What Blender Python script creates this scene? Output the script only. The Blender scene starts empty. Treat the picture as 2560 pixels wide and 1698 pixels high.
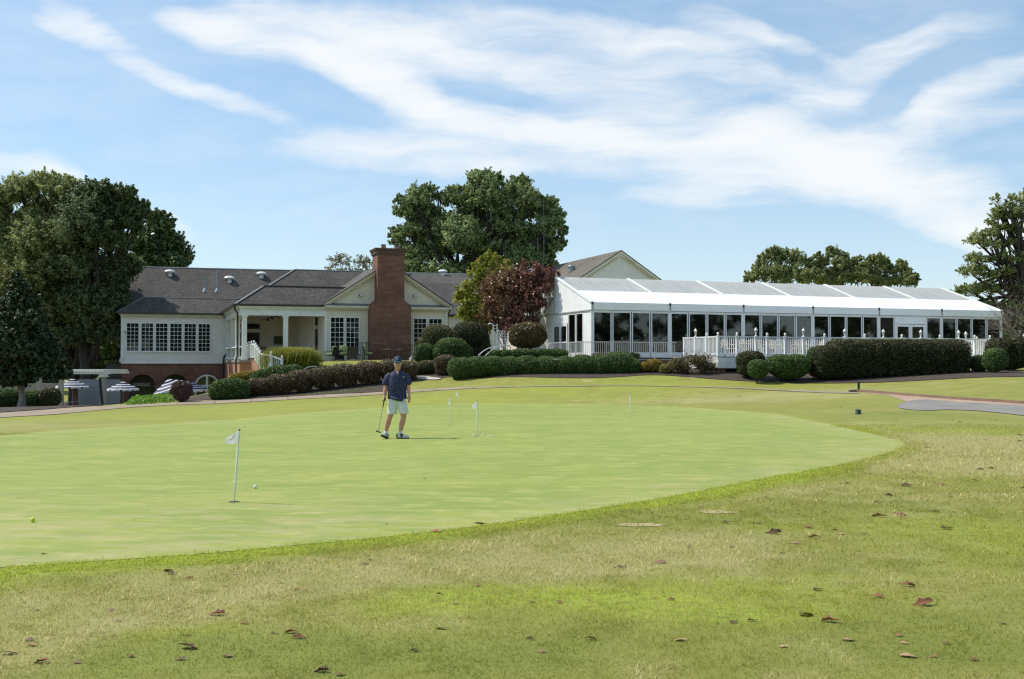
import bpy, bmesh, math, random
import numpy as np
from mathutils import Vector, Matrix, geometry
sc = bpy.context.scene
COL = sc.collection
PI = math.pi
# ------------------------------------------------------------------ camera, sky, sun, exposure
F = 2600.0
PITCH = math.atan(57 / 2600)
CAMZ = 1.5
cam_d = bpy.data.cameras.new('camera'); cam = bpy.data.objects.new('camera', cam_d); COL.objects.link(cam)
cam_d.sensor_width = 36; cam_d.lens = 36 * F / 2560; cam_d.clip_start = .1; cam_d.clip_end = 9000
cam.location = (0, 0, CAMZ); cam.rotation_euler = (PI / 2 + PITCH, 0, 0)
sc.camera = cam
SUN_EL = math.radians(51); SUN_AZ = math.atan2(-.96, .28)       # azimuth from +Y towards +X
SUN = Vector((math.cos(SUN_EL) * math.sin(SUN_AZ), math.cos(SUN_EL) * math.cos(SUN_AZ), math.sin(SUN_EL)))
sd = bpy.data.lights.new('sun', 'SUN'); sun = bpy.data.objects.new('sun', sd); COL.objects.link(sun)
sd.energy = 4.6; sd.angle = math.radians(.5); sd.color = (1, .94, .82)
sun.rotation_euler = SUN.to_track_quat('Z', 'Y').to_euler(); sun.location = SUN * 200
sc.view_settings.view_transform = 'Standard'; sc.view_settings.look = 'None'
sc.view_settings.exposure = 0.0; sc.view_settings.gamma = 1
try:
    sc.cycles.use_denoising = True; sc.cycles.denoiser = 'OPENIMAGEDENOISE'; sc.cycles.denoising_input_passes = 'RGB_ALBEDO_NORMAL'; sc.cycles.pixel_filter_type = 'BLACKMAN_HARRIS'; sc.cycles.filter_width = 1.25; sc.cycles.sample_clamp_indirect = 4; sc.cycles.max_bounces = 8; sc.cycles.transparent_max_bounces = 12
except Exception: pass

class NT:
    """small helper round a node tree"""
    def __init__(s, t): s.t = t; s.n = t.nodes; s.l = t.links
    def node(s, typ, **kw):
        n = s.n.new(typ)
        for k, v in kw.items():
            if k == 'ins':
                for i, x in v.items(): s.set(n.inputs[i], x)
            else: setattr(n, k, v)
        return n
    def set(s, inp, x):
        if hasattr(x, 'is_output') or isinstance(x, bpy.types.NodeSocket): s.l.new(x, inp)
        else: inp.default_value = x
    def m(s, op, a, b=None, c=None, clamp=False):
        n = s.n.new('ShaderNodeMath'); n.operation = op; n.use_clamp = clamp
        for i, x in enumerate((a, b, c)):
            if x is not None: s.set(n.inputs[i], x)
        return n.outputs[0]
    def mixc(s, f, a, b, mode='MIX'):
        n = s.n.new('ShaderNodeMix'); n.data_type = 'RGBA'; n.blend_type = mode
        s.set(n.inputs[0], f); s.set(n.inputs[6], a); s.set(n.inputs[7], b); return n.outputs[2]
    def ramp(s, f, stops, interp='LINEAR'):
        n = s.n.new('ShaderNodeValToRGB'); e = n.color_ramp.elements; n.color_ramp.interpolation = interp
        while len(e) < len(stops): e.new(.5)
        for i, (p, c) in enumerate(stops):
            e[i].position = p; e[i].color = (*c, 1) if len(c) == 3 else c
        s.set(n.inputs[0], f); return n.outputs[0]
    def noise(s, vec, scale, detail=4, rough=.55, dist=0.0):
        n = s.n.new('ShaderNodeTexNoise'); n.inputs['Scale'].default_value = scale; n.inputs['Detail'].default_value = detail
        n.inputs['Roughness'].default_value = rough; n.inputs['Distortion'].default_value = dist
        if vec is not None: s.l.new(vec, n.inputs['Vector'])
        return n.outputs[0]
    def smooth(s, x, a, b, lo=0.0, hi=1.0):
        n = s.n.new('ShaderNodeMapRange'); n.interpolation_type = 'SMOOTHSTEP'
        s.set(n.inputs[0], x); n.inputs[1].default_value = a; n.inputs[2].default_value = b
        n.inputs[3].default_value = lo; n.inputs[4].default_value = hi; return n.outputs[0]

world = bpy.data.worlds.new('World'); sc.world = world; world.use_nodes = True
w = NT(world.node_tree); w.n.clear()
sky = w.node('ShaderNodeTexSky', sky_type='NISHITA', sun_disc=False)
sky.sun_elevation = SUN_EL; sky.sun_rotation = SUN_AZ; sky.air_density = 1.0; sky.dust_density = .35; sky.ozone_density = 2.0
tc = w.node('ShaderNodeTexCoord'); sp = w.node('ShaderNodeSeparateXYZ', ins={0: tc.outputs['Generated']})
yy = w.m('MAXIMUM', w.m('ABSOLUTE', sp.outputs[1]), .05)
gx = w.m('DIVIDE', sp.outputs[0], yy); gz = w.m('DIVIDE', sp.outputs[2], yy)
gp = w.node('ShaderNodeCombineXYZ', ins={0: gx, 1: gz}).outputs[0]
wn = w.node('ShaderNodeTexNoise', ins={'Vector': gp, 'Scale': 5.5, 'Detail': 3.0})
warp = w.node('ShaderNodeVectorMath', operation='MULTIPLY_ADD', ins={0: wn.outputs['Color'], 1: (.10, .06, 0), 2: gp}).outputs[0]
wn2 = w.node('ShaderNodeTexNoise', ins={'Vector': warp, 'Scale': 22.0, 'Detail': 3.0})
warp2 = w.node('ShaderNodeVectorMath', operation='MULTIPLY_ADD', ins={0: wn2.outputs['Color'], 1: (.02, .014, 0), 2: warp}).outputs[0]
# cloud banks: centre and radii (pixels of a 2560 wide view towards +Y turned into slopes), turn, weight
banks = [(250, 40, 190, 65, -42, .8), (540, 60, 170, 55, -20, .95), (820, 70, 330, 120, -18, 1.0), (1010, 215, 300, 60, -22, .9),
         (560, 235, 180, 34, -22, .95), (1000, 365, 380, 72, -2, 1.0), (1330, 290, 330, 60, -8, .75), (1480, 170, 430, 75, -14, .75), (1300, 420, 260, 40, 2, .45),
         (1800, 380, 480, 120, -8, 1.05), (2330, 450, 420, 105, -14, 1.0), (1850, 160, 330, 70, -12, .7), (2330, 300, 330, 70, 8, .8), (2050, 250, 300, 50, 20, .6),
         (2330, 90, 280, 70, 18, .8), (1350, 30, 380, 55, -10, .75), (1750, 60, 300, 50, -6, .5), (2480, 190, 200, 50, 30, .8), (1900, 40, 300, 40, -16, .6), (380, 120, 200, 50, -35, .35),
         (40, 400, 190, 50, -6, .75), (150, 425, 120, 24, -8, .5), (480, 545, 110, 42, -28, .8), (560, 640, 160, 30, -10, .22), (2480, 560, 200, 50, -4, .75),
         (1700, 490, 260, 30, -4, .4), (120, 20, 120, 30, -20, .3), (1100, 90, 300, 70, -14, .7)]
tot = None
for (cx, cy, rx, ry, an, wt) in banks:
    mp = w.node('ShaderNodeMapping', vector_type='TEXTURE', ins={0: warp2})
    mp.inputs['Location'].default_value = ((cx - 1280) / 2600 + .05, (906 - cy) / 2600 + .03, 0)
    mp.inputs['Rotation'].default_value = (0, 0, math.radians(an)); mp.inputs['Scale'].default_value = (rx / 2600, ry / 2600, 1)
    ln = w.node('ShaderNodeVectorMath', operation='LENGTH', ins={0: mp.outputs[0]}).outputs['Value']
    v = w.smooth(ln, .15, 1.45, wt, 0)
    tot = v if tot is None else w.m('ADD', tot, v)
st = w.node('ShaderNodeMapping', ins={0: warp2}); st.inputs['Rotation'].default_value = (0, 0, math.radians(14)); st.inputs['Scale'].default_value = (1, 4.2, 1)
streak = w.noise(st.outputs[0], 9, 7, .62, .3)
st2 = w.node('ShaderNodeMapping', ins={0: warp}); st2.inputs['Rotation'].default_value = (0, 0, math.radians(24)); st2.inputs['Scale'].default_value = (1, 9, 1)
fine = w.noise(st2.outputs[0], 16, 6, .65, .2)
tx = w.m('ADD', w.m('MULTIPLY', streak, 1.25), w.m('MULTIPLY', fine, .38))
mask = w.smooth(w.m('ADD', w.m('MULTIPLY', tot, .84), w.m('MULTIPLY', w.m('SUBTRACT', tx, .82), .95)), -.08, 1.30)
mask = w.m('MULTIPLY', mask, w.smooth(tot, .0, .7))
mask = w.m('MULTIPLY', mask, .92)
veil = w.m('MULTIPLY', w.smooth(w.m('ADD', streak, w.m('MULTIPLY', wn.outputs['Fac'], .6)), .5, 1.1), .2)
veil = w.m('MAXIMUM', veil, w.m('MULTIPLY', w.smooth(gz, .30, .0), .22))
mask = w.m('MAXIMUM', mask, veil)
skyc = w.mixc(.36, sky.outputs[0], (3.1, 5.0, 6.6, 1))
colr = w.mixc(mask, skyc, (6.55, 6.7, 6.8, 1))
bg = w.node('ShaderNodeBackground', ins={0: colr, 1: .148})
w.l.new(bg.outputs[0], w.node('ShaderNodeOutputWorld').inputs[0])

# ------------------------------------------------------------------ rays and frames
def ray(px, py):
    x = (px - 1280) / F; q = (849 - py) / F
    return Vector((x, math.cos(PITCH) - q * math.sin(PITCH), math.sin(PITCH) + q * math.cos(PITCH)))
def pt(px, py, Y):
    d = ray(px, py); return Vector((0, 0, CAMZ)) + d * (Y / d.y)
TH = .345
class Frame:
    def __init__(s, o, th=TH):
        s.o = Vector((o[0], o[1], 0)); s.th = th
        s.U = Vector((math.cos(th), math.sin(th), 0)); s.V = Vector((-math.sin(th), math.cos(th), 0))
    def at(s, px, py, v):                       # local (u, z) where the ray meets the plane v
        d = ray(px, py); c = Vector((0, 0, CAMZ)); t = (v - (c - s.o).dot(s.V)) / d.dot(s.V); p = c + d * t
        return (p - s.o).dot(s.U), p.z
    def side(s, px, py, u):                     # local (v, z) where the ray meets the plane u
        d = ray(px, py); c = Vector((0, 0, CAMZ)); t = (u - (c - s.o).dot(s.U)) / d.dot(s.U); p = c + d * t
        return (p - s.o).dot(s.V), p.z
    def w(s, u, v, z=0): return s.o + s.U * u + s.V * v + Vector((0, 0, z))
CH = Frame(pt(811, 906, 72))                    # clubhouse
TE = Frame((4.61, 59.6))                        # tent

# ------------------------------------------------------------------ mesh building
class MB:
    def __init__(s): s.v = []; s.f = []
    def add(s, vs, fs):
        o = len(s.v); s.v += [tuple(x) for x in vs]; s.f += [tuple(i + o for i in f) for f in fs]; return s
    def box(s, x0, x1, y0, y1, z0, z1):
        return s.add([(x0,y0,z0),(x1,y0,z0),(x1,y1,z0),(x0,y1,z0),(x0,y0,z1),(x1,y0,z1),(x1,y1,z1),(x0,y1,z1)],
                     [(0,3,2,1),(4,5,6,7),(0,1,5,4),(1,2,6,5),(2,3,7,6),(3,0,4,7)])
    def bar(s, a, b, w_, h=None, up=(0,0,1)):
        a = Vector(a); b = Vector(b); d = (b - a).normalized(); h = w_ if h is None else h
        u = Vector(up)
        if abs(d.dot(u)) > .95: u = Vector((0, 1, 0))
        r = d.cross(u).normalized() * w_ / 2; q = r.cross(d).normalized() * h / 2
        vs = [a-r-q, a+r-q, a+r+q, a-r+q, b-r-q, b+r-q, b+r+q, b-r+q]
        return s.add(vs, [(0,3,2,1),(4,5,6,7),(0,1,5,4),(1,2,6,5),(2,3,7,6),(3,0,4,7)])
    def tube(s, pts, rad, n=8, cap=True):
        pts = [Vector(p) for p in pts]; k = len(pts)
        if not hasattr(rad, '__len__'): rad = [rad] * k
        vs = []; prev = None
        for i, p in enumerate(pts):
            d = (pts[min(i+1, k-1)] - pts[max(i-1, 0)]).normalized()
            if prev is None:
                a = d.orthogonal().normalized()
            else:
                a = (prev - d * prev.dot(d)).normalized() if (prev - d * prev.dot(d)).length > 1e-5 else d.orthogonal().normalized()
            prev = a; b = d.cross(a)
            for j in range(n):
                t = 2 * PI * j / n; vs.append(p + (a * math.cos(t) + b * math.sin(t)) * rad[i])
        fs = [(i*n+j, i*n+(j+1) % n, (i+1)*n+(j+1) % n, (i+1)*n+j) for i in range(k-1) for j in range(n)]
        if cap: fs += [tuple(reversed(range(n))), tuple(range((k-1)*n, k*n))]
        return s.add(vs, fs)
    def rings(s, rs, n=16, cap=True):
        """rs: (centre, rx, ry, [rotation z], [power]) stacked closed rings"""
        vs = []
        for r in rs:
            c, rx, ry = r[0], r[1], r[2]; rot = r[3] if len(r) > 3 else 0; pw = r[4] if len(r) > 4 else 1
            for j in range(n):
                t = 2 * PI * j / n; x = math.copysign(abs(math.cos(t)) ** pw, math.cos(t)) * rx; y = math.copysign(abs(math.sin(t)) ** pw, math.sin(t)) * ry
                vs.append((c[0] + x*math.cos(rot) - y*math.sin(rot), c[1] + x*math.sin(rot) + y*math.cos(rot), c[2]))
        k = len(rs)
        fs = [(i*n+j, i*n+(j+1) % n, (i+1)*n+(j+1) % n, (i+1)*n+j) for i in range(k-1) for j in range(n)]
        if cap: fs += [tuple(reversed(range(n))), tuple(range((k-1)*n, k*n))]
        return s.add(vs, fs)
    def lathe(s, c, prof, n=12):
        return s.rings([((c[0], c[1], c[2] + z), r, r) for r, z in prof], n)
    def ball(s, c, r, n=12, m=8, sz=(1,1,1)):
        vs = [(c[0], c[1], c[2] - r*sz[2])]
        for i in range(1, m):
            a = -PI/2 + PI*i/m
            for j in range(n):
                t = 2*PI*j/n; vs.append((c[0]+r*sz[0]*math.cos(a)*math.cos(t), c[1]+r*sz[1]*math.cos(a)*math.sin(t), c[2]+r*sz[2]*math.sin(a)))
        vs.append((c[0], c[1], c[2] + r*sz[2])); L = len(vs) - 1
        fs = [(0, 1+(j+1) % n, 1+j) for j in range(n)] + [(L, L-n+j, L-n+(j+1) % n) for j in range(n)]
        fs += [(1+i*n+j, 1+i*n+(j+1) % n, 1+(i+1)*n+(j+1) % n, 1+(i+1)*n+j) for i in range(m-2) for j in range(n)]
        return s.add(vs, fs)
    def quad(s, a, b, c, d): return s.add([a, b, c, d], [(0, 1, 2, 3)])
    def poly(s, pts): return s.add(pts, [tuple(range(len(pts)))])
    def slab(s, pts, t):
        """a flat polygon given thickness t (vector)"""
        pts = [Vector(p) for p in pts]; t = Vector(t); n = len(pts)
        return s.add(pts + [p + t for p in pts], [tuple(range(n)), tuple(reversed(range(n, 2*n)))] + [(i, n+i, n+(i+1) % n, (i+1) % n) for i in range(n)])
    def prism(s, prof, axis, a0, a1):
        """profile in the two other axes pushed along axis from a0 to a1"""
        def mk(p, a):
            return {'x': (a, p[0], p[1]), 'y': (p[0], a, p[1]), 'z': (p[0], p[1], a)}[axis]
        n = len(prof)
        return s.add([mk(p, a0) for p in prof] + [mk(p, a1) for p in prof],
                     [tuple(range(n)), tuple(reversed(range(n, 2*n)))] + [(i, n+i, n+(i+1) % n, (i+1) % n) for i in range(n)])
    def build(s, name, mat_, parent=None, loc=None, smooth=False, fix=True, rotz=0):
        me = bpy.data.meshes.new(name); me.from_pydata(s.v, [], s.f)
        if fix:
            b = bmesh.new(); b.from_mesh(me); bmesh.ops.recalc_face_normals(b, faces=b.faces); b.to_mesh(me); b.free()
        me.materials.append(mat_)
        if smooth:
            me.polygons.foreach_set('use_smooth', [True] * len(me.polygons))
            if smooth != 'all':
                try: me.set_sharp_from_angle(angle=math.radians(45))
                except Exception: pass
        o = bpy.data.objects.new(name, me); COL.objects.link(o)
        if parent is not None: o.parent = parent
        if loc is not None: o.location = loc
        if rotz: o.rotation_euler = (0, 0, rotz)
        return o
def tag(o, label=None, cat=None, group=None, kind=None):
    if label: o['label'] = label
    if cat: o['category'] = cat
    if group: o['group'] = group
    if kind: o['kind'] = kind
    return o
def thing(name, label, cat, loc=(0,0,0), rz=0, group=None):
    o = bpy.data.objects.new(name, None); COL.objects.link(o); o.location = loc; o.rotation_euler = (0, 0, rz); o.empty_display_size = .2
    return tag(o, label, cat, group)
def copy_tree(o, parent=None):
    c = o.copy(); COL.objects.link(c)
    if parent is not None: c.parent = parent
    for ch in list(o.children): copy_tree(ch, c)
    return c
def fastmesh(name, V, Fq, mat_, parent=None, tint=None, loc=None, smooth=False):
    """V (n,3) floats, Fq (m,k) ints, per face tint"""
    me = bpy.data.meshes.new(name); V = np.asarray(V, np.float32); Fq = np.asarray(Fq, np.int32); m, k = Fq.shape
    me.vertices.add(len(V)); me.vertices.foreach_set('co', V.ravel())
    me.loops.add(m * k); me.loops.foreach_set('vertex_index', Fq.ravel())
    me.polygons.add(m); me.polygons.foreach_set('loop_start', np.arange(0, m*k, k, dtype=np.int32))
    try: me.polygons.foreach_set('loop_total', np.full(m, k, np.int32))
    except Exception: pass
    if smooth: me.polygons.foreach_set('use_smooth', np.ones(m, bool))
    if tint is not None:
        for nm, arr in (tint.items() if isinstance(tint, dict) else (('tint', tint),)):
            a = me.attributes.new(nm, 'FLOAT', 'POINT' if len(arr) == len(V) and len(arr) != m else 'FACE'); a.data.foreach_set('value', np.asarray(arr, np.float32))
    me.update(calc_edges=True); me.materials.append(mat_)
    o = bpy.data.objects.new(name, me); COL.objects.link(o)
    if parent is not None: o.parent = parent
    if loc is not None: o.location = loc
    return o

# ------------------------------------------------------------------ materials
MATS = {}
def newmat(name):
    m = bpy.data.materials.new(name); m.use_nodes = True; t = NT(m.node_tree); t.n.clear()
    out = t.node('ShaderNodeOutputMaterial'); p = t.node('ShaderNodeBsdfPrincipled'); t.l.new(p.outputs[0], out.inputs[0])
    return m, t, p, out
def plain(name, c1, c2=None, scale=6, rough=.55, bump=0.0, bscale=40, metal=0, spec=.5, sx=(1,1,1), detail=5):
    m, t, p, out = newmat(name)
    co = t.node('ShaderNodeTexCoord').outputs['Object']
    mp = t.node('ShaderNodeMapping', ins={0: co}); mp.inputs['Scale'].default_value = sx; co = mp.outputs[0]
    c2 = c2 or tuple(x * .82 for x in c1)
    f = t.smooth(t.noise(co, scale, detail, .6), .32, .68)
    t.set(p.inputs['Base Color'], t.mixc(f, (*c1, 1), (*c2, 1)))
    p.inputs['Roughness'].default_value = rough; p.inputs['Metallic'].default_value = metal; p.inputs['Specular IOR Level'].default_value = spec
    if bump:
        b = t.node('ShaderNodeBump', ins={'Height': t.noise(co, bscale, 5), 'Strength': bump, 'Distance': .02}); t.l.new(b.outputs[0], p.inputs['Normal'])
    MATS[name] = m; return m
def siding_mat(name, c, pitch=.2):
    m, t, p, out = newmat(name)
    co = t.node('ShaderNodeTexCoord').outputs['Object']; s = t.node('ShaderNodeSeparateXYZ', ins={0: co})
    fz = t.m('FRACT', t.m('DIVIDE', s.outputs[2], pitch))
    line = t.smooth(fz, .0, .10)                      # thin darker line along the bottom of each board
    n = t.noise(co, 1.3, 6, .65); n2 = t.noise(co, 9, 4)
    base = t.mixc(t.smooth(n, .35, .75), (*c, 1), (*[x * .88 for x in c], 1))
    base = t.mixc(t.m('MULTIPLY', t.smooth(n2, .5, .8), .12), base, (c[0]*.75, c[1]*.74, c[2]*.68, 1))
    base = t.mixc(line, (c[0]*.70, c[1]*.69, c[2]*.65, 1), base)
    t.set(p.inputs['Base Color'], base); p.inputs['Roughness'].default_value = .5
    b = t.node('ShaderNodeBump', ins={'Height': t.m('SUBTRACT', 1, fz), 'Strength': .35, 'Distance': .012}); t.l.new(b.outputs[0], p.inputs['Normal'])
    return m
def brick_mat(name, c1, c2, cm, scale=1.0, vert=True, bw=.21, rh=.07, ms=.012):
    m, t, p, out = newmat(name)
    co = t.node('ShaderNodeTexCoord').outputs['Object']; s = t.node('ShaderNodeSeparateXYZ', ins={0: co})
    v = t.node('ShaderNodeCombineXYZ', ins={0: t.m('ADD', s.outputs[0], s.outputs[1]) if vert else s.outputs[0], 1: s.outputs[2] if vert else s.outputs[1]}).outputs[0]
    br = t.node('ShaderNodeTexBrick', ins={'Vector': v, 'Color1': (*c1, 1), 'Color2': (*c2, 1), 'Mortar': (*cm, 1), 'Scale': 1.0, 'Mortar Size': ms, 'Brick Width': bw, 'Row Height': rh, 'Bias': -.1})
    n = t.noise(co, .9, 6, .65)
    c = t.mixc(t.smooth(n, .35, .7, 0, .55), br.outputs[0], (*[x * .55 for x in c1], 1))
    n3 = t.noise(co, 7, 3); c = t.mixc(t.smooth(n3, .4, .7, 0, .25), c, (*[min(1, x * 1.5) for x in c2], 1))
    t.set(p.inputs['Base Color'], c); p.inputs['Roughness'].default_value = .85
    b = t.node('ShaderNodeBump', ins={'Height': br.outputs['Fac'], 'Strength': -.6 if False else .5, 'Distance': .008}); b.invert = True; t.l.new(b.outputs[0], p.inputs['Normal'])
    return m
def shingle_mat(name, c1, c2, along='x'):
    m, t, p, out = newmat(name)
    co = t.node('ShaderNodeTexCoord').outputs['Object']; s = t.node('ShaderNodeSeparateXYZ', ins={0: co})
    a = s.outputs[0] if along == 'x' else s.outputs[1]
    v = t.node('ShaderNodeCombineXYZ', ins={0: a, 1: t.m('MULTIPLY', s.outputs[2], 1.7)}).outputs[0]
    br = t.node('ShaderNodeTexBrick', ins={'Vector': v, 'Color1': (*c1, 1), 'Color2': (*c2, 1), 'Mortar': (*[x * .45 for x in c1], 1), 'Scale': 1.0, 'Mortar Size': .022, 'Mortar Smooth': .3, 'Brick Width': .34, 'Row Height': .17, 'Bias': 0.0})
    st = t.node('ShaderNodeMapping', ins={0: co}); st.inputs['Scale'].default_value = (1.0, .3, .4)
    n = t.noise(st.outputs[0], .55, 6, .6)
    c = t.mixc(t.smooth(n, .38, .68, 0, .75), br.outputs[0], (*[x * .62 for x in c1], 1))
    n2 = t.noise(co, 6, 4); c = t.mixc(t.smooth(n2, .45, .75, 0, .5), c, (*[x * 1.6 for x in c2], 1))
    n3 = t.noise(co, 28, 3); c = t.mixc(t.smooth(n3, .45, .7, 0, .35), c, (*[x * .5 for x in c1], 1))
    t.set(p.inputs['Base Color'], c); p.inputs['Roughness'].default_value = .9; p.inputs['Specular IOR Level'].default_value = .25
    b = t.node('ShaderNodeBump', ins={'Height': br.outputs['Fac'], 'Strength': .6, 'Distance': .02}); b.invert = True; t.l.new(b.outputs[0], p.inputs['Normal'])
    return m
def leafmat(name, cols, rough=.5, trans=.3, spec=.4):
    m, t, p, out = newmat(name)
    a = t.node('ShaderNodeAttribute', attribute_name='tint').outputs['Fac']
    n = len(cols); c = t.ramp(a, [(i / (n-1), cols[i]) for i in range(n)])
    t.set(p.inputs['Base Color'], c); p.inputs['Roughness'].default_value = rough; p.inputs['Specular IOR Level'].default_value = spec
    if trans > 0:
        tr = t.node('ShaderNodeBsdfTranslucent'); t.l.new(t.mixc(.5, c, (.5, .6, .05, 1), 'MULTIPLY') if False else c, tr.inputs[0])
        mx = t.node('ShaderNodeMixShader', ins={0: trans, 1: p.outputs[0], 2: tr.outputs[0]}); t.l.new(mx.outputs[0], out.inputs[0])
    return m
def glass_mat(name, tint=(.3,.33,.34), see=.55, gloss=.09, rough=.03):
    m, t, p, out = newmat(name)
    tr = t.node('ShaderNodeBsdfTransparent', ins={0: (*tint, 1)}); gl = t.node('ShaderNodeBsdfGlossy', ins={'Roughness': rough, 'Color': (.9,.95,1,1)})
    dk = t.node('ShaderNodeBsdfDiffuse', ins={0: (.008,.010,.011,1)})
    a = t.node('ShaderNodeMixShader', ins={0: see, 1: dk.outputs[0], 2: tr.outputs[0]})
    fr = t.node('ShaderNodeFresnel', ins={'IOR': 1.5})
    b = t.node('ShaderNodeMixShader', ins={0: t.m('MULTIPLY', fr.outputs[0], gloss / .04), 1: a.outputs[0], 2: gl.outputs[0]}); t.l.new(b.outputs[0], out.inputs[0])
    return m
WHITE = plain('white_paint', (.78,.79,.78), (.68,.69,.67), scale=3, rough=.45)
CREAM = plain('cream_paint', (.70,.66,.56), (.60,.56,.47), scale=2, rough=.55)
VINYL = plain('white_vinyl', (.80,.80,.80), (.74,.74,.75), scale=4, rough=.35)
SIDING = siding_mat('white_siding', (.78,.75,.71))
SIDINGC = siding_mat('cream_siding', (.70,.64,.52))
SIDINGG = siding_mat('grey_boards', (.26,.27,.28), .18)
BRICK = brick_mat('red_brick', (.115,.034,.022), (.225,.080,.048), (.25,.18,.14), ms=.013, bw=.24, rh=.085)
BRICKL = brick_mat('orange_brick', (.34,.13,.075), (.42,.18,.10), (.38,.28,.20))
BRICKD = brick_mat('weathered_brick', (.10,.055,.04), (.15,.075,.05), (.10,.085,.07))
SHING = shingle_mat('grey_shingles', (.084,.076,.071), (.128,.117,.109))
SHINGB = shingle_mat('brown_shingles', (.15,.135,.115), (.20,.18,.155), 'y')
SHINGY = shingle_mat('grey_shingles_across', (.10,.094,.086), (.145,.135,.125), 'y')
DARKM = plain('dark_bronze_metal', (.025,.024,.022), (.04,.037,.033), rough=.4)
BLACK = plain('black_metal', (.012,.012,.013), (.02,.02,.02), rough=.45)
GREYM = plain('galvanised_metal', (.32,.36,.38), (.22,.26,.28), rough=.45, metal=.4)
LEADM = plain('blue_grey_flashing', (.10,.13,.15), (.15,.18,.20), scale=4, rough=.5)
DOORB = plain('black_door_paint', (.012,.013,.015), (.02,.02,.022), rough=.3)
PANE = glass_mat('dark_window_glass', see=.0, gloss=.045)
TPANE = glass_mat('tinted_tent_glass', tint=(.62,.64,.64), see=.80, gloss=.06)
# ------------------------------------------------------------------ terrain
CP = [  # pixel, pixel, distance: ground points measured in the photograph
 (0,1698,4.75),(1280,1698,4.75),(2560,1698,4.85),(82,1308,9.25),(638,1222,12.26),(585,1256.5,10.94),(985,1098,22.2),(1193,1091,22.4),(1125,1064,27.5),
 (1151,1030,38),(1575,1045.5,33.5),(0,1420,7.3),(1500,1275,10.5),(1900,1200,13.1),(2262,1112,19.0),(2560,1200,14),(2560,1100,20.3),(2560,1052,28),(2300,1032,31),
 (0,1090,24.7),(580,1050,33.5),(1000,1018,43.6),(1200,1010,46),(1700,1018,40.8),(1900,1030,35),(2000,1045,30.4),(2200,1090,21.4),
 (0,1055,34),(0,1040,41),(-200,1050,40),(300,1020,51),(560,1008,53),(750,997,53.5),(900,988,54),(1121,972.5,54),(1500,962.5,53),(1900,972,49.5),(2124,982,45.5),(2560,1012,36.5),(2750,1022,34),
 (2263,1022,36),(2411,1026,34),(2560,1040,31.5),
 (1280,942.5,55.5),(1673,940,55),(2024,959,51),(2484,943.5,47),(2750,943,46),(2230,933,54),(1800,934,55),(2480,925,54),
 (538,996,57),(653,988,57.5),(745,981,58),(893,964.5,58),(963,957,58),(1070,944,58.5),(850,903.5,69),(760,925,64),(850,930,62.5),(650,945,64),(145,1016,56),(0,1022,50)]
EP = [(-13,70,.03),(-5,70,.03),(-8,78,.03),(-5,92,0),(6,62,0.05),(6,67,.2),(18,68,.2),(30,74,.2),(42,66,.1),(22,63,-.3),(60,60,0),(60,90,0),(20,90,0),
 (-21,69,-3.3),(-26,69,-3.7),(-22,76,-3.7),(-32,76,-3.6),(-36,66,-3.3),(-50,64,-3.4),(-50,85,-3.2),(-35,100,-3),(-60,110,-3),(-70,60,-3.2),(-60,40,-2.4),(-30,25,-1.9),(-15,5,-1.5),(-3,2,-1.45),(3,2,-1.45),
 (15,5,-1.4),(30,20,-1.35),(50,35,-1.2),(0,120,-.5),(60,120,-.5),(-60,140,-2.5),(0,140,-1),(60,140,-1),(-20,9,-1.55),(25,10,-1.35),(-18.5,72,-2.0),(-18.2,66,-1.9)]
cx_, cy_, cz_ = [], [], []
for (a, b, Y) in CP:
    p = pt(a, b, Y); cx_.append(p.x); cy_.append(p.y); cz_.append(p.z)
for (a, b, e) in EP: cx_.append(a); cy_.append(b); cz_.append(e + CAMZ)
cxy = np.array([cx_, cy_]).T; cz = np.array(cz_)
def tps(r2): return np.where(r2 > 1e-9, .5 * r2 * np.log(np.maximum(r2, 1e-9)), 0)
SC = .05
A_ = tps((((cxy[:, None] - cxy[None]) * SC) ** 2).sum(-1)); n_ = len(cz)
A_ += np.eye(n_) * .0012
Pm = np.c_[np.ones(n_), cxy * SC]; Mx = np.block([[A_, Pm], [Pm.T, np.zeros((3, 3))]])
W_ = np.linalg.solve(Mx, np.r_[cz, 0, 0, 0])
def Hraw(x, y):
    x = np.asarray(x, float); y = np.asarray(y, float)
    xc = np.clip(x, -85, 85); yc = np.clip(y, 1, 140)
    d2 = ((xc[..., None] - cxy[:, 0]) ** 2 + (yc[..., None] - cxy[:, 1]) ** 2) * SC * SC
    return tps(d2) @ W_[:-3] + W_[-3] + W_[-2] * xc * SC + W_[-1] * yc * SC
def axis(parts):
    o = []
    for a, b, s_ in parts: o += list(np.arange(a, b, s_))
    return np.array(o + [parts[-1][1]])
GX = axis([(-2500,-400,420),(-400,-90,62),(-90,-30,3),(-30,-9,.6),(-9,9,.15),(9,30,.6),(30,90,3),(90,400,62),(400,2500,420)])
GY = axis([(-60,-4,8),(-4,3,.7),(3,20,.15),(20,66,.4),(66,140,2),(140,600,60),(600,6000,900)])
GZ = Hraw(*np.meshgrid(GX, GY))            # [iy, ix]
def vnoise(x, y, s, seed=0):
    x = np.asarray(x) / s; y = np.asarray(y) / s; xi = np.floor(x).astype(int); yi = np.floor(y).astype(int); fx = x - xi; fy = y - yi
    def h(a, b):
        n = (a * 374761393 + b * 668265263 + seed * 1442695041) & 0xffffffff
        n = ((n ^ (n >> 13)) * 1274126177) & 0xffffffff
        return ((n ^ (n >> 16)) & 0xffff) / 65535.
    fx = fx*fx*(3-2*fx); fy = fy*fy*(3-2*fy)
    return (h(xi, yi)*(1-fx) + h(xi+1, yi)*fx)*(1-fy) + (h(xi, yi+1)*(1-fx) + h(xi+1, yi+1)*fx)*fy
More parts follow.
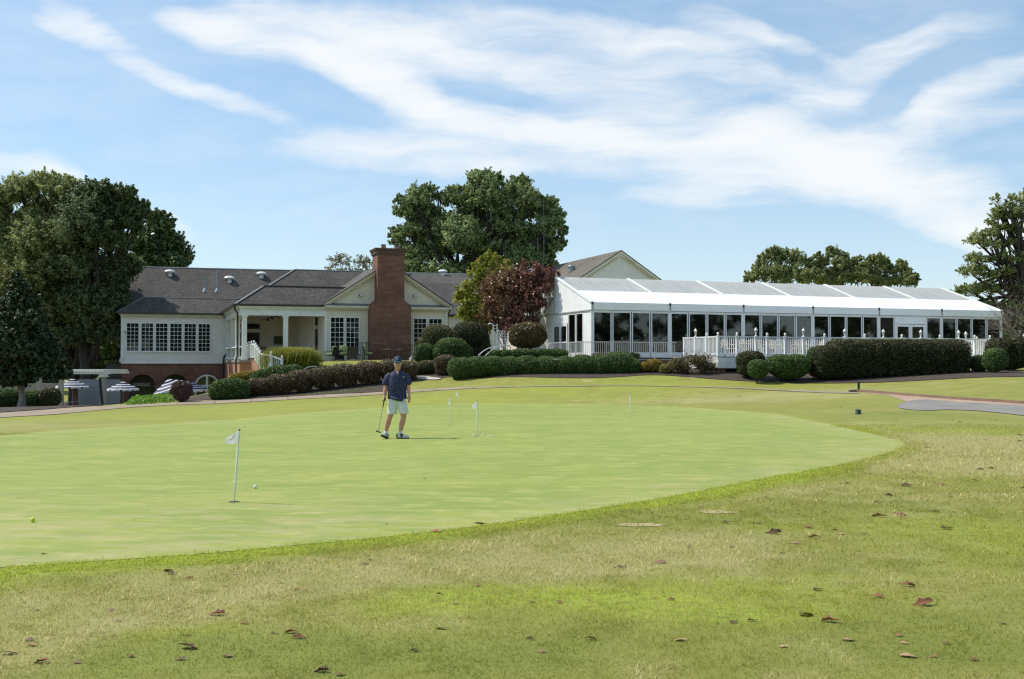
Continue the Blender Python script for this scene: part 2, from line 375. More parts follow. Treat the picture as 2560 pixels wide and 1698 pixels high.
def fbm(x, y, s, seed=0, o=4):
    t = 0; a = 1; ta = 0
    for i in range(o):
        t = t + a * vnoise(x, y, s / 2**i, seed + i*17); ta += a; a *= .55
    return t / ta
XX, YY = np.meshgrid(GX, GY)
GZ = GZ + (fbm(XX, YY, 9, 5, 3) - .5) * .05 * np.clip((YY - 20) / 20, 0, 1)
def H(x, y):
    x = np.asarray(x, float); y = np.asarray(y, float)
    ix = np.clip(np.searchsorted(GX, x, side='right') - 1, 0, len(GX)-2); iy = np.clip(np.searchsorted(GY, y, side='right') - 1, 0, len(GY)-2)
    fx = (x - GX[ix]) / (GX[ix+1] - GX[ix]); fy = (y - GY[iy]) / (GY[iy+1] - GY[iy])
    return (GZ[iy, ix]*(1-fx) + GZ[iy, ix+1]*fx)*(1-fy) + (GZ[iy+1, ix]*(1-fx) + GZ[iy+1, ix+1]*fx)*fy
TS = np.arange(3.5, 110, .05)
def hit(px, py):
    """where the ray through a pixel first meets the ground"""
    d = ray(px, py); x = d.x / d.y * TS; z = CAMZ + d.z / d.y * TS; g = H(x, TS)
    k = np.argmax(z < g)
    if not (z < g).any(): k = len(TS) - 1
    return Vector((x[k], TS[k], g[k]))
def gnd(x, y, dz=0): return Vector((x, y, float(H(x, y)) + dz))
def spline(P, closed=True, n=6):
    P = [Vector(p) for p in P]; k = len(P); out = []
    for i in range(k if closed else k-1):
        g = lambda j: P[j % k] if closed else P[min(max(j, 0), k-1)]
        a, b, c, d = g(i-1), g(i), g(i+1), g(i+2)
        for j in range(n):
            t = j / n; out.append(.5*((2*b) + (c-a)*t + (2*a-5*b+4*c-d)*t*t + (3*b-a-3*c+d)*t**3))
    if not closed: out.append(P[-1])
    return out
def sheet(name, outline, dz, mat_, step=.5, attrs=None):
    """a ground sheet lying dz above the terrain, its outline given in world x, y"""
    O2 = [Vector((p[0], p[1])) for p in outline]; n = len(O2)
    xs = [p.x for p in O2]; ys = [p.y for p in O2]
    gx_, gy_ = np.meshgrid(np.arange(min(xs), max(xs), step), np.arange(min(ys), max(ys), step)); Q = np.c_[gx_.ravel(), gy_.ravel()]
    ins = inpoly(Q[:, 0], Q[:, 1], np.array([(p.x, p.y) for p in O2])) & (edgedist(Q[:, 0], Q[:, 1], np.array([(p.x, p.y) for p in O2])) > step * .35)
    pts = O2 + [Vector(q) for q in Q[ins]]
    r = geometry.delaunay_2d_cdt(pts, [(i, (i+1) % n) for i in range(n)], [], 1, 1e-5)
    xy = np.array([(v.x, v.y) for v in r[0]]); z = H(xy[:, 0], xy[:, 1]) + dz
    tri = np.array([f for f in r[2] if len(f) == 3])
    a = xy[tri[:, 1]] - xy[tri[:, 0]]; b = xy[tri[:, 2]] - xy[tri[:, 0]]; fl = (a[:, 0]*b[:, 1] - a[:, 1]*b[:, 0]) < 0
    tri[fl] = tri[fl][:, ::-1]
    o = fastmesh(name, np.c_[xy, z], tri, mat_, smooth=True, tint=attrs(xy[:, 0], xy[:, 1]) if attrs else None)
    o['kind'] = 'structure'; return o
def inpoly(x, y, P):
    c = np.zeros(len(x), bool); x1, y1 = P[-1]
    for x2, y2 in P:
        m = ((y1 > y) != (y2 > y)) & (x < (x2-x1)*(y-y1)/((y2-y1) if y2 != y1 else 1e-12) + x1); c ^= m; x1, y1 = x2, y2
    return c
def edgedist(x, y, P):
    d = np.full(len(x), 1e9); x1, y1 = P[-1]
    for x2, y2 in P:
        dx, dy = x2-x1, y2-y1; L = dx*dx + dy*dy + 1e-12; t = np.clip(((x-x1)*dx + (y-y1)*dy) / L, 0, 1)
        d = np.minimum(d, np.hypot(x - x1 - t*dx, y - y1 - t*dy)); x1, y1 = x2, y2
    return d
def hits(P): return [hit(*p) for p in P]
green_px = [(-260,1452),(0,1420),(250,1405),(500,1386),(760,1364),(1000,1341),(1250,1310),(1500,1273),(1700,1240),(1900,1200),(2060,1171),(2180,1144),(2240,1126),(2263,1111),(2240,1099),(2180,1085),
            (2080,1063),(2000,1047),(1940,1036),(1860,1029),(1780,1023),(1650,1016),(1500,1012),(1350,1010),(1200,1010),(1080,1013),(960,1019),(830,1028),(700,1038),(580,1050),(500,1054),(400,1061),(250,1070),(100,1081),(0,1089),(-150,1097)]
green_xy = spline(hits(green_px)[1:-1] + [pt(-420, 1110, 22), pt(-700, 1250, 12.5), pt(-300, 1460, 7.0)], n=5)
GP = np.array([(p.x, p.y) for p in green_xy])
# where the turf is straw coloured (d), lime (l) or deep green (g): pixel centre, radii in metres, weight
patches = [(2430,1110,3.6,2.8,'d',1.25),(2520,1170,2.2,1.2,'d',.7),(2230,1160,3.0,1.6,'d',.8),(2050,1225,2.4,1.2,'d',.75),(1600,1350,2.2,.9,'d',.7),(1300,1400,2.2,.8,'d',.75),(1000,1450,1.8,.7,'d',.6),(350,1500,1.6,.5,'d',.4),
           (150,1560,1.3,.45,'d',.4),(60,1640,.9,.4,'d',.55),(560,1560,.9,.4,'d',.35),(2300,1290,1.3,.6,'d',.35),(1750,1480,.7,.3,'d',.25),(1640,1300,1.6,.7,'g',.5),(2150,1270,1.5,.6,'g',.5),
           (1800,1460,1.2,.5,'l',.6),(1560,1500,1.1,.4,'l',.55),(1300,1500,.9,.35,'l',.45),(1050,1530,.8,.3,'l',.45),(1900,1530,.8,.3,'l',.5),(520,1590,.35,.2,'l',.6),(2400,1330,2.0,1.0,'l',.45),
           (1300,1640,2.0,.5,'g',.7),(2250,1560,1.2,.6,'g',.6),(900,1650,1.2,.4,'g',.6),(2500,1650,.8,.5,'g',.3),(2060,985,4.5,3,'d',.7),(1800,1000,5,3,'d',.35),(2200,1035,3,2.2,'g',.7),(2350,1075,3,1.5,'l',.5),
           (300,1045,9,7,'l',.5),(700,1018,10,7,'l',.5),(1100,998,9,5,'l',.25),(1500,990,9,5,'l',.35),(80,1062,6,4,'d',.45),(1750,955,8,2,'l',.4)]
PW = []
for (a, b, rx, ry, k, wt) in patches:
    p = hit(a, b); PW.append((p.x, p.y, rx, ry, k, wt))
def zones(x, y):
    x = np.asarray(x, float); y = np.asarray(y, float)
    n1 = fbm(x, y, 1.3, 3, 5); n2 = fbm(x, y, .32, 9, 4); n3 = fbm(x*.6, y, 5, 21, 3)
    wx = x + (n1-.5)*1.2; wy = y + (fbm(x, y, .9, 33, 3)-.5)*.9
    d = (n3-.5)*.9 + (n2-.5)*.9 + .02; l = (n1-.55)*1.1; g = (fbm(x, y, 2.2, 41, 3)-.55)*.9
    for (px_, py_, rx, ry, k, wt) in PW:
        e = np.exp(-(((wx-px_)/rx)**2 + ((wy-py_)/ry)**2)*1.1) * wt
        if k == 'd': d = d + e*.95
        elif k == 'l': l = l + e; d = d - e*.5
        else: g = g + e; d = d - e*.4
    ed = edgedist(x.ravel(), y.ravel(), GP).reshape(x.shape)
    near = np.clip(1.35 - ed / (.34 + .25*n1), 0, 1) * np.clip((20-y)/8, .35, 1)     # the broad-leaved collar round the green
    l = l + near*1.1; d = d - near*1.3
    d = np.clip(d + (n2-.5)*.5, 0, 1); l = np.clip(l + (n2-.5)*.6, 0, 1); g = np.clip(g, 0, 1)
    return d, l, g
def turf_mat(name, blade=False):
    m, t, p, out = newmat(name)
    A = lambda n: t.node('ShaderNodeAttribute', attribute_name=n).outputs['Fac']
    co = t.node('ShaderNodeNewGeometry').outputs['Position']
    K = 1.66 if blade else 1.12
    f1 = t.noise(co, 2.2, 6, .7); f2 = t.noise(co, 38, 4, .7); f3 = t.noise(co, 150, 3, .7); f0 = t.noise(co, .35, 4, .6)
    c = t.mixc(t.smooth(f1, .3, .7), (K*.192,K*.198,K*.040,1), (K*.252,K*.248,K*.052,1))
    c = t.mixc(t.m('MULTIPLY', t.smooth(f0, .4, .7), .35), c, (K*0.2415,K*0.25,K*0.05225,1))
    c = t.mixc(t.m('MULTIPLY', A('deep'), .42), c, (K*0.11025,K*0.165,K*0.0304,1))
    lf = t.smooth(t.m('FRACT', t.m('MULTIPLY', A('tint'), 7.3)), .25, .75, .12, 1.0) if blade else t.smooth(t.noise(co, 14, 5, .7), .40, .62, .15, .85)
    c = t.mixc(t.m('MULTIPLY', A('lime'), lf), c, (K*.325,K*.385,K*.045,1))
    c = t.mixc(t.m('MULTIPLY', A('dry'), .78), c, (K*.36,K*.318,K*.145,1))
    if blade:
        tt = A('tint'); c = t.mixc(t.smooth(tt, .80, .98), c, (K*0.546,K*0.46,K*0.247,1)); c = t.mixc(t.smooth(tt, .25, .0, 0, .65), c, (K*0.0735,K*0.12,K*0.019,1))
        c = t.mixc(.22, c, (1,1,1,1), 'OVERLAY') if False else c
    else:
        c = t.mixc(t.smooth(f2, .52, .75, 0, .55), c, (.10,.10,.03,1)); c = t.mixc(t.smooth(f3, .55, .8, 0, .5), c, (.40,.38,.18,1)); c = t.mixc(t.smooth(f3, .45, .25, 0, .45), c, (.09,.10,.02,1))
        b = t.node('ShaderNodeBump', ins={'Height': t.m('ADD', f2, t.m('MULTIPLY', f3, .6)), 'Strength': .55, 'Distance': .02}); t.l.new(b.outputs[0], p.inputs['Normal'])
    t.set(p.inputs['Base Color'], c); p.inputs['Roughness'].default_value = .75; p.inputs['Specular IOR Level'].default_value = .18
    if blade:
        tr = t.node('ShaderNodeBsdfTranslucent'); t.l.new(c, tr.inputs[0])
        t.l.new(t.node('ShaderNodeMixShader', ins={0: .45, 1: p.outputs[0], 2: tr.outputs[0]}).outputs[0], out.inputs[0])
    return m
TURF = turf_mat('mown_turf'); BLADE = turf_mat('turf_blades', True)
def green_mat():
    m, t, p, out = newmat('putting_green_turf'); co = t.node('ShaderNodeNewGeometry').outputs['Position']
    def st(sx, sy, sc_, det=5, rot=.05):
        mp = t.node('ShaderNodeMapping', ins={0: co}); mp.inputs['Scale'].default_value = (sx, sy, 1); mp.inputs['Rotation'].default_value = (0, 0, rot); return t.noise(mp.outputs[0], sc_, det, .6, .4)
    a = st(.45, .8, .9); b = st(.6, 1.3, 2.2, 6, -.04); c_ = st(.9, 1.8, 2.3, 6, .1); f = t.noise(co, 120, 3, .7); g = t.noise(co, .25, 3)
    c = t.mixc(t.smooth(a, .35, .68), (.240,.292,.058,1), (.328,.350,.078,1))
    c = t.mixc(t.smooth(b, .42, .66, 0, .65), c, (.195,.270,.058,1))
    c = t.mixc(t.smooth(c_, .5, .68, 0, .75), c, (.405,.405,.13,1))
    c = t.mixc(t.smooth(g, .4, .65, 0, .3), c, (.30,.335,.075,1))
    wear = t.m('MULTIPLY', t.node('ShaderNodeAttribute', attribute_name='wear').outputs['Fac'], t.smooth(st(.6, 2.0, 2.2, 6), .40, .66))
    c = t.mixc(t.m('MULTIPLY', wear, .7), c, (.46,.385,.20,1))
    c = t.mixc(t.smooth(f, .5, .8, 0, .35), c, (.20,.26,.06,1)); c = t.mixc(t.smooth(t.noise(co, 7, 6, .7), .42, .66, 0, .30), c, (.20,.255,.06,1)); c = t.mixc(t.smooth(t.noise(co, 16, 5, .7), .55, .75, 0, .25), c, (.46,.44,.17,1))
    t.set(p.inputs['Base Color'], c); p.inputs['Roughness'].default_value = .7; p.inputs['Specular IOR Level'].default_value = .2
    bm = t.node('ShaderNodeBump', ins={'Height': f, 'Strength': .25, 'Distance': .008}); t.l.new(bm.outputs[0], p.inputs['Normal'])
    return m
# base lawn
ny, nx = GZ.shape; V = np.stack([XX.ravel(), YY.ravel(), GZ.ravel()], 1)
idx = np.arange(ny*nx).reshape(ny, nx); Q = np.stack([idx[:-1, :-1].ravel(), idx[:-1, 1:].ravel(), idx[1:, 1:].ravel(), idx[1:, :-1].ravel()], 1)
d_, l_, g_ = zones(V[:, 0], V[:, 1])
lawn = fastmesh('lawn', V, Q, TURF, smooth=True, tint={'dry': d_, 'lime': l_, 'deep': g_}); lawn['kind'] = 'structure'
def wear_at(x, y):
    e = edgedist(x, y, GP); w1 = np.clip(1.2 - e/1.0, 0, 1) * .8
    w2 = np.clip((12.5-y)/3, 0, 1) * np.clip((1.5-x)/3, 0, 1) * .8
    q = hit(2180, 1120); w3 = np.exp(-((x-q.x)**2 + (y-q.y)**2)/3) * .8
    return {'wear': np.clip(np.maximum(np.maximum(w1, w2), w3), 0, 1)}
sheet('putting_green', [(p.x, p.y) for p in green_xy], .004, green_mat(), .3, wear_at)
# path, kerb, drive, mulch
CONC = plain('aggregate_path', (.44,.31,.22), (.33,.24,.17), scale=1.2, rough=.9, bump=.3, bscale=60)
def path_mat():
    m, t, p, out = newmat('tan_path_concrete'); co = t.node('ShaderNodeNewGeometry').outputs['Position']; s = t.node('ShaderNodeSeparateXYZ', ins={0: co})
    jt = t.m('FRACT', t.m('DIVIDE', t.m('ADD', s.outputs[0], t.m('MULTIPLY', s.outputs[1], .25)), 1.9))
    c = t.mixc(t.smooth(t.noise(co, .8, 6, .6), .3, .7), (.34,.265,.185,1), (.26,.205,.145,1))
    c = t.mixc(t.smooth(t.noise(co, 30, 4), .5, .75, 0, .35), c, (.26,.19,.14,1))
    c = t.mixc(t.smooth(jt, .975, .985), c, (.09,.07,.05,1))
    t.set(p.inputs['Base Color'], c); p.inputs['Roughness'].default_value = .9; return m
PATHM = path_mat()
lo = [(-200,1068),(-60,1052),(0,1045),(150,1036),(294,1022),(420,1014),(560,1009),(750,998.5),(900,991),(1000,983.5),(1121,975.5),(1260,969.8),(1400,967),(1550,965.5),(1700,968),(1900,975),(2124,984.5)]
hi = [(2124,981),(1900,972),(1700,966.4),(1550,964),(1400,965.1),(1260,967.4),(1121,970.5),(1000,977.5),(900,984),(750,991),(560,1001),(480,1003),(420,1008),(294,1014),(180,1020),(90,1027),(0,1033),(-200,1046)]
sheet('path', spline(hits(lo) + hits(hi), n=3), .02, PATHM, .6)
MULCH = plain('bark_mulch', (.042,.028,.021), (.075,.052,.039), scale=7, rough=.95, bump=1.0, bscale=26)
bedR = [(1098,947),(1125,944),(1200,945.5),(1280,943.5),(1400,946),(1500,945.5),(1560,942.5),(1620,938.8),(1680,940.5),(1760,947),(1830,952),(1900,955.5),(2024,959),(2168,958),(2312,952),(2420,946),(2484,943.3),(2560,943),(2760,943)]
A1 = hits(bedR); sheet('mulch_bed', spline(A1, False, 3) + [p + Vector((-1.5, 8.0, 0)) for p in reversed(A1)], .025, MULCH, .7)
bedL = [(440,1004),(560,1000),(750,990.3),(900,983),(962,979.5),(990,971),(1010,960),(1040,953),(1098,949),(1108,944)]
A2 = hits(bedL)
up = [(1102,935),(1060,925),(960,930),(900,935),(820,945),(740,955),(640,970),(520,985),(470,995),(440,1000)]
sheet('mulch_bed', hits([(-150,1045),(0,1032),(90,1026),(180,1019),(260,1014),(300,1009),(250,1006),(150,1008),(0,1014),(-150,1024)]), .03, MULCH, .5)
sheet('mulch_bed', spline(A2, False, 3) + spline([hit(*p) for p in up], False, 3), .028, MULCH, .6)
STONE = plain('pale_flagstone', (.50,.47,.41), (.38,.35,.30), scale=3, rough=.85)
sheet('stone_path', spline(hits([(1028,944),(1060,942.5),(1097,947),(1101,950),(1080,951.5),(1040,948)]), n=3), .05, STONE, .5)
ASPH = plain('worn_asphalt', (.25,.235,.212), (.20,.188,.17), scale=.8, rough=.9, bump=.3, bscale=50)
asp = [(2243,1017),(2256,1008),(2276,1003),(2314,999.5),(2363,1004),(2450,1009),(2560,1015.6),(2760,1030),(2780,1060),(2660,1048),(2560,1040),(2480,1031),(2411,1026.5),(2360,1025.5),(2314,1027.5),(2263,1024)]
APR = plain('tan_gutter_concrete', (.42,.29,.21), (.34,.24,.17), scale=1.5, rough=.9)
apn = [(2165,983.5),(2215,988),(2240,995),(2262,1003),(2300,1006),(2450,1014),(2780,1040),(2780,1024),(2560,1010.5),(2400,1000),(2250,989),(2180,982.5)]
sheet('gutter_apron', spline(hits(apn), n=3), .010, APR, .5)
sheet('driveway', spline(hits(asp), n=3), .018, ASPH, .5)
KERB = plain('brown_kerb_concrete', (.26,.17,.12), (.19,.125,.09), scale=2.5, rough=.9)
kp = spline(hits([(2122,981.5),(2150,980),(2200,984),(2300,992),(2400,1000),(2500,1006),(2600,1013),(2780,1024)]), False, 5)
k = MB()
for a, b in zip(kp[:-1], kp[1:]):
    k.bar(a + Vector((0,0,.03)), b + Vector((0,0,.03)), .15, .15)
tag(k.build('kerb', KERB), kind='structure')
for (a, b, rx, ry) in ((1598,1314.5,.22,.10),(1795,1282,.19,.11),(1735,945,.25,.2),(1440,1003,.18,.18),(1468,953,.3,.2)):
    q = hit(a, b); n = 18
    sheet('bare_sand', [(q.x + rx*math.cos(2*PI*i/n)*(1+.15*math.sin(3*i)), q.y + ry*math.sin(2*PI*i/n)*(1+.2*math.cos(2*i))) for i in range(n)], .005, plain('sandy_soil', (.46,.37,.20), (.38,.32,.17), rough=.95), .1)
# grass blades near the photographer
rng = np.random.default_rng(7)
def blades(n, y0, y1, h, wd, keep=None, seed=1, straw=0.0):
    r = np.random.default_rng(seed); y = y0 + (y1-y0) * np.sqrt(r.random(n)) if keep is None else y0 + (y1-y0)*r.random(n)
    x = (r.random(n)*2-1) * (y*.515 + .3)
    P = np.c_[x, y]; out = ~inpoly(x, y, GP); P = P[out]
    if keep: P = P[keep(P[:, 0], P[:, 1], r)]
    return P
def blade_mesh(P, h, wd, seed, lean=.5):
    r = np.random.default_rng(seed); n = len(P); z = H(P[:, 0], P[:, 1]) - .002
    an = r.random(n)*2*PI; dr = np.c_[np.cos(an), np.sin(an)]; fs = np.clip(P[:, 1]/6, .8, 3); hh = h*(.5+r.random(n))*fs**.5; ww = wd*(.6+.8*r.random(n))*fs; ln = hh*lean*(r.random(n)*1.6)
    la = an + PI/2 + (r.random(n)-.5)*1.5; L = np.c_[np.cos(la), np.sin(la)]
    a = np.c_[P - dr*ww[:, None]/2, z]; b = np.c_[P + dr*ww[:, None]/2, z]
    c = np.c_[P + L*(ln*.4)[:, None] + dr*ww[:, None]*.4, z + hh*.6]; d = np.c_[P + L*(ln*.4)[:, None] - dr*ww[:, None]*.4, z + hh*.6]; e = np.c_[P + L*ln[:, None], z + hh]
    V = np.stack([a, b, c, d, e], 1).reshape(-1, 3); i = np.arange(n)*5
    Ft = np.concatenate([np.stack([i, i+1, i+2], 1), np.stack([i, i+2, i+3], 1), np.stack([i+3, i+2, i+4], 1)])
    return V, Ft
def grass_obj(parts, name='grass'):
    Vs, Fs, D, L, G, T = [], [], [], [], [], []; o = 0
    for (P, h, wd, seed, lean, tfun) in parts:
        if not len(P): continue
        V, Ft = blade_mesh(P, h, wd, seed, lean); r = np.random.default_rng(seed+50)
        dd, ll, gg = zones(P[:, 0], P[:, 1]); tn = tfun(r, len(P), dd, ll)
        Vs.append(V); Fs.append(Ft + o); o += len(V)
        for lst, arr in ((D, dd), (L, ll), (G, gg), (T, tn)): lst.append(np.tile(arr, 3))
    ob = fastmesh(name, np.concatenate(Vs), np.concatenate(Fs), BLADE, tint={'dry': np.concatenate(D), 'lime': np.concatenate(L), 'deep': np.concatenate(G), 'tint': np.concatenate(T)})
    tag(ob, 'short mown grass with straw coloured and lime tufts in the foreground', 'grass', kind='stuff'); return ob
def logy(n, y0, y1, seed, keep=None):
    r = np.random.default_rng(seed); y = y0*(y1/y0)**r.random(n); x = (r.random(n)*2-1)*(y*.515+.3); P = np.c_[x, y]; P = P[(~inpoly(x, y, GP)) | (edgedist(x, y, GP) < .12*r.random(n)**2)]
    return P[keep(P[:, 0], P[:, 1], r)] if keep else P
base = logy(330000, 4.3, 26, 11)
def clump(thr, sc_, sd): return lambda x, y, r: (fbm(x, y, sc_, sd, 3) > thr) & (r.random(len(x)) < .8)
tuft = logy(150000, 4.3, 18, 13, clump(.58, .22, 77))
collar = logy(420000, 4.3, 26, 14, lambda x, y, r: edgedist(x, y, GP) < .22 + .4*fbm(x, y, .5, 4, 2))
straw = logy(150000, 4.3, 18, 15, lambda x, y, r: (zones(x, y)[0] > .28) & (r.random(len(x)) < .4) & (fbm(x, y, .3, 8, 3) > .48))
nrm = lambda r, n, d, l: r.random(n)*.82
grass_obj([(base, .013, .0034, 1, 1.1, nrm), (tuft, .020, .0042, 3, 1.2, lambda r, n, d, l: .15+r.random(n)*.72),
           (collar, .011, .0065, 4, 2.2, lambda r, n, d, l: .2+r.random(n)*.6), (straw, .024, .0042, 5, 1.4, lambda r, n, d, l: .72+r.random(n)*.28)])
# ------------------------------------------------------------------ clubhouse
def boxes(name, mat_, parent, L):
    for b in L: MB().box(*b).build(name, mat_, parent)
def window(parent, u0, u1, z0, z1, v, cols, rows, face=-1, axis='u', name='window', fw=.07, mw=.028, trim=WHITE, pane=PANE):
    """a framed and divided window; frame is a part, its panes a sub-part. axis 'u': lies along x at y=v; axis 'v': lies along y at x=v"""
    fb = MB(); d0, d1 = v + face*.05, v + face*.002
    def bx(m, a0, a1, b0, b1, c0, c1):
        lo_, hi_ = min(c0, c1), max(c0, c1)
        m.box(a0, a1, lo_, hi_, b0, b1) if axis == 'u' else m.box(lo_, hi_, a0, a1, b0, b1)
    bx(fb, u0-fw, u0, z0-fw, z1+fw, d0, d1); bx(fb, u1, u1+fw, z0-fw, z1+fw, d0, d1)
    bx(fb, u0, u1, z1, z1+fw, d0, d1); bx(fb, u0, u1, z0-fw, z0, d0, d1)
    bx(fb, u0-fw-.02, u1+fw+.02, z0-fw-.05, z0-fw-.002, v+face*.09, d1)
    for i in range(1, cols):
        x = u0 + (u1-u0)*i/cols; bx(fb, x-mw/2, x+mw/2, z0, z1, v+face*.028, v+face*.0095)
    for i in range(1, rows):
        z = z0 + (z1-z0)*i/rows; bx(fb, u0, u1, z-mw/2, z+mw/2, v+face*.026, v+face*.0095)
    f = fb.build(name, trim, parent)
    pb = MB(); bx(pb, u0+.001, u1-.001, z0+.001, z1-.001, v+face*.004, v+face*.009); pb.build('pane', pane, f)
    return f
club = thing('clubhouse', 'white clapboard clubhouse with brick basement arches, tall brick chimney, covered porch and dark shingle roofs', 'building', CH.o, TH)
# --- wing on the left: brick basement with arches, siding storey, hip roof
WV = 12.7; UL, UR = -13.35, -5.45
def arch_wall(u0, u1, z0, z1, v, t, arches, mat_, parent, name):
    """wall with arched openings: strips between, above and round the arches"""
    m = MB(); edges = [u0] + sum([[a-r, a+r] for a, r, zs in arches], []) + [u1]
    for i in range(0, len(edges), 2): m.box(edges[i], edges[i+1], v, v+t, z0, z1)
    for a, r, zs in arches:
        n = 14
        for i in range(n):
            t0, t1 = PI - PI*i/n, PI - PI*(i+1)/n
            xa, za = a + r*math.cos(t0), zs + r*math.sin(t0)*.92; xb, zb = a + r*math.cos(t1), zs + r*math.sin(t1)*.92
            m.add([(xa,v,za),(xb,v,zb),(xb,v,z1),(xa,v,z1),(xa,v+t,za),(xb,v+t,zb),(xb,v+t,z1),(xa,v+t,z1)], [(0,1,2,3),(7,6,5,4),(0,4,5,1)])
    return m.build(name, mat_, parent)
ar = [(-11.83, .94, -.30), (-9.40, .95, -.30), (-7.04, .92, -.30)]
arch_wall(UL-.02, UR-.35, -2.4, 1.46, WV+.05, .35, ar, BRICK, club, 'arched_basement_wall')
for a, r, zs in ar:
    m = MB(); n = 26
    for i in range(n):
        t0 = PI - PI*(i+.08)/n; t1 = PI - PI*(i+.92)/n; pts = []
        for rr, tt in ((r+.005, t0), (r+.24, t0), (r+.24, t1), (r+.005, t1)): pts.append((a+rr*math.cos(tt), WV+.055, zs+rr*math.sin(tt)*.92 + (.0 if rr < r+.1 else 0)))
        m.slab(pts, (0, -.035, 0))
    m.build('arch_brickwork', BRICKL if False else BRICK, club)
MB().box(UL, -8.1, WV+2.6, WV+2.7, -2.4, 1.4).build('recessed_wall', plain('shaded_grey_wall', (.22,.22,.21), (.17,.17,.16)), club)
MB().box(UL, -8.1, WV+.4, WV+2.6, .9, 1.0).build('arcade_ceiling', CREAM, club)
# golf shop doors behind the first arch, shop window behind the second
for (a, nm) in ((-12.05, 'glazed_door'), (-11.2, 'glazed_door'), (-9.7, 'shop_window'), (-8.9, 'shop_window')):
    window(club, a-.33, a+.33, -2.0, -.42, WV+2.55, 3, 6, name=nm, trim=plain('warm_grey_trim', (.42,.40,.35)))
# white arched window in the third arch
m = MB(); a, r, zs = ar[2]; n = 16; v0 = WV + .02
for i in range(n):
    t0, t1 = PI - PI*i/n, PI - PI*(i+1)/n; pts = [(a+rr*math.cos(tt), v0, zs+rr*math.sin(tt)*.92) for rr, tt in ((r-.13, t0), (r-.003, t0), (r-.003, t1), (r-.13, t1))]
    m.slab(pts, (0, .1, 0))
m.box(a-r+.003, a-r+.13, v0, v0+.1, -2.1, zs); m.box(a+r-.13, a+r-.003, v0, v0+.1, -2.1, zs); m.box(a-.08, a+.08, v0+.01, v0+.09, -2.1, zs+r*.92-.1)
m.box(a-r+.131, a-.081, v0+.01, v0+.09, zs-.1, zs+.03); m.box(a+.081, a+r-.131, v0+.01, v0+.09, zs-.1, zs+.03)
aw = m.build('arched_window', WHITE, club)
m = MB(); m.poly([(a-r+.1, v0+.05, -2.1), (a+r-.1, v0+.05, -2.1)] + [(a+(r-.1)*math.cos(PI*i/12), v0+.05, zs+(r-.1)*math.sin(PI*i/12)*.92) for i in range(13)])
m.build('pane', PANE, aw, fix=False)
boxes('siding_wall', SIDING, club, [(UL, UR, WV, WV+.12, 1.46, 5.02), (UL, UL+.12, WV+.12, 22, 1.46, 5.02), (UR-.1, UR, WV+.12, 13.8, 1.46, 5.02)])
boxes('brick_wall', BRICK, club, [(UL+.05, UL+.35, WV+.4, 22, -2.4, 1.45), (UR-.4, UR-.05, WV+.05, 13.7, -2.4, 1.45)])
boxes('trim_board', WHITE, club, [(UL-.03, UR+.03, WV-.04, WV, 1.40, 1.47), (UL-.04, UL+.14, WV-.05, WV-.005, 1.47, 5.02), (UR-.16, UR+.03, WV-.05, WV-.005, 1.47, 5.02)])
for i in range(6):
    a0 = -12.96 + i*1.052; window(club, a0, a0+.84, 2.38, 4.49, WV, 3, 7)
m = MB(); m.box(UL-.1, UR+.1, WV-.14, WV-.005, 5.02, 5.14); m.box(UL-.2, UR+.1, WV-.3, WV-.0, 5.14, 5.24)
for i in range(46):
    x = UL + .05 + i*.17; m.box(x, x+.08, WV-.10, WV-.006, 4.94, 5.019)
m.build('dentil_cornice', CREAM, club)
ZE, P_ = 5.30, .67
# wing hip roof (slopes as thin slabs)
def roof(name, faces, mat_, t=.10):
    m = MB()
    for f in faces: m.slab(f, (0, 0, -t))
    return m.build(name, mat_, club)
a = UL - .35; rv = WV - .38 + 2.15; zr = 6.60
roof('wing_roof', [[(a, WV-.38, ZE), (UR+1.2, WV-.38, ZE), (UR+1.2, rv, zr), (a+1.95, rv, zr)], [(a, WV-.38, ZE), (a+1.95, rv, zr), (a+1.95, rv+.8, zr), (a, 17, ZE)]], SHING)
MB().tube([(a+1.95, rv, zr+.01), (UR+1.2, rv, zr+.01)], .05, 6).build('ridge_cap', LEADM, club)
def gutter(nm, pts):
    m = MB()
    for p, q in zip(pts[:-1], pts[1:]): m.bar(p, q, .12, .11)
    return m.build(nm, DARKM, club)
gutter('gutter', [(a-.05, WV-.43, ZE-.02), (UR-.25, WV-.43, ZE-.02)])
HIP = plain('hip_cap_shingle', (.20,.19,.18), (.15,.14,.135))
def hipcap(p, q): MB().bar(p, q, .17, .05).build('hip_cap', HIP, club)
hipcap((a, WV-.38, ZE+.02), (a+1.95, rv, zr+.03)); hipcap((-6.05, -.35, 5.42), (-3.95, 1.75, 6.83)); hipcap((-3.9, 5.7, 6.62), (-.85, 9, 8.66)); hipcap((-3.95, 1.75, 6.82), (-3.95, 12.2, 6.82))
# --- main roof behind
m_front = [(-13.5, 13.45, 5.30), (8.6, 13.45, 5.45), (19.5, 20, 9.68), (-13.4, 20, 9.43)]
roof('main_roof', [m_front, [(-13.4, 20, 9.43), (19.5, 20, 9.68), (19.5, 30, 4.0), (-13.5, 30, 4.0)]], SHING, .12)
kx = [(8.3, 8.75, 5.36), (19, 8.75, 5.36), (19, 14.3, 8.35), (8.3, 14.3, 8.35)]
roof('side_roof', [kx, [(8.3, 14.3, 8.35), (19, 14.3, 8.35), (19, 20.02, 9.70), (8.3, 20.02, 9.62)]], SHING, .12)
MB().tube([(-13.4, 20, 9.45), (19.5, 20, 9.70)], .06, 6).build('ridge_cap', GREYM, club)
MB().box(8.7, 16, 9.1, 9.25, .8, 5.2).build('siding_wall', SIDINGC, club)
gutter('gutter', [(8.7, 8.70, 5.33), (16, 8.70, 5.33)])
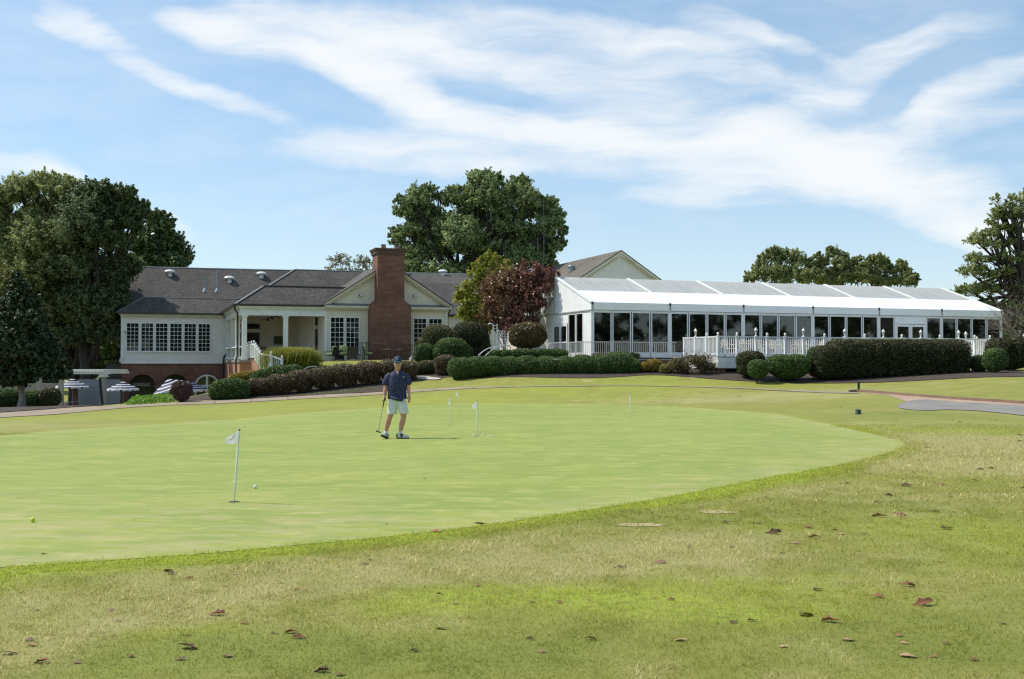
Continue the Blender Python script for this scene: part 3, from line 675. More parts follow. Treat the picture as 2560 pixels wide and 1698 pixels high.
MB().prism([(14, .5), (29, .5), (29, 4.4), (20, 9.4), (14, 5.6)], 'x', -13.2, -13.05).build('gable_wall', SIDING, club)
MB().box(-13.0, 19, 24, 24.2, .5, 4).build('rear_wall', SIDING, club)
# --- porch: lower mansard band, upper hip, beam, columns, ceiling
roof('porch_roof', [[(-6.05, -.35, 5.40), (0.1, -.35, 5.42), (2.05, 1.75, 6.80), (-3.95, 1.75, 6.80)],
                    [(-6.05, -.35, 5.40), (-3.95, 1.75, 6.80), (-3.95, 12.3, 6.80), (-6.05, 12.5, 5.36)]], SHING)
MB().box(-3.95, 2.4, 1.76, 9, 6.70, 6.79).build('flat_roof', DARKM, club)
MB().tube([(-3.97, 1.75, 6.83), (2.0, 1.75, 6.83)], .06, 6).build('ridge_cap', DARKM, club)
roof('upper_roof', [[(-3.9, 5.7, 6.6), (4.6, 5.7, 6.6), (8.5, 9, 8.66), (-.85, 9, 8.64)], [(-3.9, 5.7, 6.6), (-.85, 9, 8.64), (-.85, 13, 8.64), (-3.9, 15, 6.6)], [(-.85, 9, 8.64), (8.5, 9, 8.66), (8.5, 14, 8.0), (-.85, 14, 8.0)]], SHING)
MB().tube([(-.85, 9, 8.66), (8.0, 9, 8.68)], .05, 6).build('ridge_cap', GREYM, club)
m = MB(); m.box(-5.72, 0, -.16, .22, 4.72, 5.14); m.box(-5.78, 0, -.22, .25, 5.14, 5.24); m.box(-5.9, 0.0, -.32, .25, 5.24, 5.32); m.box(-5.76, 0, -.19, .24, 4.68, 4.72)
m.box(-5.70, -5.32, .25, 12.6, 4.72, 5.14); m.box(-5.78, -5.3, .255, 12.6, 5.145, 5.24); m.box(-5.92, -5.3, .255, 12.3, 5.245, 5.32)
m.build('porch_beam', WHITE, club)
m = MB()
for i in range(36): m.box(-5.7 + i*.16, -5.63 + i*.16, -.23, -.165, 5.06, 5.135)
for i in range(70): m.box(-5.79, -5.725, .3 + i*.17, .37 + i*.17, 5.06, 5.135)
m.build('dentil_moulding', CREAM, club)
gutter('gutter', [(-6.1, -.40, 5.38), (-.05, -.40, 5.40)]); gutter('gutter', [(-6.1, -.35, 5.38), (-6.1, 12.3, 5.34)])
MB().box(-5.6, 0.2, -.1, 13.4, 5.02, 5.08).build('porch_ceiling', CREAM, club)
PF = 1.67
for (u, v) in ((-5.40, 0), (-2.66, 0), (-5.48, 4.0), (-5.48, 8.0), (-5.48, 12.2)):
    m = MB(); q = .155
    m.box(u-q, u+q, v-q, v+q, PF+.25, 4.55); m.box(u-q-.05, u+q+.05, v-q-.05, v+q+.05, PF, PF+.25); m.box(u-q-.03, u+q+.03, v-q-.03, v+q+.03, 4.55, 4.60); m.box(u-q-.06, u+q+.06, v-q-.06, v+q+.06, 4.60, 4.71)
    m.build('column', WHITE, club)
MB().box(-5.75, 0.0, -.25, 13.4, PF-.18, PF).build('porch_floor', plain('porch_floor_concrete', (.30,.27,.24)), club)
boxes('porch_brick_base', BRICKL, club, [(-5.68, -5.4, .1, 12.65, -2.4, PF-.185), (-5.68, -.1, -.15, .1, -1.6, PF-.185)])
boxes('porch_rail', WHITE, club, [(-5.72, -5.42, .25, 12.6, PF+.85, PF+.93), (-5.64, -5.5, .25, 12.6, PF+.1, PF+.15)])
MB().box(-5.44, 0.3, 13.4, 13.55, PF, 5.02).build('porch_rear_wall', SIDINGC, club)
MB().box(0, .15, .12, 13.4, .9, 5.02).build('porch_side_wall', SIDINGC, club)
# doors on the porch
def door(u0, u1, z0, z1, v, axis='u', tr=(0, 0)):
    m = MB(); face = -1
    def bx(m, a0, a1, b0, b1, c0, c1):
        lo_, hi_ = min(c0, c1), max(c0, c1)
        m.box(a0, a1, lo_, hi_, b0, b1) if axis == 'u' else m.box(lo_, hi_, a0, a1, b0, b1)
    bx(m, u0, u1, z0, z0+.7, v-.06, v); bx(m, u0, u0+.13, z0+.7, z1, v-.06, v); bx(m, u1-.13, u1, z0+.7, z1, v-.06, v); bx(m, u0+.13, u1-.13, z1-.14, z1, v-.06, v)
    for k_ in (1, 2): x = u0+.13+(u1-u0-.26)*k_/3; bx(m, x-.015, x+.015, z0+.7, z1-.14, v-.05, v-.02)
    for k_ in (1, 2, 3): z = z0+.7+(z1-z0-.84)*k_/4; bx(m, u0+.13, u1-.13, z-.015, z+.015, v-.049, v-.021)
    d = m.build('door', DOORB, club)
    p = MB(); bx(p, u0+.13, u1-.13, z0+.7, z1-.14, v-.034, v-.03); p.build('pane', PANE, d)
    hb = MB(); (hb.ball((u1-.08, v-.1, z0+1), .035) if axis == 'u' else hb.ball((v-.1, u0+.08, z0+1), .035)); hb.build('handle', plain('brass', (.5,.35,.12), metal=1, rough=.3), d)
    f = MB(); bx(f, u0-.09, u0, z0, tr[1]+.1, v-.08, v); bx(f, u1, u1+.09, z0, tr[1]+.1, v-.08, v); bx(f, u0, u1, z1, tr[0], v-.08, v); bx(f, u0, u1, tr[1], tr[1]+.1, v-.08, v)
    f.build('door_frame', CREAM, club)
    t_ = MB(); bx(t_, u0, u1, tr[0], tr[0]+.03, v-.05, v); bx(t_, u0, u1, tr[1]-.03, tr[1], v-.05, v)
    for k_ in range(0, 6): x = u0+.01+(u1-u0-.02)*k_/5; bx(t_, x-.012, x+.012, tr[0]+.03, tr[1]-.03, v-.05, v)
    t_ = t_.build('transom', DOORB, club); p = MB(); bx(p, u0, u1, tr[0]+.03, tr[1]-.03, v-.02, v-.015); p.build('pane', PANE, t_)
door(-4.9, -2.96, PF, 3.90, 13.38, tr=(4.17, 4.60))
door(2.25, 3.55, PF, 3.90, -.02, axis='v', tr=(4.12, 4.75))
m = MB()
for i in range(9): m.box(-.05, -.003, 4.1+i*.95, 4.18+i*.95, PF, 4.7)
for i in range(3): m.box(-.05, -.003, .35+i*.75, .43+i*.75, 2.35, 4.7)
m.box(-.045, -.002, .3, 2.0, 2.28, 2.34); m.build('wall_battens', WHITE, club)
# --- gabled room
GR = 8.80
boxes('front_siding_wall', SIDINGC, club, [(0, 3.3, -.10, 0.02, .8, 5.22), (5.7, GR, -.10, .02, .8, 5.22)])
boxes('siding_wall', SIDINGC, club, [(3.3, 5.7, -.1, .02, .8, 5.22), (GR-.12, GR, .03, 9.1, .8, 5.22)])
boxes('corner_board', WHITE, club, [(-.02, .12, -.14, -.101, 1.3, 5.2), (GR-.12, GR+.02, -.14, -.101, 1.3, 5.2)])
for (u0, u1) in ((.42, 1.30), (1.49, 2.37), (6.34, 7.22), (7.45, 8.38)): window(club, u0, u1, 2.22, 4.60, -.10, 3, 7)
apex = (4.43, 8.53)
def rk(u): return apex[1] - abs(u-apex[0]) * (.655 if u < apex[0] else .645)
MB().prism([(.1, 5.45), (GR-.05, 5.45), (apex[0], rk(apex[0])-.22)], 'y', -.06, .05).build('gable_siding', SIDINGC, club)
m = MB(); m.box(-.16, 3.06, -.42, -.105, 5.30, 5.44); m.box(5.94, GR+.2, -.42, -.105, 5.30, 5.44); m.box(-.08, 3.06, -.30, -.105, 5.22, 5.30); m.box(5.94, GR+.1, -.30, -.105, 5.22, 5.30)
for i in range(19): m.box(-.02+i*.165, .06+i*.165, -.28, -.11, 5.13, 5.218)
for i in range(17): m.box(5.98+i*.165, 6.06+i*.165, -.28, -.11, 5.13, 5.218)
m.build('dentil_cornice', CREAM, club)
for P4 in ([(-.18, -.44, 5.45), (3.06, -.44, 5.45), (3.06, -.07, 5.60), (-.0, -.07, 5.60)], [(5.94, -.44, 5.45), (GR+.22, -.44, 5.45), (GR-.0, -.07, 5.60), (5.94, -.07, 5.60)]): MB().slab(P4, (0, 0, -.02)).build('pent_flashing', LEADM, club)
m = MB(); D = Vector((0, 0, 0))
for sgn, uend in ((-1, -.25), (1, GR+.28)):
    s_ = .655 if sgn < 0 else .645
    e0 = Vector((apex[0], 0, apex[1])); e1 = Vector((uend, 0, apex[1]-abs(uend-apex[0])*s_))
    for (o0, o1, ya, yb) in ((-.02, -.16, -.42, -.06), (-.16, -.27, -.30, -.06)):
        m.slab([e0+Vector((0,ya,o0)), e1+Vector((0,ya,o0)), e1+Vector((0,ya,o1)), e0+Vector((0,ya,o1))], (0, yb-ya, 0))
    L = (e1-e0).length; n = int(L/.19)
    for i in range(2, n):
        p = e0 + (e1-e0)*(i/n) + Vector((0, 0, -.31)); m.box(p.x-.045, p.x+.045, -.27, -.062, p.z-.05, p.z+.04)
m.build('raking_cornice', CREAM, club)
roof('gable_roof', [[(-.30, -.50, rk(-.30)+.05), (apex[0], -.50, apex[1]+.05), (apex[0], 9.2, apex[1]+.05), (-.30, 9.2, rk(-.30)+.05)],
                    [(GR+.33, -.50, rk(GR+.33)+.05), (apex[0], -.50, apex[1]+.05), (apex[0], 9.2, apex[1]+.05), (GR+.33, 9.2, rk(GR+.33)+.05)]], SHINGY, .07)
# --- chimney
m = MB(); v0, v1 = -1.0, -.11
m.box(3.02, 5.90, v0, v1, .8, 5.40)
for i in range(4):
    q = i*.12; m.box(3.02+q, 5.90-q, v0+.0, v1, 5.40+i*.1, 5.50+i*.1)
m.box(3.50, 5.42, v0+.02, v1+.8, 5.80, 9.02); 
ch = m.build('chimney', BRICK, club)
m = MB(); m.box(3.45, 5.47, v0-.03, v1+.85, 9.02, 9.10); m.box(3.40, 5.52, v0-.08, v1+.9, 9.10, 9.30); m.box(3.34, 5.58, v0-.14, v1+.96, 9.30, 9.40); m.box(3.30, 5.62, v0-.18, v1+1.0, 9.40, 9.46)
m.build('chimney_cap', BRICKD, ch)
for u in (4.0, 4.95):
    m = MB(); m.box(u-.16, u+.16, -.75, -.43, 9.46, 9.62); f = m.build('flue', BRICKL, ch)
    m = MB(); m.box(u-.13, u+.13, -.72, -.46, 9.62, 9.72); m.box(u-.17, u+.17, -.76, -.42, 9.72, 9.76); m.build('flue_cap', LEADM, f)
# --- things on the roofs
def roofz(u, v): return 9.43 + (9.68-9.43)*(u+13.4)/32.9 - (20-v)*.632
for (px, py) in ((424,681), (573,697), (653,686), (1107,694)):
    # solve for the point on the main slope
    v = 18.0
    for _ in range(30):
        u, z = CH.at(px, py, v); zz = roofz(u, v); v += (z - .25 - zz) * .8
    u, z = CH.at(px, py, v)
    if px > 1000: zz = 8.35 + (v-14.3)*.24; zz = max(zz, roofz(u, v))
    m = MB(); m.lathe((u, v, zz-.15), [(.20, 0), (.20, .32), (.30, .33), (.42, .40), (.44, .46), (.36, .56), (.18, .62), (.02, .64)], 18)
    m.build('roof_vent', plain('white_vent_metal', (.80,.82,.82), rough=.35), club, smooth=True)
for (px, py0, py1) in ((513,695,726), (544,671,726)):
    u, z0_ = CH.at(px, py1, 15.6); u, z1_ = CH.at(px, py0, 15.6)
    m = MB(); m.tube([(u, 15.6, z0_-.3), (u, 15.6, z1_)], .085, 10); m.tube([(u, 15.6, z1_-.12), (u, 15.6, z1_+.03)], .12, 10); m.lathe((u, 15.6, z0_-.15), [(.24, 0), (.16, .2), (.1, .3)], 12)
    m.build('flue_pipe', GREYM, club, smooth=True)
for (px, py) in ((492,668), (660,672), (741,671)):
    u, z = CH.at(px, py, 20); MB().tube([(u, 20, z-.4), (u, 20, z+.05)], .012, 5).build('lightning_rod', GREYM, club)
u, z = CH.at(943.5, 622, -.5); MB().tube([(3.42, -.5, 9.4), (3.42, -.5, z+.1)], .012, 5).build('lightning_rod', GREYM, club)
for (u, z) in ((2.5, 6.21), (6.39, 6.24)):
    m = MB(); m.box(u-.03, u+.03, -.2, -.061, z-.03, z+.03); m.add([(u-.12,-.2,z-.1),(u+.12,-.2,z-.1),(u+.12,-.2,z+.07),(u-.12,-.2,z+.07),(u-.09,-.34,z-.12),(u+.09,-.34,z-.12),(u+.12,-.30,z+.06),(u-.12,-.30,z+.06)], [(0,1,2,3),(7,6,5,4),(0,4,5,1),(1,5,6,2),(2,6,7,3),(3,7,4,0)])
    f = m.build('floodlight', DARKM, club); MB().add([(u-.08,-.342,z-.10),(u+.08,-.342,z-.10),(u+.1,-.312,z+.04),(u-.1,-.312,z+.04)], [(0,1,2,3)]).build('lens', plain('pale_lens', (.6,.6,.58), rough=.2), f)
# downpipes
def down(pts): MB().tube(pts, .065, 8).build('downpipe', DARKM, club, smooth=True)
down([(UR-.35, WV-.43, 5.25), (UR-.35, WV-.42, 5.1), (UR-.05, WV-.12, 4.85), (UR-.04, WV-.1, 4.6), (UR-.12, WV-.1, 2.2), (UR-.35, WV-.1, 1.9), (UR-.38, WV-.1, 1.3), (UR-.40, WV-.12, -2)])
down([(-6.02, .15, 5.3), (-6.02, .2, 5.1), (-5.85, .4, 4.9), (-5.8, .5, 4.6), (-5.8, .5, 1.9), (-5.9, .45, 1.7), (-5.9, .45, -1.2)])
down([(GR+.15, -.3, 5.3), (GR+.15, -.25, 5.15), (GR+.06, 0, 4.9), (GR+.06, .05, 1.4)])
MB().tube([(UL-.07, WV-.1, 1.75), (UL-.07, WV-.1, 1.5)], .05, 8).tube([(UL-.07, WV-.1, 1.75), (UL+.05, WV-.1, 1.85)], .05, 8).build('vent_pipe', WHITE, club)
# --- golf shop sign
def text_mesh(body, size, depth, mat_, parent, loc, rot, name='lettering'):
    cu = bpy.data.curves.new(name, 'FONT'); cu.body = body; cu.size = size; cu.extrude = depth; cu.align_x = 'CENTER'; cu.align_y = 'CENTER'
    o = bpy.data.objects.new(name, cu); COL.objects.link(o); bpy.context.view_layer.update(); me = bpy.data.meshes.new_from_object(o.evaluated_get(bpy.context.evaluated_depsgraph_get())); bpy.data.objects.remove(o); me.materials.clear(); me.materials.append(mat_)
    o = bpy.data.objects.new(name, me); COL.objects.link(o); o.parent = parent; o.location = loc; o.rotation_euler = rot; return o
sg = thing('shop_sign', 'pale sign reading GOLF SHOP hung over the doors inside the first brick arch', 'sign', CH.w(-11.86, WV+1.2, -.23), TH)
MB().box(-.58, .58, -.02, .02, -.12, .12).build('board', plain('pale_sign_board', (.42,.43,.38), (.36,.37,.33)), sg)
text_mesh('GOLF SHOP', .17, .004, plain('dark_sign_letters', (.07,.08,.06)), sg, (0, -.027, 0), (PI/2, 0, 0))
MB().tube([(-.45, 0, .12), (-.45, 0, 1.1)], .01, 5).tube([(.45, 0, .12), (.45, 0, 1.1)], .01, 5).build('hanger', BLACK, sg)
# --- ceiling fans
fan_l = ['dark ceiling fan with light, leftmost and deepest of four under the porch ceiling', 'dark ceiling fan with light, second from the left under the porch ceiling',
         'dark ceiling fan with light, third from the left under the porch ceiling', 'dark ceiling fan partly hidden by the inner porch column, rightmost of four']
for i, (px, py, v) in enumerate(((669,802,8.6),(680,797.5,6.4),(692.5,793,4.4),(705,791.5,3.2))):
    u, z = CH.at(px, py, v); z = min(z, 4.85)
    t = thing('ceiling_fan', fan_l[i], 'ceiling fan', CH.w(u, v, z), TH, 'ceiling fans on the porch')
    if i == 0:
        MB().lathe((0,0,0), [(.02,-.02),(.13,0),(.15,.08),(.1,.14),(.02,.15)], 12).build('motor', BLACK, t, smooth=True)
        MB().tube([(0,0,.14), (0,0,5.02-z)], .02, 6).build('rod', BLACK, t)
        for k_ in range(5):
            c, s_ = math.cos(k_*2*PI/5+.3), math.sin(k_*2*PI/5+.3)
            MB().slab([(c*.14-s_*.03, s_*.14+c*.03, .06), (c*.62-s_*.07, s_*.62+c*.07, .07), (c*.62+s_*.07, s_*.62-c*.07, .05), (c*.14+s_*.03, s_*.14-c*.03, .04)], (0,0,.012)).build('blade', BLACK, t)
        MB().ball((0,0,-.06), .09, 10, 6, (1,1,.7)).build('lamp_bowl', plain('frosted_bowl', (.6,.58,.5), rough=.3), t, smooth=True); f0 = t
    else:
        for c_ in f0.children: copy_tree(c_, t)
u, z = CH.at(698, 851, 13.35)
pa = thing('painting', 'dark painting of green leaves and a yellow flower on the porch wall', 'painting', CH.w(-1.42, 13.36, 3.28), TH)
MB().box(-.42, .42, -.03, 0, -.34, .34).build('frame', BLACK, pa)
def art():
    m, t, p, out = newmat('painted_canvas'); co = t.node('ShaderNodeTexCoord').outputs['Object']
    n = t.node('ShaderNodeTexWave', ins={'Vector': co, 'Scale': 1.6, 'Distortion': 7.0, 'Detail': 2.0}, wave_type='RINGS')
    c = t.ramp(n.outputs['Fac'], [(0, (.004,.012,.018)), (.45, (.01,.05,.025)), (.7, (.05,.12,.02)), (.9, (.16,.17,.02))])
    t.set(p.inputs['Base Color'], c); return m
MB().box(-.40, .40, -.034, -.031, -.32, .32).build('canvas', art(), pa)

# ------------------------------------------------------------------ second building behind the tent
G2V = 14.0; (gu, gz_) = CH.at(1554, 625, G2V); gr_u, gr_z = CH.at(1657, 701, G2V); SL = (gz_-gr_z)/(gr_u-gu)
gb = thing('gabled_hall', 'white clapboard hall with a big dentilled gable rising behind the white tent', 'building', CH.w(gu, G2V, 0), TH)
HW = 7.6; ez = gz_ - HW*SL
MB().prism([(-HW+.4, .4), (HW-.4, .4), (HW-.4, ez+.1), (0, gz_-.42), (-HW+.4, ez+.1)], 'y', .3, .5).build('gable_wall', SIDING, gb)
boxes('side_wall', SIDING, gb, [(-HW+.4, -HW+.55, .5, 22, .4, ez+.1), (HW-.55, HW-.4, .5, 22, .4, ez+.1), (-HW+.4, HW-.4, 22, 22.2, .4, ez)])
m = MB()
for s_ in (-1, 1): m.slab([(0, 0, gz_), (s_*HW, 0, ez), (s_*HW, 22.5, ez), (0, 22.5, gz_)], (0, 0, -.1))
m.build('roof', SHINGB, gb)
m = MB()
for s_ in (-1, 1):
    for o0, o1, ya, yb in ((-.1, -.34, .02, .29), (-.34, -.56, .12, .29)):
        m.slab([(0, ya, gz_+o0), (s_*HW, ya, ez+o0), (s_*HW, ya, ez+o1), (0, ya, gz_+o1)], (0, yb-ya, 0))
m.build('raking_cornice', CREAM, gb)
m = MB()
for s_ in (-1, 1):
    for i in range(2, 34):
        x = s_*i*.24; z = gz_ - abs(x)*SL - .47; m.box(x-.05, x+.05, .06, .121, z-.06, z+.06)
m.build('dentil_moulding', plain('ochre_dentils', (.50,.42,.26)), gb)
def g2(px, py, v):
    u, z = CH.at(px, py, v); return u-gu, v-G2V, z
x, y, z = g2(1429, 658, 20)
zr_ = gz_ - abs(x)*SL
MB().lathe((x, y, zr_-.1), [(.3,0),(.3,.45),(.36,.46),(.36,.6),(.3,.68),(.05,.72)], 16).build('roof_vent', GREYM, gb, smooth=True)
x, y, z = g2(1400, 692, 16.5); zr_ = gz_ - abs(x)*SL; MB().tube([(x, y, zr_-.1), (x, y, zr_+.45)], .05, 8).build('flue_pipe', DARKM, gb)
for px, t0, t1, r, lab in ((1359.7, 497, 676, .03, 'tall thin grey antenna mast rising above the roof behind the red tree'), (1344, 593, 680, .025, 'short thin antenna mast standing left of the tall mast')):
    v = 30.0; u, z0_ = CH.at(px, t1, v); _, z1_ = CH.at(px, t0, v)
    a = thing('antenna_mast', lab, 'antenna', CH.w(u, v, 1.2), 0, 'antenna masts behind the roofs')
    MB().tube([(0,0,0), (0,0,(z1_-1.2)*.55)], r*1.5, 8).build('mast', GREYM, a); MB().tube([(0,0,(z1_-1.2)*.55), (0,0,z1_-1.2)], [r, r*.5], 8).build('whip', GREYM, a)
# ------------------------------------------------------------------ marquee tent
FABRIC = plain('white_tent_fabric', (.86,.87,.88), (.80,.81,.82), scale=1.5, rough=.5)
def tent_roof_mat():
    m, t, p, out = newmat('tent_roof_fabric'); co = t.node('ShaderNodeTexCoord').outputs['Object']; s = t.node('ShaderNodeSeparateXYZ', ins={0: co})
    mp = t.node('ShaderNodeMapping', ins={0: co}); mp.inputs['Scale'].default_value = (3.2, .35, .35); n = t.noise(mp.outputs[0], 1.6, 6, .6, .2); n2 = t.noise(co, 9, 3)
    edge = t.m('ADD', s.outputs[2], t.m('MULTIPLY', t.m('SUBTRACT', n2, .5), .03))
    g = t.smooth(edge, 5.79, 5.82)                         # grey with dirt streaks above a straight edge, white below
    grey = t.mixc(t.smooth(n, .3, .7), (.50,.49,.46,1), (.39,.38,.355,1))
    grey = t.mixc(t.smooth(s.outputs[2], 6.4, 6.85, 0, .3), grey, (.52,.51,.48,1))
    t.set(p.inputs['Base Color'], t.mixc(g, (.86,.87,.88,1), grey)); p.inputs['Roughness'].default_value = .5; return m
TROOF = tent_roof_mat()
te = thing('party_tent', 'long white frame tent with six bays, glazed walls and a grey-streaked ridge roof', 'tent', TE.o, TH)
W_T, ZR, ZEV, ZV, FL = 11.1, 6.84, 4.95, 4.52, 1.82
def roofpanel(u0, u1, side, name):
    n, k = 10, 8; V = []; Fs = []
    for j in range(k+1):
        for i in range(n+1):
            a = i/n; b = j/k; v = (5.55*b) if side < 0 else (W_T - 5.55*b); z = ZEV + (ZR-ZEV)*b - .07*math.sin(PI*a)*math.sin(PI*b)*.8
            V.append((u0+(u1-u0)*a, v, z))
    for j in range(k):
        for i in range(n): q = j*(n+1)+i; Fs.append((q, q+1, q+n+2, q+n+1))
    return MB().add(V, Fs).build(name, TROOF, te, smooth=True)
for i in range(6):
    for s_ in (-1, 1): roofpanel(5*i+.04, 5*i+4.96, s_, 'roof_panel')
for i in range(7):
    for s_ in (-1, 1):
        m = MB(); y0 = -.02 if s_ < 0 else W_T+.02
        for o in (-.05, .05): m.bar((5*i+o, y0, ZEV+.02), (5*i+o, 5.55, ZR+.03), .045, .06)
        m.bar((5*i, y0, ZEV+.0), (5*i, 5.55, ZR+.01), .06, .03)
        m.build('rafter', WHITE, te)
SHADOWGREY = plain('pale_grey_fabric', (.74,.77,.80), (.68,.71,.74), rough=.5)
for i in range(6):
    for v in (-.03, W_T+.01):
        m = MB(); m.box(5*i+.07, 5*i+4.93, v, v+.02, ZV, ZEV-.01); m.build('valance', FABRIC, te)
for i in range(7):
    for v in (0, W_T-.12):
        MB().box(5*i-.07, 5*i+.07, v, v+.12, FL, ZEV-.03).build('leg', WHITE, te)
    MB().box(5*i-.05, 5*i+.05, -.06, -.035, ZEV-.12, ZEV+.03).tube([(5*i, -.07, ZEV-.06), (5*i, -.05, ZV-.1)], .012, 5).build('rafter_fitting', DARKM, te)
MB().box(.05, 29.95, .03, .10, ZV-.10, ZV-.02).build('top_rail', WHITE, te)
for i in range(6):
    for j in range(4):
        u0 = 5*i + j*1.25; 
        if i == 4 and j in (1, 2): continue
        m = MB(); l = .09 if j == 0 else .055; r = .09 if j == 3 else .055
        m.box(u0+l-.02, u0+l+.035, .02, .09, FL, ZV-.101); m.box(u0+1.25-r-.035, u0+1.25-r+.02, .02, .09, FL, ZV-.101)
        m.box(u0+l+.035, u0+1.25-r-.035, .03, .08, 2.02, 2.08); m.box(u0+l+.035, u0+1.25-r-.035, .04, .07, FL, 2.02); m.box(u0+l+.035, u0+1.25-r-.035, .03, .08, ZV-.15, ZV-.101)
        f = m.build('window', VINYL, te)
        MB().box(u0+l+.035, u0+1.25-r-.035, .052, .058, 2.08, ZV-.15).build('pane', TPANE, f)
# door bay
MB().box(21.30, 23.70, .04, .08, 3.98, ZV-.101).build('panel_above_door', FABRIC, te)
def tdoor(a0, a1, z1, fixed, axis='u'):
    m = MB()
    def bx(m, x0, x1, z0, z1_, c0, c1): m.box(x0, x1, c0, c1, z0, z1_) if axis == 'u' else m.box(c0, c1, x0, x1, z0, z1_)
    bx(m, a0, a0+.13, FL, z1, fixed, fixed+.05); bx(m, a1-.13, a1, FL, z1, fixed, fixed+.05); bx(m, a0+.13, a1-.13, z1-.15, z1, fixed, fixed+.05); bx(m, a0+.13, a1-.13, FL, FL+.22, fixed, fixed+.05)
    d = m.build('door', VINYL, te); p = MB(); bx(p, a0+.13, a1-.13, FL+.22, z1-.15, fixed+.02, fixed+.026); p.build('pane', TPANE, d)
    h = MB(); bx(h, a0+.13, a1-.13, 2.72, 2.76, fixed-.03, fixed+.0); h.build('handle', VINYL, d)
tdoor(21.34, 22.49, 3.95, .02); tdoor(22.51, 23.66, 3.95, .02)
MB().box(21.24, 21.335, .0, .1, FL, ZV-.1).build('door_post', VINYL, te); MB().box(23.665, 23.76, .0, .1, FL, ZV-.1).build('door_post', VINYL, te)
MB().bar((.25, .16, 4.42), (4.75, .16, 2.05), .07).build('brace', WHITE, te); MB().bar((25.25, .16, 2.05), (29.75, .16, 4.42), .07).build('brace', WHITE, te)
# gable ends
for u in (0, 30):
    s_ = -1 if u == 0 else 1
    MB().prism([(-.02, ZEV-.01), (-.02, ZV), (W_T+.02, ZV), (W_T+.02, ZEV-.01), (5.55, ZR-.02)], 'x', u+s_*.06, u+s_*.08).build('gable_fabric', FABRIC, te)
    MB().bar((u+s_*.12, -.03, ZEV+.0), (u+s_*.12, 5.55, ZR+.02), .05, .07).build('gable_edge', FABRIC, te); MB().bar((u+s_*.12, W_T+.03, ZEV), (u+s_*.12, 5.55, ZR+.02), .05, .07).build('gable_edge', FABRIC, te)
MB().tube([(-.10, 5.55, ZR-.5), (-.13, 5.58, 5.9), (-.10, 5.52, 5.2), (-.1, 5.55, ZV-.02)], [.03,.05,.05,.03], 8).build('rolled_flap', plain('grey_strap', (.35,.35,.34)), te)
MB().box(-.11, -.09, 0, W_T, ZV-.03, ZV+.03).build('gable_hem', plain('hem_grey', (.5,.5,.49)), te)
def gwin(v0, v1, z0=2.08, z1=4.35):
    m = MB(); m.box(-.05, .03, v0-.06, v0, FL, ZV); m.box(-.05, .03, v1, v1+.06, FL, ZV); m.box(-.04, .02, v0, v1, z1, ZV-.03); m.box(-.04, .02, v0, v1, FL, z0)
    f = m.build('window', VINYL, te); MB().box(-.012, -.006, v0, v1, z0, z1).build('pane', TPANE, f)
for a, b in ((1.32, 2.22), (2.42, 3.40), (8.08, 8.96), (9.12, 10.1)): gwin(a, b)
tdoor(3.62, 4.72, 3.85, -.05, axis='v'); tdoor(4.76, 5.86, 3.85, -.05, axis='v')
MB().box(-.03, 0, 3.47, 8.01, 3.86, ZV-.01).build('panel_above_door', FABRIC, te)
MB().box(-.03, 0, 5.88, 8.01, FL, 3.85).build('wall_panel', FABRIC, te); MB().box(-.03, 0, .12, 1.25, FL, ZV-.01).build('wall_panel', FABRIC, te); MB().box(-.03, 0, 10.17, W_T, FL, ZV-.01).build('wall_panel', FABRIC, te)
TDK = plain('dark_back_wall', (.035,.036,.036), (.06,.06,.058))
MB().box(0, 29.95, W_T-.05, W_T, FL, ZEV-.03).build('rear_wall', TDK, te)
MB().box(29.98, 30.0, .1, W_T-.1, FL, ZEV).build('end_wall', FABRIC, te)
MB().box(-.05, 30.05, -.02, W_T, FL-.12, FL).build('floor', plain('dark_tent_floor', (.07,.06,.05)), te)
CURT = plain('sheer_white_drape', (.75,.76,.78), (.62,.63,.66), scale=2, rough=.7)
for i in range(0, 7):
    for s_ in (-1, 1):
        if (i == 0 and s_ < 0) or (i == 6 and s_ > 0) or i in (0, 6): continue
        m = MB(); n = 9; V = []; Fs = []
        for j in range(9):
            b = j/8; wd = .10 + .32*b; z = 4.45 - b*2.6
            for k_ in range(n): a = k_/(n-1); V.append((5*i + s_*(.08 + wd*a), .28 + .04*math.sin(k_*2.4), z))
        for j in range(8):
            for k_ in range(n-1): q = j*n+k_; Fs.append((q, q+1, q+n+1, q+n))
        m.add(V, Fs).build('drape', CURT, te, smooth='all')
for i in (0, 1, 2, 3, 4, 5):
    m = MB(); V = []; Fs = []; n = 15
    for j in range(4):
        for k_ in range(n):
            a = k_/(n-1); sag = .75*(1-(2*a-1)**2)
            V.append((5*i+.1+4.8*a, 2.2+.5*j+.05*math.sin(k_*3), 4.85 - sag*(1-.12*j) + .06*math.sin(j*3)))
    for j in range(3):
        for k_ in range(n-1): q = j*n+k_; Fs.append((q, q+1, q+n+1, q+n))
    m.add(V, Fs).build('ceiling_swag', CURT, te, smooth='all')

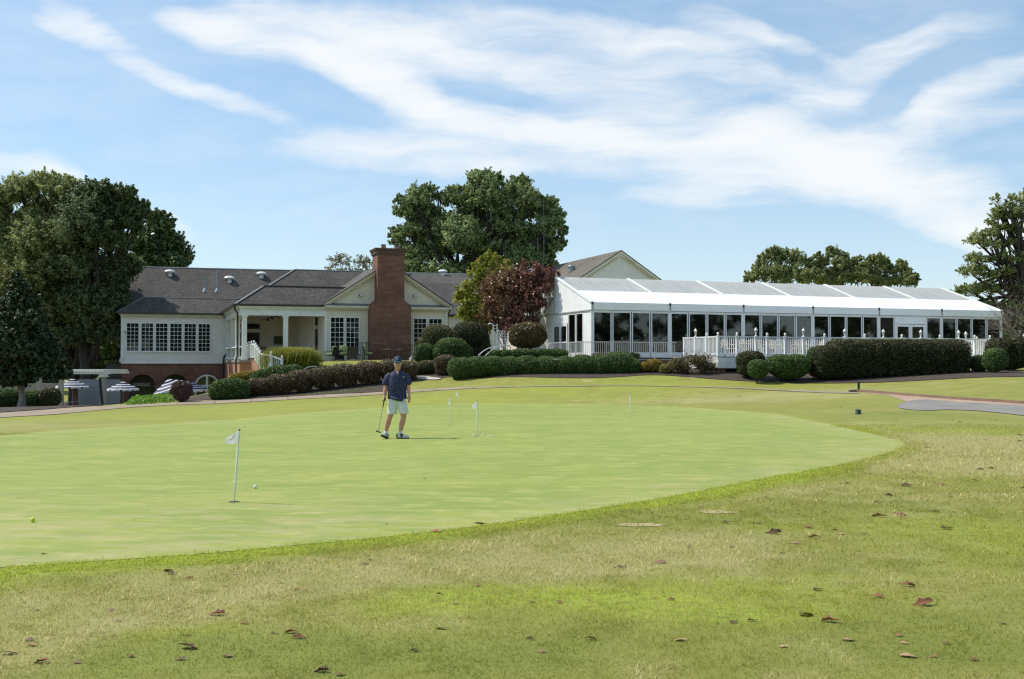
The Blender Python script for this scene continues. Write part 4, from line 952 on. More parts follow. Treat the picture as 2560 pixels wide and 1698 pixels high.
# ------------------------------------------------------------------ deck, railings, post lanterns
dk = thing('timber_deck', 'white painted timber deck raised on brick piers in front of the tent', 'deck', TE.o, TH)
DU0, DU1, DV0, DV1 = 4.37, 24.7, -6.46, -.05
MB().box(DU0, DU1, DV0, DV1, 1.74, 1.82).build('decking', plain('weathered_decking', (.42,.41,.39), (.34,.33,.31), sx=(8,1,1)), dk)
for (z0, z1) in ((1.46, 1.735), (1.19, 1.455)):
    MB().box(DU0-.03, DU1+.03, DV0-.03, DV0, z0, z1).build('fascia_board', WHITE, dk)
    MB().box(DU0-.03, DU0, DV0, -2.8, z0, z1).build('fascia_board', WHITE, dk)
for u in (4.65, 8.2, 11.8, 15.4, 19, 22.6, 24.3):
    MB().box(u-.25, u+.25, DV0+.12, DV0+.55, .2, 1.19).build('brick_pier', BRICK, dk)
tr = thing('brick_terrace', 'low brick terrace under the metal railing at the corner of the tent', 'terrace', TE.o, TH)
MB().box(-3.2, DU0-.04, -2.3, -.03, .3, 1.62).build('brick_base', BRICK, tr); MB().box(-3.25, DU0-.04, -2.35, -.03, 1.62, 1.68).build('paving', STONE, tr)
def rail_run(parent, a, b, z0, z1, gap=.125, pk=.038, top=(.09, .06), mat_=VINYL):
    """top rail, bottom rail and pickets between two plan points"""
    a = Vector((a[0], a[1], 0)); b = Vector((b[0], b[1], 0)); za0, za1 = (z0 if hasattr(z0, '__len__') else (z0, z0)); zb0, zb1 = (z1 if hasattr(z1, '__len__') else (z1, z1))
    A0, B0 = a + Vector((0,0,za0)), b + Vector((0,0,za1)); A1, B1 = a + Vector((0,0,zb0)), b + Vector((0,0,zb1))
    MB().bar(A1, B1, *top).build('top_rail', mat_, parent); MB().bar(A0, B0, .05, .06).build('bottom_rail', mat_, parent)
    m = MB(); L = (b-a).length; n = max(2, int(L/gap))
    for i in range(1, n): t = i/n; m.bar(A0 + (B0-A0)*t, A1 + (B1-A1)*t, pk)
    m.build('baluster_lattice' if False else 'pickets', mat_, parent)
dr = thing('deck_railing', 'white picket railing with ball-topped posts round the timber deck', 'railing', TE.o, TH)
front = [CHx for CHx in (1795,1842.6,1889.8,1918,1963,2008.6,2061.5,2111.9,2162,2208.5,2254.6,2302,2350,2396.7,2436.7,2475)]
lamps_at = {1889.8, 2008.6, 2111.9, 2208.5, 2302, 2396.7}
fu = [TE.at(x, 850, DV0+.06)[0] for x in front]
def post(parent, u, v, z0, z1, ball=True, s_=.065):
    MB().box(u-s_, u+s_, v-s_, v+s_, z0, z1).box(u-s_-.02, u+s_+.02, v-s_-.02, v+s_+.02, z1+.001, z1+.03).build('post', VINYL, parent)
    if ball: MB().lathe((u, v, z1+.031), [(.03,0),(.025,.03),(.055,.06),(.07,.11),(.055,.16),(.02,.185)], 12).build('finial', VINYL, parent, smooth=True)
def lantern(u, v, z, label, master=[None]):
    loc = TE.w(u, v, z)
    if master[0] is None:
        t = thing('post_lantern', label, 'lantern', loc, TH, 'white lanterns on the railing posts')
        MB().lathe((0,0,0), [(.06,0),(.06,.03),(.03,.05),(.028,.10),(.05,.12),(.055,.14)], 10).build('stem', VINYL, t, smooth=True)
        MB().lathe((0,0,.14), [(.05,0),(.085,.17),(.08,.175)], 6).build('glass_body', plain('frosted_lantern_glass', (.55,.57,.56), rough=.2), t)
        MB().lathe((0,0,.315), [(.105,0),(.10,.02),(.05,.09),(.03,.10),(.03,.12),(.008,.17)], 6).build('cap', VINYL, t)
        master[0] = t
    else:
        t = copy_tree(master[0]); t.location = loc; t['label'] = label
    return t
ZRL = 2.86
ordn = ['first', 'second', 'third', 'fourth', 'fifth', 'sixth']; k_ = 0
for x, u in zip(front, fu):
    post(dr, u, DV0+.06, 1.82, ZRL+.02, ball=x not in lamps_at)
    if x in lamps_at:
        lantern(u, DV0+.06, ZRL+.05, 'white post lantern, %s from the left along the front of the deck railing' % ordn[k_]); k_ += 1
for u0, u1 in zip(fu[:-1], fu[1:]): rail_run(dr, (u0+.066, DV0+.06), (u1-.066, DV0+.06), 1.93, ZRL)
sv = [TE.side(x, 850, DU0+.06)[0] for x in (1766.5, 1739, 1711.4)]
for i, v in enumerate(sv):
    post(dr, DU0+.06, v, 1.82, ZRL+.02, ball=i == 0 or False)
lantern(DU0+.06, sv[1], ZRL+.05, 'white post lantern over the left side of the deck railing, nearest the tent brace')
for v0, v1 in zip([DV0+.06] + sv[:-1], sv): rail_run(dr, (DU0+.06, v0+.066), (DU0+.06, v1-.066), 1.93, ZRL)
for v0, v1 in ((DV0+.06, -3.4), (-3.4, -.3)): rail_run(dr, (DU1-.06, v0+.066), (DU1-.06, v1-.066), 1.93, ZRL); post(dr, DU1-.06, v1, 1.82, ZRL+.02)
lantern(fu[-2], DV0+.75, ZRL-.0, 'white post lantern just behind the last ball-topped post of the deck railing')
post(dr, fu[-2], DV0+.75, 1.82, ZRL-.03, ball=False)
# ramp railing to the right of the deck
rr = thing('ramp_railing', 'white picket railing beyond the tall clipped bush at the right end of the deck', 'railing', TE.o, TH)
us = [26.6, 28.6, 30.6, 32.6, 34.6]
for u in us: post(rr, u, -5.2, 1.0, 2.78, ball=u != us[0])
for a, b in zip(us[:-1], us[1:]): rail_run(rr, (a+.066, -5.2), (b-.066, -5.2), 1.75, 2.7)
lantern(us[0], -5.2, 2.81, 'white post lantern above the tall clipped bush, rightmost of all')
# grey metal railing on the terrace
mr = thing('metal_railing', 'pale grey metal railing with thin bars along the brick terrace before the tent', 'railing', TE.o, TH)
PM = plain('pale_grey_metal', (.55,.56,.55), (.45,.46,.45), rough=.4)
z0, z1 = 1.78, 2.62
def mrail(a, b, parent):
    A = Vector((*a, 0)); B = Vector((*b, 0)); L = (B-A).length
    MB().tube([A+Vector((0,0,z1)), B+Vector((0,0,z1))], .022, 8).build('top_rail', PM, parent); MB().bar(A+Vector((0,0,z0)), B+Vector((0,0,z0)), .03).build('bottom_rail', PM, parent)
    m = MB(); n = int(L/.115)
    for i in range(1, n): p = A + (B-A)*i/n; m.bar(p+Vector((0,0,z0)), p+Vector((0,0,z1)), .016)
    m.build('pickets', PM, parent)
    for i in range(int(L/1.5)+1): p = A + (B-A)*min(1, i*1.5/L); MB().bar(p+Vector((0,0,1.66)), p+Vector((0,0,z1)), .035).build('post', PM, parent)
mrail((-1.6, -2.1), (DU0-.1, -2.1), mr); mrail((-1.6, -2.05), (-1.6, 5.5), mr)
# two white handrails beside steps
def handrail(label, P, Pd, zz):
    t = thing('handrail', label, 'handrail', P, 0, 'white curved handrails')
    MB().tube([Vector(p) for p in spline(Pd, False, 5)], .03, 8).build('rail', VINYL, t, smooth='all')
    e = Vector(Pd[-1]); MB().tube([e, e - Vector((0,0,zz))], .03, 8).build('post', VINYL, t, smooth=True)
    e = Vector(Pd[0]); MB().tube([e, e - Vector((0,0,zz*.6))], .03, 8).build('post', VINYL, t, smooth=True)
b = pt(757, 929, 63); handrail('white curved handrail rising from the brown hedge beside the patio lawn', b, [pt(757, 927, 63)-b, pt(765, 920.5, 63)-b, pt(776, 916.8, 63.3)-b, pt(791, 916, 63.6)-b], .45)
b = pt(1197, 889, 60); handrail('white curved handrail left of the round red bush, left one of the pair', b, [pt(1197, 888, 60)-b, pt(1210, 877, 60.4)-b, pt(1226, 869.5, 60.8)-b, pt(1240, 868, 61)-b, pt(1243, 872, 61)-b], .9)
b = pt(1213, 892, 60); handrail('white curved handrail left of the round red bush, right one of the pair', b, [pt(1213, 890, 59.6)-b, pt(1228, 877, 60)-b, pt(1246, 867, 60.4)-b, pt(1268, 864, 60.8)-b, pt(1275, 867, 61)-b, pt(1276, 873, 61)-b], .9)
# garden arbor
ab = thing('garden_arbor', 'white lattice garden arbor half hidden between the red trees and the hedges', 'arbor', pt(1238, 882, 63.5), .25)
m = MB()
for x in (-.12, .12):
    m.bar((x, 0, 0), (x, 0, 1.75), .05)
for i in range(9): m.bar((-.12, 0, .15+i*.19), (.12, 0, .15+i*.19), .03)
m.build('side_frame', WHITE, ab)
m = MB()
for i in range(7): m.bar((.36+i*.1, .75, .1), (.36+i*.1, .75, 1.4), .025)
for i in range(8): m.bar((.36, .77, .15+i*.17), (.96, .77, .15+i*.17), .025)
m.build('lattice_panel', WHITE, ab)
m = MB(); m.tube(spline([(-.12,0,1.70),(-.2,0,1.76),(-.32,.05,1.78),(-.42,.1,1.72)], False, 4), .03, 6); m.build('arched_top', WHITE, ab)
# ------------------------------------------------------------------ foliage
def quads(C, N, size, r, asp=1.7, bend=.25):
    """leaf-shaped quads at centres C facing normals N"""
    n = len(C); N = N / (np.linalg.norm(N, axis=1, keepdims=True) + 1e-9)
    a = r.normal(size=(n, 3)); T = np.cross(N, a); T /= np.linalg.norm(T, axis=1, keepdims=True) + 1e-9; B = np.cross(N, T)
    s = (size * (.6 + .8*r.random(n)))[:, None] if np.isscalar(size) else (size*(.6+.8*r.random(n)))[:, None]
    l = s * .5 * asp; w_ = s * .5
    V = np.stack([C - T*l, C - B*w_ + N*s*bend*.3, C + T*l - N*s*bend*.4, C + B*w_ + N*s*bend*.3], 1).reshape(-1, 3)
    i = np.arange(n)*4; return V, np.stack([i, i+1, i+2, i+3], 1)
def unit(r, n):
    v = r.normal(size=(n, 3)); return v / np.linalg.norm(v, axis=1, keepdims=True)
def crown_mesh(lobes, n, leaf, seed, clump=.30, depth=.55, cl_per=26, base_t=(0, 0), up=.45, droop=0.0, split=4, stray=.14, shoot=.55):
    """leaves gathered in clumps spread through the outer part of each lobe; tint varies clump by clump"""
    r = np.random.default_rng(seed); L = np.array(lobes, float); area = (L[:, 3]*L[:, 5] + L[:, 3]*L[:, 4] + L[:, 4]*L[:, 5]); area /= area.sum()
    rs = np.random.default_rng(seed+900); sub = [L]
    if split:
        for _ in range(split):
            J = L.copy(); d = unit(rs, len(L)); f = .62 + .3*rs.random(len(L)); d[:, 2] = d[:, 2]*.7+.25; J[:, :3] += d*L[:, 3:]*(f*1.12)[:, None]; J[:, 3:] *= (.38 + .22*rs.random(len(L)))[:, None]; sub.append(J)
        L = np.concatenate(sub); area = (L[:, 3]*L[:, 5] + L[:, 3]*L[:, 4] + L[:, 4]*L[:, 5]); area /= area.sum()
    Cs, Ns, Tt = [], [], []
    for (x, y, z, rx, ry, rz), a in zip(L, area):
        m = int(n*a); k = max(6, int(m / cl_per)); d = unit(r, k); d[:, 2] = np.where(d[:, 2] < -.45, -d[:, 2]*.6, d[:, 2]); rad = depth + (1-depth)*r.random(k)**.55
        ctr = d * rad[:, None] * np.array([rx, ry, rz])*.86; rr = (rx*ry*rz)**(1/3.)
        sh = d + unit(r, k)*.55; sh[:, 2] += shoot; sh /= np.linalg.norm(sh, axis=1, keepdims=True); ln = rr*clump*(1.3 + 2.0*r.random(k)**2)      # leafy shoots, tapering outwards
        who = r.integers(0, k, m); t_ = r.random(m)**.8; wd = rr*clump*.42*(1.05 - .8*t_)
        off = sh[who]*(ln[who]*t_)[:, None] + r.normal(size=(m, 3))*wd[:, None]*np.where(r.random(m) < stray, 1.8, 1.0)[:, None]
        P = ctr[who] + off
        nn = off/(np.linalg.norm(off, axis=1, keepdims=True)+1e-9)*.5 + d[who]*.4 + unit(r, m)*1.0; nn[:, 2] += up
        ct = r.random(k); Cs.append(P + np.array([x, y, z])); Ns.append(nn); Tt.append(np.clip(ct[who]*.55 + r.random(m)*.45, 0, 1))
    C = np.concatenate(Cs); V, Fq = quads(C, np.concatenate(Ns), leaf, r)
    return V, Fq, np.concatenate(Tt)
def limbs(m, base, top, r0, lobes, rg, n_l=None, gn=7):
    base = Vector(base); top = Vector(top); k = 6; pts = []
    for i in range(k+1): t = i/k; p = base.lerp(top, t); pts.append(p + Vector((rg.uniform(-1,1), rg.uniform(-1,1), 0))*r0*.5*(t > 0))
    m.tube([pts[0] - Vector((0,0,.3))] + pts, [r0*1.5] + [r0*(1.25 if i == 0 else 1-.6*i/k) for i in range(k+1)], gn)
    for (x, y, z, rx, ry, rz) in (lobes if n_l is None else lobes[:n_l]):
        e = Vector((x, y, z)); t = rg.uniform(.35, .95); s_ = base.lerp(top, t); s_ = pts[min(k, int(t*k))]
        if (e - s_).length < .4: continue
        q1 = s_.lerp(e, .35) + Vector((0,0,-.06))*(e-s_).length; q2 = s_.lerp(e, .7) + Vector((rg.uniform(-.1,.1), rg.uniform(-.1,.1), .02))*(e-s_).length
        rb = r0*.42; m.tube([s_, q1, q2, e], [rb, rb*.75, rb*.5, rb*.2], 5)
        for _ in range(3):
            f = e + Vector((rg.uniform(-1,1)*rx, rg.uniform(-1,1)*ry, rg.uniform(-.3,1)*rz))*.8; m.tube([q2, q2.lerp(f, .5), f], [rb*.35, rb*.22, rb*.06], 4)
BARK = plain('grey_brown_bark', (.060,.050,.040), (.032,.027,.022), scale=5, rough=.95, bump=.6, bscale=14, sx=(1,1,.25))
BARKL = plain('pale_bark', (.30,.27,.23), (.18,.155,.13), scale=5, rough=.9, sx=(1,1,.4))
OAK = leafmat('oak_leaves', [(0.039,0.061,0.025), (0.099,0.145,0.055), (0.166,0.213,0.085), (0.254,0.282,0.131)], trans=.5)
OAKR = leafmat('willow_oak_leaves', [(0.103,0.137,0.055), (0.251,0.315,0.118), (0.410,0.443,0.182), (0.569,0.524,0.239)], trans=.5)
MAG = leafmat('glossy_dark_leaves', [(0.014,0.031,0.014), (0.031,0.061,0.022), (0.056,0.092,0.031), (0.164,0.092,0.044)], rough=.45, trans=.12, spec=.3)
YEL = leafmat('yellow_green_leaves', [(0.121,0.169,0.027), (0.270,0.338,0.041), (0.432,0.432,0.068), (0.540,0.338,0.081)], trans=.4)
RED = leafmat('burgundy_leaves', [(0.072,0.042,0.035), (0.184,0.077,0.061), (0.320,0.128,0.090), (0.400,0.208,0.136)], rough=.35, trans=.25, spec=.5)
REDB = leafmat('russet_leaves', [(0.068,0.045,0.028), (0.188,0.096,0.054), (0.300,0.150,0.075), (0.285,0.247,0.090)], rough=.35, trans=.25, spec=.5)
PALE = leafmat('sparse_pale_leaves', [(0.121,0.137,0.068), (0.241,0.251,0.114), (0.280,0.246,0.105)], trans=.35)
LIT = leafmat('bright_far_leaves', [(0.070,0.140,0.021), (0.135,0.216,0.027), (0.198,0.286,0.033)], trans=.5)
HOLLY = leafmat('clipped_holly_leaves', [(0.024,0.051,0.016), (0.061,0.113,0.031), (0.119,0.189,0.051), (0.201,0.238,0.092)], rough=.55, trans=.2, spec=.22)
PURP = leafmat('barberry_leaves', [(.040,.034,.020), (.105,.078,.042), (.175,.118,.062), (.17,.20,.06)], rough=.5, trans=.2)
BRNTOP = leafmat('bronze_tipped_leaves', [(0.033,0.055,0.021), (0.073,0.091,0.033), (0.137,0.127,0.046), (0.273,0.160,0.073)], rough=.55, trans=.15, spec=.25)
DKTOP = leafmat('dark_photinia_leaves', [(0.018,0.033,0.014), (0.042,0.058,0.023), (0.078,0.078,0.030), (0.194,0.103,0.055)], rough=.55, trans=.15, spec=.2)
GOLD = leafmat('golden_leaves', [(0.123,0.158,0.021), (0.243,0.216,0.027), (0.374,0.242,0.033), (0.462,0.187,0.055)], trans=.3)
GCOV = leafmat('fresh_ground_cover_leaves', [(0.088,0.210,0.021), (0.132,0.264,0.022), (0.220,0.374,0.044)], trans=.4)
TWIG = plain('brown_twigs', (.09,.06,.04), (.05,.035,.025))
def tree(name, label, loc, trunk_h, r0, lobes, n, leaf, mat_, seed, group=None, cat='tree', bark=None, top=None, **kw):
    """lobes are given relative to loc"""
    t = thing(name, label, cat, loc, 0, group); rg = random.Random(seed)
    m = MB(); limbs(m, (0,0,0), top or (0,0,trunk_h), r0, lobes, rg, kw.pop('n_l', None)); m.build('trunk', bark or BARK, t, smooth='all')
    V, Fq, T = crown_mesh(lobes, n, leaf, seed, **kw); fastmesh('crown', V, Fq, mat_, t, T); return t
def px_lobes(L, Y, base, dy=.8, seed=0):
    """lobes measured as (px, py, radius px[, radius y px]) at distance Y, scattered in depth"""
    rg = random.Random(seed); out = []
    for l in L:
        px, py, rp = l[:3]; rz = l[3] if len(l) > 3 else rp; s = Y/F; p = pt(px, py, Y); oy = rg.uniform(-1, 1)*dy*rp*s*1.2
        out.append((p.x-base.x, p.y-base.y+oy, p.z-base.z, rp*s, rp*s*1.05, rz*s))
    return out
# --- left: great oaks
def big(label, px, Y, L, n, leaf, mat_, seed, zbase, r0, th, grp='tall trees left of the clubhouse', name='oak_tree', **kw):
    n = int(n*2.5); leaf *= .50; kw.setdefault('clump', .25); kw['clump'] *= 1.05; kw['cl_per'] = 40; kw.setdefault('shoot', .8); L = [(l[0], l[1]+l[2]*.16+2) + tuple(q*.93 for q in l[2:]) for l in L]
    b = pt(px, 906, Y); b.z = zbase; return tree(name, label, b, th, r0, px_lobes(L, Y, b, seed=seed), n, leaf, mat_, seed, grp, **kw)
big('huge dark oak overhanging the left end of the clubhouse roof, nearest the wing', 219, 80, [(250,530,48),(300,520,42),(335,540,30),(205,500,40),(235,480,34),(270,480,28),(318,490,26),(352,515,22),(225,580,70),(280,600,46),(262,680,52),(200,670,60),(275,750,36,50),(240,770,60),(175,760,55),(330,570,30),(205,840,50,28),(285,710,30),(265,835,46,30),(230,815,50,34),(280,800,26,44),(180,850,44,22)], 74000, .26, OAK, 3, -2.2, .62, 9, depth=.35, clump=.30)
big('tall pale-topped oak at the far left, filling the upper corner beside the great dark oak', 193, 82, [(60,480,42),(20,500,40),(110,475,38),(150,470,34),(185,480,36),(-30,520,50),(95,530,60),(160,540,55),(20,570,62),(130,610,70),(50,640,75),(-40,620,70),(180,640,50),(100,700,70),(40,740,60),(150,730,62),(-60,720,60),(30,455,20),(75,450,18),(140,448,18),(178,455,18),(120,810,60,32),(60,820,60,40),(10,800,60,50),(150,840,44,26),(95,780,60,40),(175,790,44,40)], 84000, .25, OAKR, 4, -2.2, .55, 9, depth=.35, clump=.30)
big('darker broad magnolia-like tree rising over the roof at the right of the great oaks', 385, 100, [(400,560,34),(372,600,44),(420,600,34),(440,635,34),(410,650,44),(360,650,50),(452,660,24),(385,535,22),(400,540,14),(330,610,30),(465,655,8),(340,700,50)], 30000, .33, leafmat('broad_dark_leaves', [(0.039,0.079,0.028), (0.084,0.149,0.044), (0.149,0.211,0.062), (0.329,0.239,0.072)], rough=.35, trans=.15), 5, -1, .5, 8, depth=.4, clump=.24)
big('dark oak behind the others, seen in the gap left of the clubhouse', 120, 104, [(0,760,60),(60,800,60),(110,760,60),(170,800,60),(230,800,55),(285,800,40,60),(20,850,50),(90,860,50)], 26000, .33, OAK, 8, -2, .5, 9, depth=.3)
big('sunlit pale green tree far behind, glimpsed between the dark trunks', 235, 128, [(180,885,34,26),(225,895,38,26),(270,885,38,30),(300,905,34,26),(190,930,40,20),(250,935,44,20)], 9000, .38, LIT, 9, -3, .2, 4, grp='far trees', name='far_tree')
# dense screen of far woodland beyond (a wood nobody could count)
def wood(name, x0, x1, y0, z0, z1, n, seed, mat_):
    r = np.random.default_rng(seed); k = 90; L = []
    for i in range(k):
        x = x0 + (x1-x0)*r.random(); z = z0 + (z1-z0)*r.random()**1.2; L.append((x, y0 + r.random()*8, z, 2.2+2*r.random(), 2.4, 2.0+1.6*r.random()))
    V, Fq, T = crown_mesh(L, n, .5, seed, depth=.3, split=0); o = fastmesh(name, V, Fq, mat_, None, T); tag(o, 'dark mass of far woodland closing the view low behind the left trees', 'woodland', kind='stuff')
wood('far_woodland', -74, -33, 118, -3, 6.5, 26000, 31, OAK)
r = np.random.default_rng(99); Lw = []
for i in range(190):
    t_ = r.random()*1.9; x, y = 118 - 85*t_ + r.normal()*4, 50 - 95*min(t_, 1) - 12*max(0, t_-1) + r.normal()*4; hh = 15*(.55 + .45*r.random()); Lw.append((x, y, hh*r.random(), 3.2, 3.2, 2.8))
V, Fq, T = crown_mesh(Lw, 60000, .7, 5, depth=.3, split=0); o = fastmesh('woodland', V, Fq, OAK, None, T); tag(o, 'belt of trees outside the view, mirrored in the dark tent and clubhouse windows', 'woodland', kind='stuff')
# yellow-green tree at the edge and the dark magnolia in front
big('yellow-green tree at the left edge, behind the dark magnolia', 10, 66, [(10,700,34),(40,690,20),(-20,720,40),(30,740,36),(0,780,40),(-40,760,40)], 12000, .16, leafmat('autumn_green_leaves', [(0.052,0.088,0.018), (0.140,0.175,0.035), (0.203,0.203,0.041), (0.243,0.149,0.041)], trans=.35), 12, -1.2, .16, 5, grp='small trees at the left', name='small_tree')
b = pt(53, 1017, 56.5); b.z = float(H(b.x, b.y))
Lm = [(45,705,14,18),(48,735,26),(40,770,38,30),(75,770,24),(30,815,50,36),(85,815,34,30),(20,860,56,40),(100,865,38,34),(60,890,60,34),(130,915,32,28),(15,915,60,34),(90,940,55,26),(150,940,26,18),(30,955,45,20),(60,830,50)]
tree('magnolia_tree', 'dark glossy cone-shaped magnolia in front at the left, standing by the path', b, 3.6, .19, px_lobes(Lm, 56.5, b, .5, 3), 60000, .11, MAG, 14, bark=BARKL, depth=.35, clump=.3, cl_per=14)
# --- centre oak behind the roof
Lc = [(1048,500,34),(1070,480,24),(1095,492,14),(1000,500,14,18),(1010,530,26),(1060,540,44),(1100,560,36),(1140,500,34),(1130,475,18),(1165,480,14),(1205,465,38),(1190,445,22),(1232,450,26),(1222,500,50),(1180,540,46),(1290,470,28),(1300,455,20),(1310,500,40),(1330,530,40),(1352,505,22),(1375,505,24,20),(1385,535,28),(1370,570,34),(1405,580,14,22),(1400,605,16,18),(1385,620,22,18),(1340,600,50),(1270,560,46),(1310,650,50,34),(1230,620,60),(1150,600,60),(1080,620,60),(1030,580,34),(990,575,18,12),(998,600,22),(1020,640,40),(1030,680,45,30),(1090,690,50,34),(1160,680,55,34),(1240,680,55,34),(1000,640,22),(1365,660,26,18),(1283,600,30),(1375,635,20,14)]
big('great rounded oak towering over the centre of the clubhouse roof', 1185, 112, Lc, 105000, .30, leafmat('great_oak_leaves', [(0.075,0.119,0.046), (0.193,0.274,0.094), (0.318,0.389,0.149), (0.449,0.486,0.219)], trans=.3), 21, .5, .75, 8, grp='trees behind the buildings', depth=.42, clump=.27)
big('small dark tree between the great oak and the gabled hall', 1380, 120, [(1372,668,16,14),(1390,672,14,12),(1360,680,14,12),(1405,668,7,6),(1410,672,8,5)], 2500, .32, OAK, 22, 2, .2, 5, grp='trees behind the buildings', name='far_tree')
t = big('thin pale tree showing over the roof left of the chimney', 880, 112, [(835,655,16,14),(825,668,12,8),(855,650,18,16),(880,660,18,14),(905,655,18,14),(925,665,18,14),(870,675,22,10),(840,678,20,8),(915,680,22,8),(848,640,10,8),(900,643,8,6)], 1500, .20, PALE, 23, .5, .22, 9, grp='trees behind the buildings', name='sparse_tree', depth=.2, clump=.5, cl_per=5)
# --- right: row behind the tent
row = [([(1872,700,12,18),(1885,690,18),(1905,650,16,22),(1925,640,20,24),(1950,640,22,30),(1905,685,28),(1935,690,34),(1965,680,26),(1985,640,18,26),(2000,655,18,30),(1990,695,28)], 'bushy olive green tree behind the tent roof, tallest and leftmost of the row'),
       ([(2028,665,16,20),(2045,645,12,18),(2020,695,30,22),(2050,680,26),(2075,700,30,22),(2060,655,14,18)], 'olive green tree behind the tent roof, second of the row from the left'),
       ([(2085,635,16,22),(2095,660,20),(2110,640,12),(2118,655,14),(2100,690,30,26),(2130,665,16,22),(2145,650,12),(2140,695,26,24)], 'olive green tree with a forked top behind the tent roof, middle of the row'),
       ([(2160,665,14,18),(2180,650,14,14),(2195,650,14,16),(2205,665,18),(2180,690,28,24),(2215,655,12),(2225,675,16),(2210,705,26,18)], 'olive green tree behind the tent roof, fourth of the row'),
       ([(2240,675,14,16),(2255,665,14,14),(2270,680,16),(2255,700,24,18),(2282,692,12,12),(2290,700,8,8),(2275,708,14,8)], 'thin rounded tree behind the tent roof, rightmost and lowest of the row')]
for i, (L, lb) in enumerate(row):
    big(lb, L[len(L)//2][0], 108, L, 13000 if i < 4 else 8000, .25, OAKR, 40+i, 1, .25, 6, grp='row of trees behind the tent', name='row_tree', depth=.3, clump=.30)
# big tree at the right edge: layered boughs
rg = random.Random(5); Lr = []
for j, (y, xl) in enumerate(((520,2485),(545,2470),(575,2462),(605,2435),(640,2420),(680,2412),(720,2385),(760,2400),(800,2420),(840,2440))):
    x = xl + 10
    while x < 2660:
        rr = rg.uniform(16, 26) * (1.0 if j > 2 else .8); Lr.append((x, y + rg.uniform(-10, 10) + max(0, (x-2560))*.05, rr, rr*.62)); x += rr*1.15
Lr += [(2490,500,9,16),(2535,495,10,18),(2550,505,14,20),(2520,515,14),(2575,490,16,24),(2600,500,20)]
big('tall layered willow oak filling the right edge, its boughs over the end of the tent', 2570, 84, Lr, 60000, .17, OAKR, 51, .6, .45, 11, grp='trees at the right edge', name='oak_tree', depth=.15, clump=.40, cl_per=10)
big('dark bushy tree low behind the right end of the tent', 2520, 88, [(2490,800,30,40),(2530,790,36,40),(2575,800,40,50),(2520,850,40,34),(2590,860,40,30)], 12000, .2, OAK, 52, .5, .2, 3, grp='trees at the right edge', name='small_tree')
# bare tree
bt = thing('bare_tree', 'leafless grey-brown tree reaching in from the right edge in front of the tent end', 'tree', pt(2615, 925, 63), 0, 'trees at the right edge')
rg = random.Random(11); m = MB(); BY = 63
def grow(p, d, L, r, lv):
    q = [p]; dd = Vector(d)
    for i in range(4):
        dd = (dd + Vector((rg.uniform(-.16,.16), rg.uniform(-.16,.16), rg.uniform(-.10,.12)))).normalized(); q.append(q[-1] + dd*L/4)
    m.tube(q, [r, r*.85, r*.7, r*.55, r*.42], 5 if lv < 2 else 4, cap=lv > 3)
    if lv < 5:
        for k_ in range(3 if lv < 3 else 4):
            j = rg.choice((2, 3, 4)) if k_ else 4; e = (dd + Vector((rg.uniform(-.75,.75), rg.uniform(-.7,.7), rg.uniform(-.35,.55)))).normalized()
            grow(q[j], e, L*rg.uniform(.58, .78), r*.5, lv+1)
for d in ((-.9,-.1,.55), (-.8,.3,.95), (-.45,-.2,1), (-1,.1,.25), (.3,.1,1), (-.6,.4,.5)): grow(Vector((0,0,.7)), Vector(d).normalized(), 1.75, .075, 1)
m.tube([(0,0,-.3), (.03,0,.4), (0,0,.75)], [.15,.12,.11], 8)
m.build('branches', plain('bare_grey_bark', (.30,.25,.21), (.20,.165,.14)), bt, smooth='all', fix=False)
V, Fq, T = crown_mesh([(-1.5,0,3.0,1.7,1.2,1.4),(-.5,0,3.6,1.5,1.2,1.5),(-2.6,0,2.4,1.0,.8,.9)], 500, .05, 3, depth=.1, clump=.6, cl_per=2); fastmesh('dead_leaves', V, Fq, leafmat('withered_leaves', [(0.210,0.123,0.070),(0.220,0.132,0.088),(0.275,0.209,0.110)]), bt, T)
# --- ornamental trees beside the tent
def spiky(L, Y, base, seed, n=26, ln=.7):
    """upright shoot tips round a crown"""
    return px_lobes(L, Y, base, .5, seed)
b = pt(1212, 880, 68); b.z = 1.5
Ly = [(1215,700,34),(1245,680,22,30),(1228,655,9,20),(1222,640,5,14),(1180,720,22),(1160,745,20,14),(1150,735,10,8),(1143,722,6,5),(1175,760,30),(1200,790,36),(1170,800,24),(1160,790,20),(1230,760,36),(1195,672,7,26),(1218,650,7,24),(1238,660,7,24),(1252,655,5,18),(1205,655,5,16),(1165,725,7,16),(1195,680,8,18),(1185,665,5,12),(1210,670,8,18),(1262,668,8,16),(1275,660,6,12),(1260,690,24),(1175,690,8,12),(1200,830,30,20)]
tree('ornamental_tree', 'yellow-green upright tree standing behind the burgundy trees', b, 2.4, .12, spiky(Ly, 68, b, 2), 22000, .085, YEL, 61, 'coloured trees beside the tent', depth=.12, clump=.42, cl_per=22, shoot=1.3)
b = pt(1262, 880, 66); b.z = 1.4
Lq = [(1255,720,36),(1235,745,30),(1225,780,24),(1265,770,38),(1250,800,30),(1285,730,34),(1280,700,24),(1300,690,22),(1318,665,6,14),(1310,680,12,16),(1240,820,26,18),(1210,795,18,12),(1220,720,16),(1290,790,30)]
tree('ornamental_tree', 'russet brown tree in front of the yellow-green one, left of the burgundy tree', b, 2.3, .11, px_lobes(Lq, 66, b, .6, 4), 16000, .085, REDB, 62, 'coloured trees beside the tent', depth=.12, clump=.42, cl_per=24, shoot=1.1)
b = pt(1320, 880, 65); b.z = 1.4
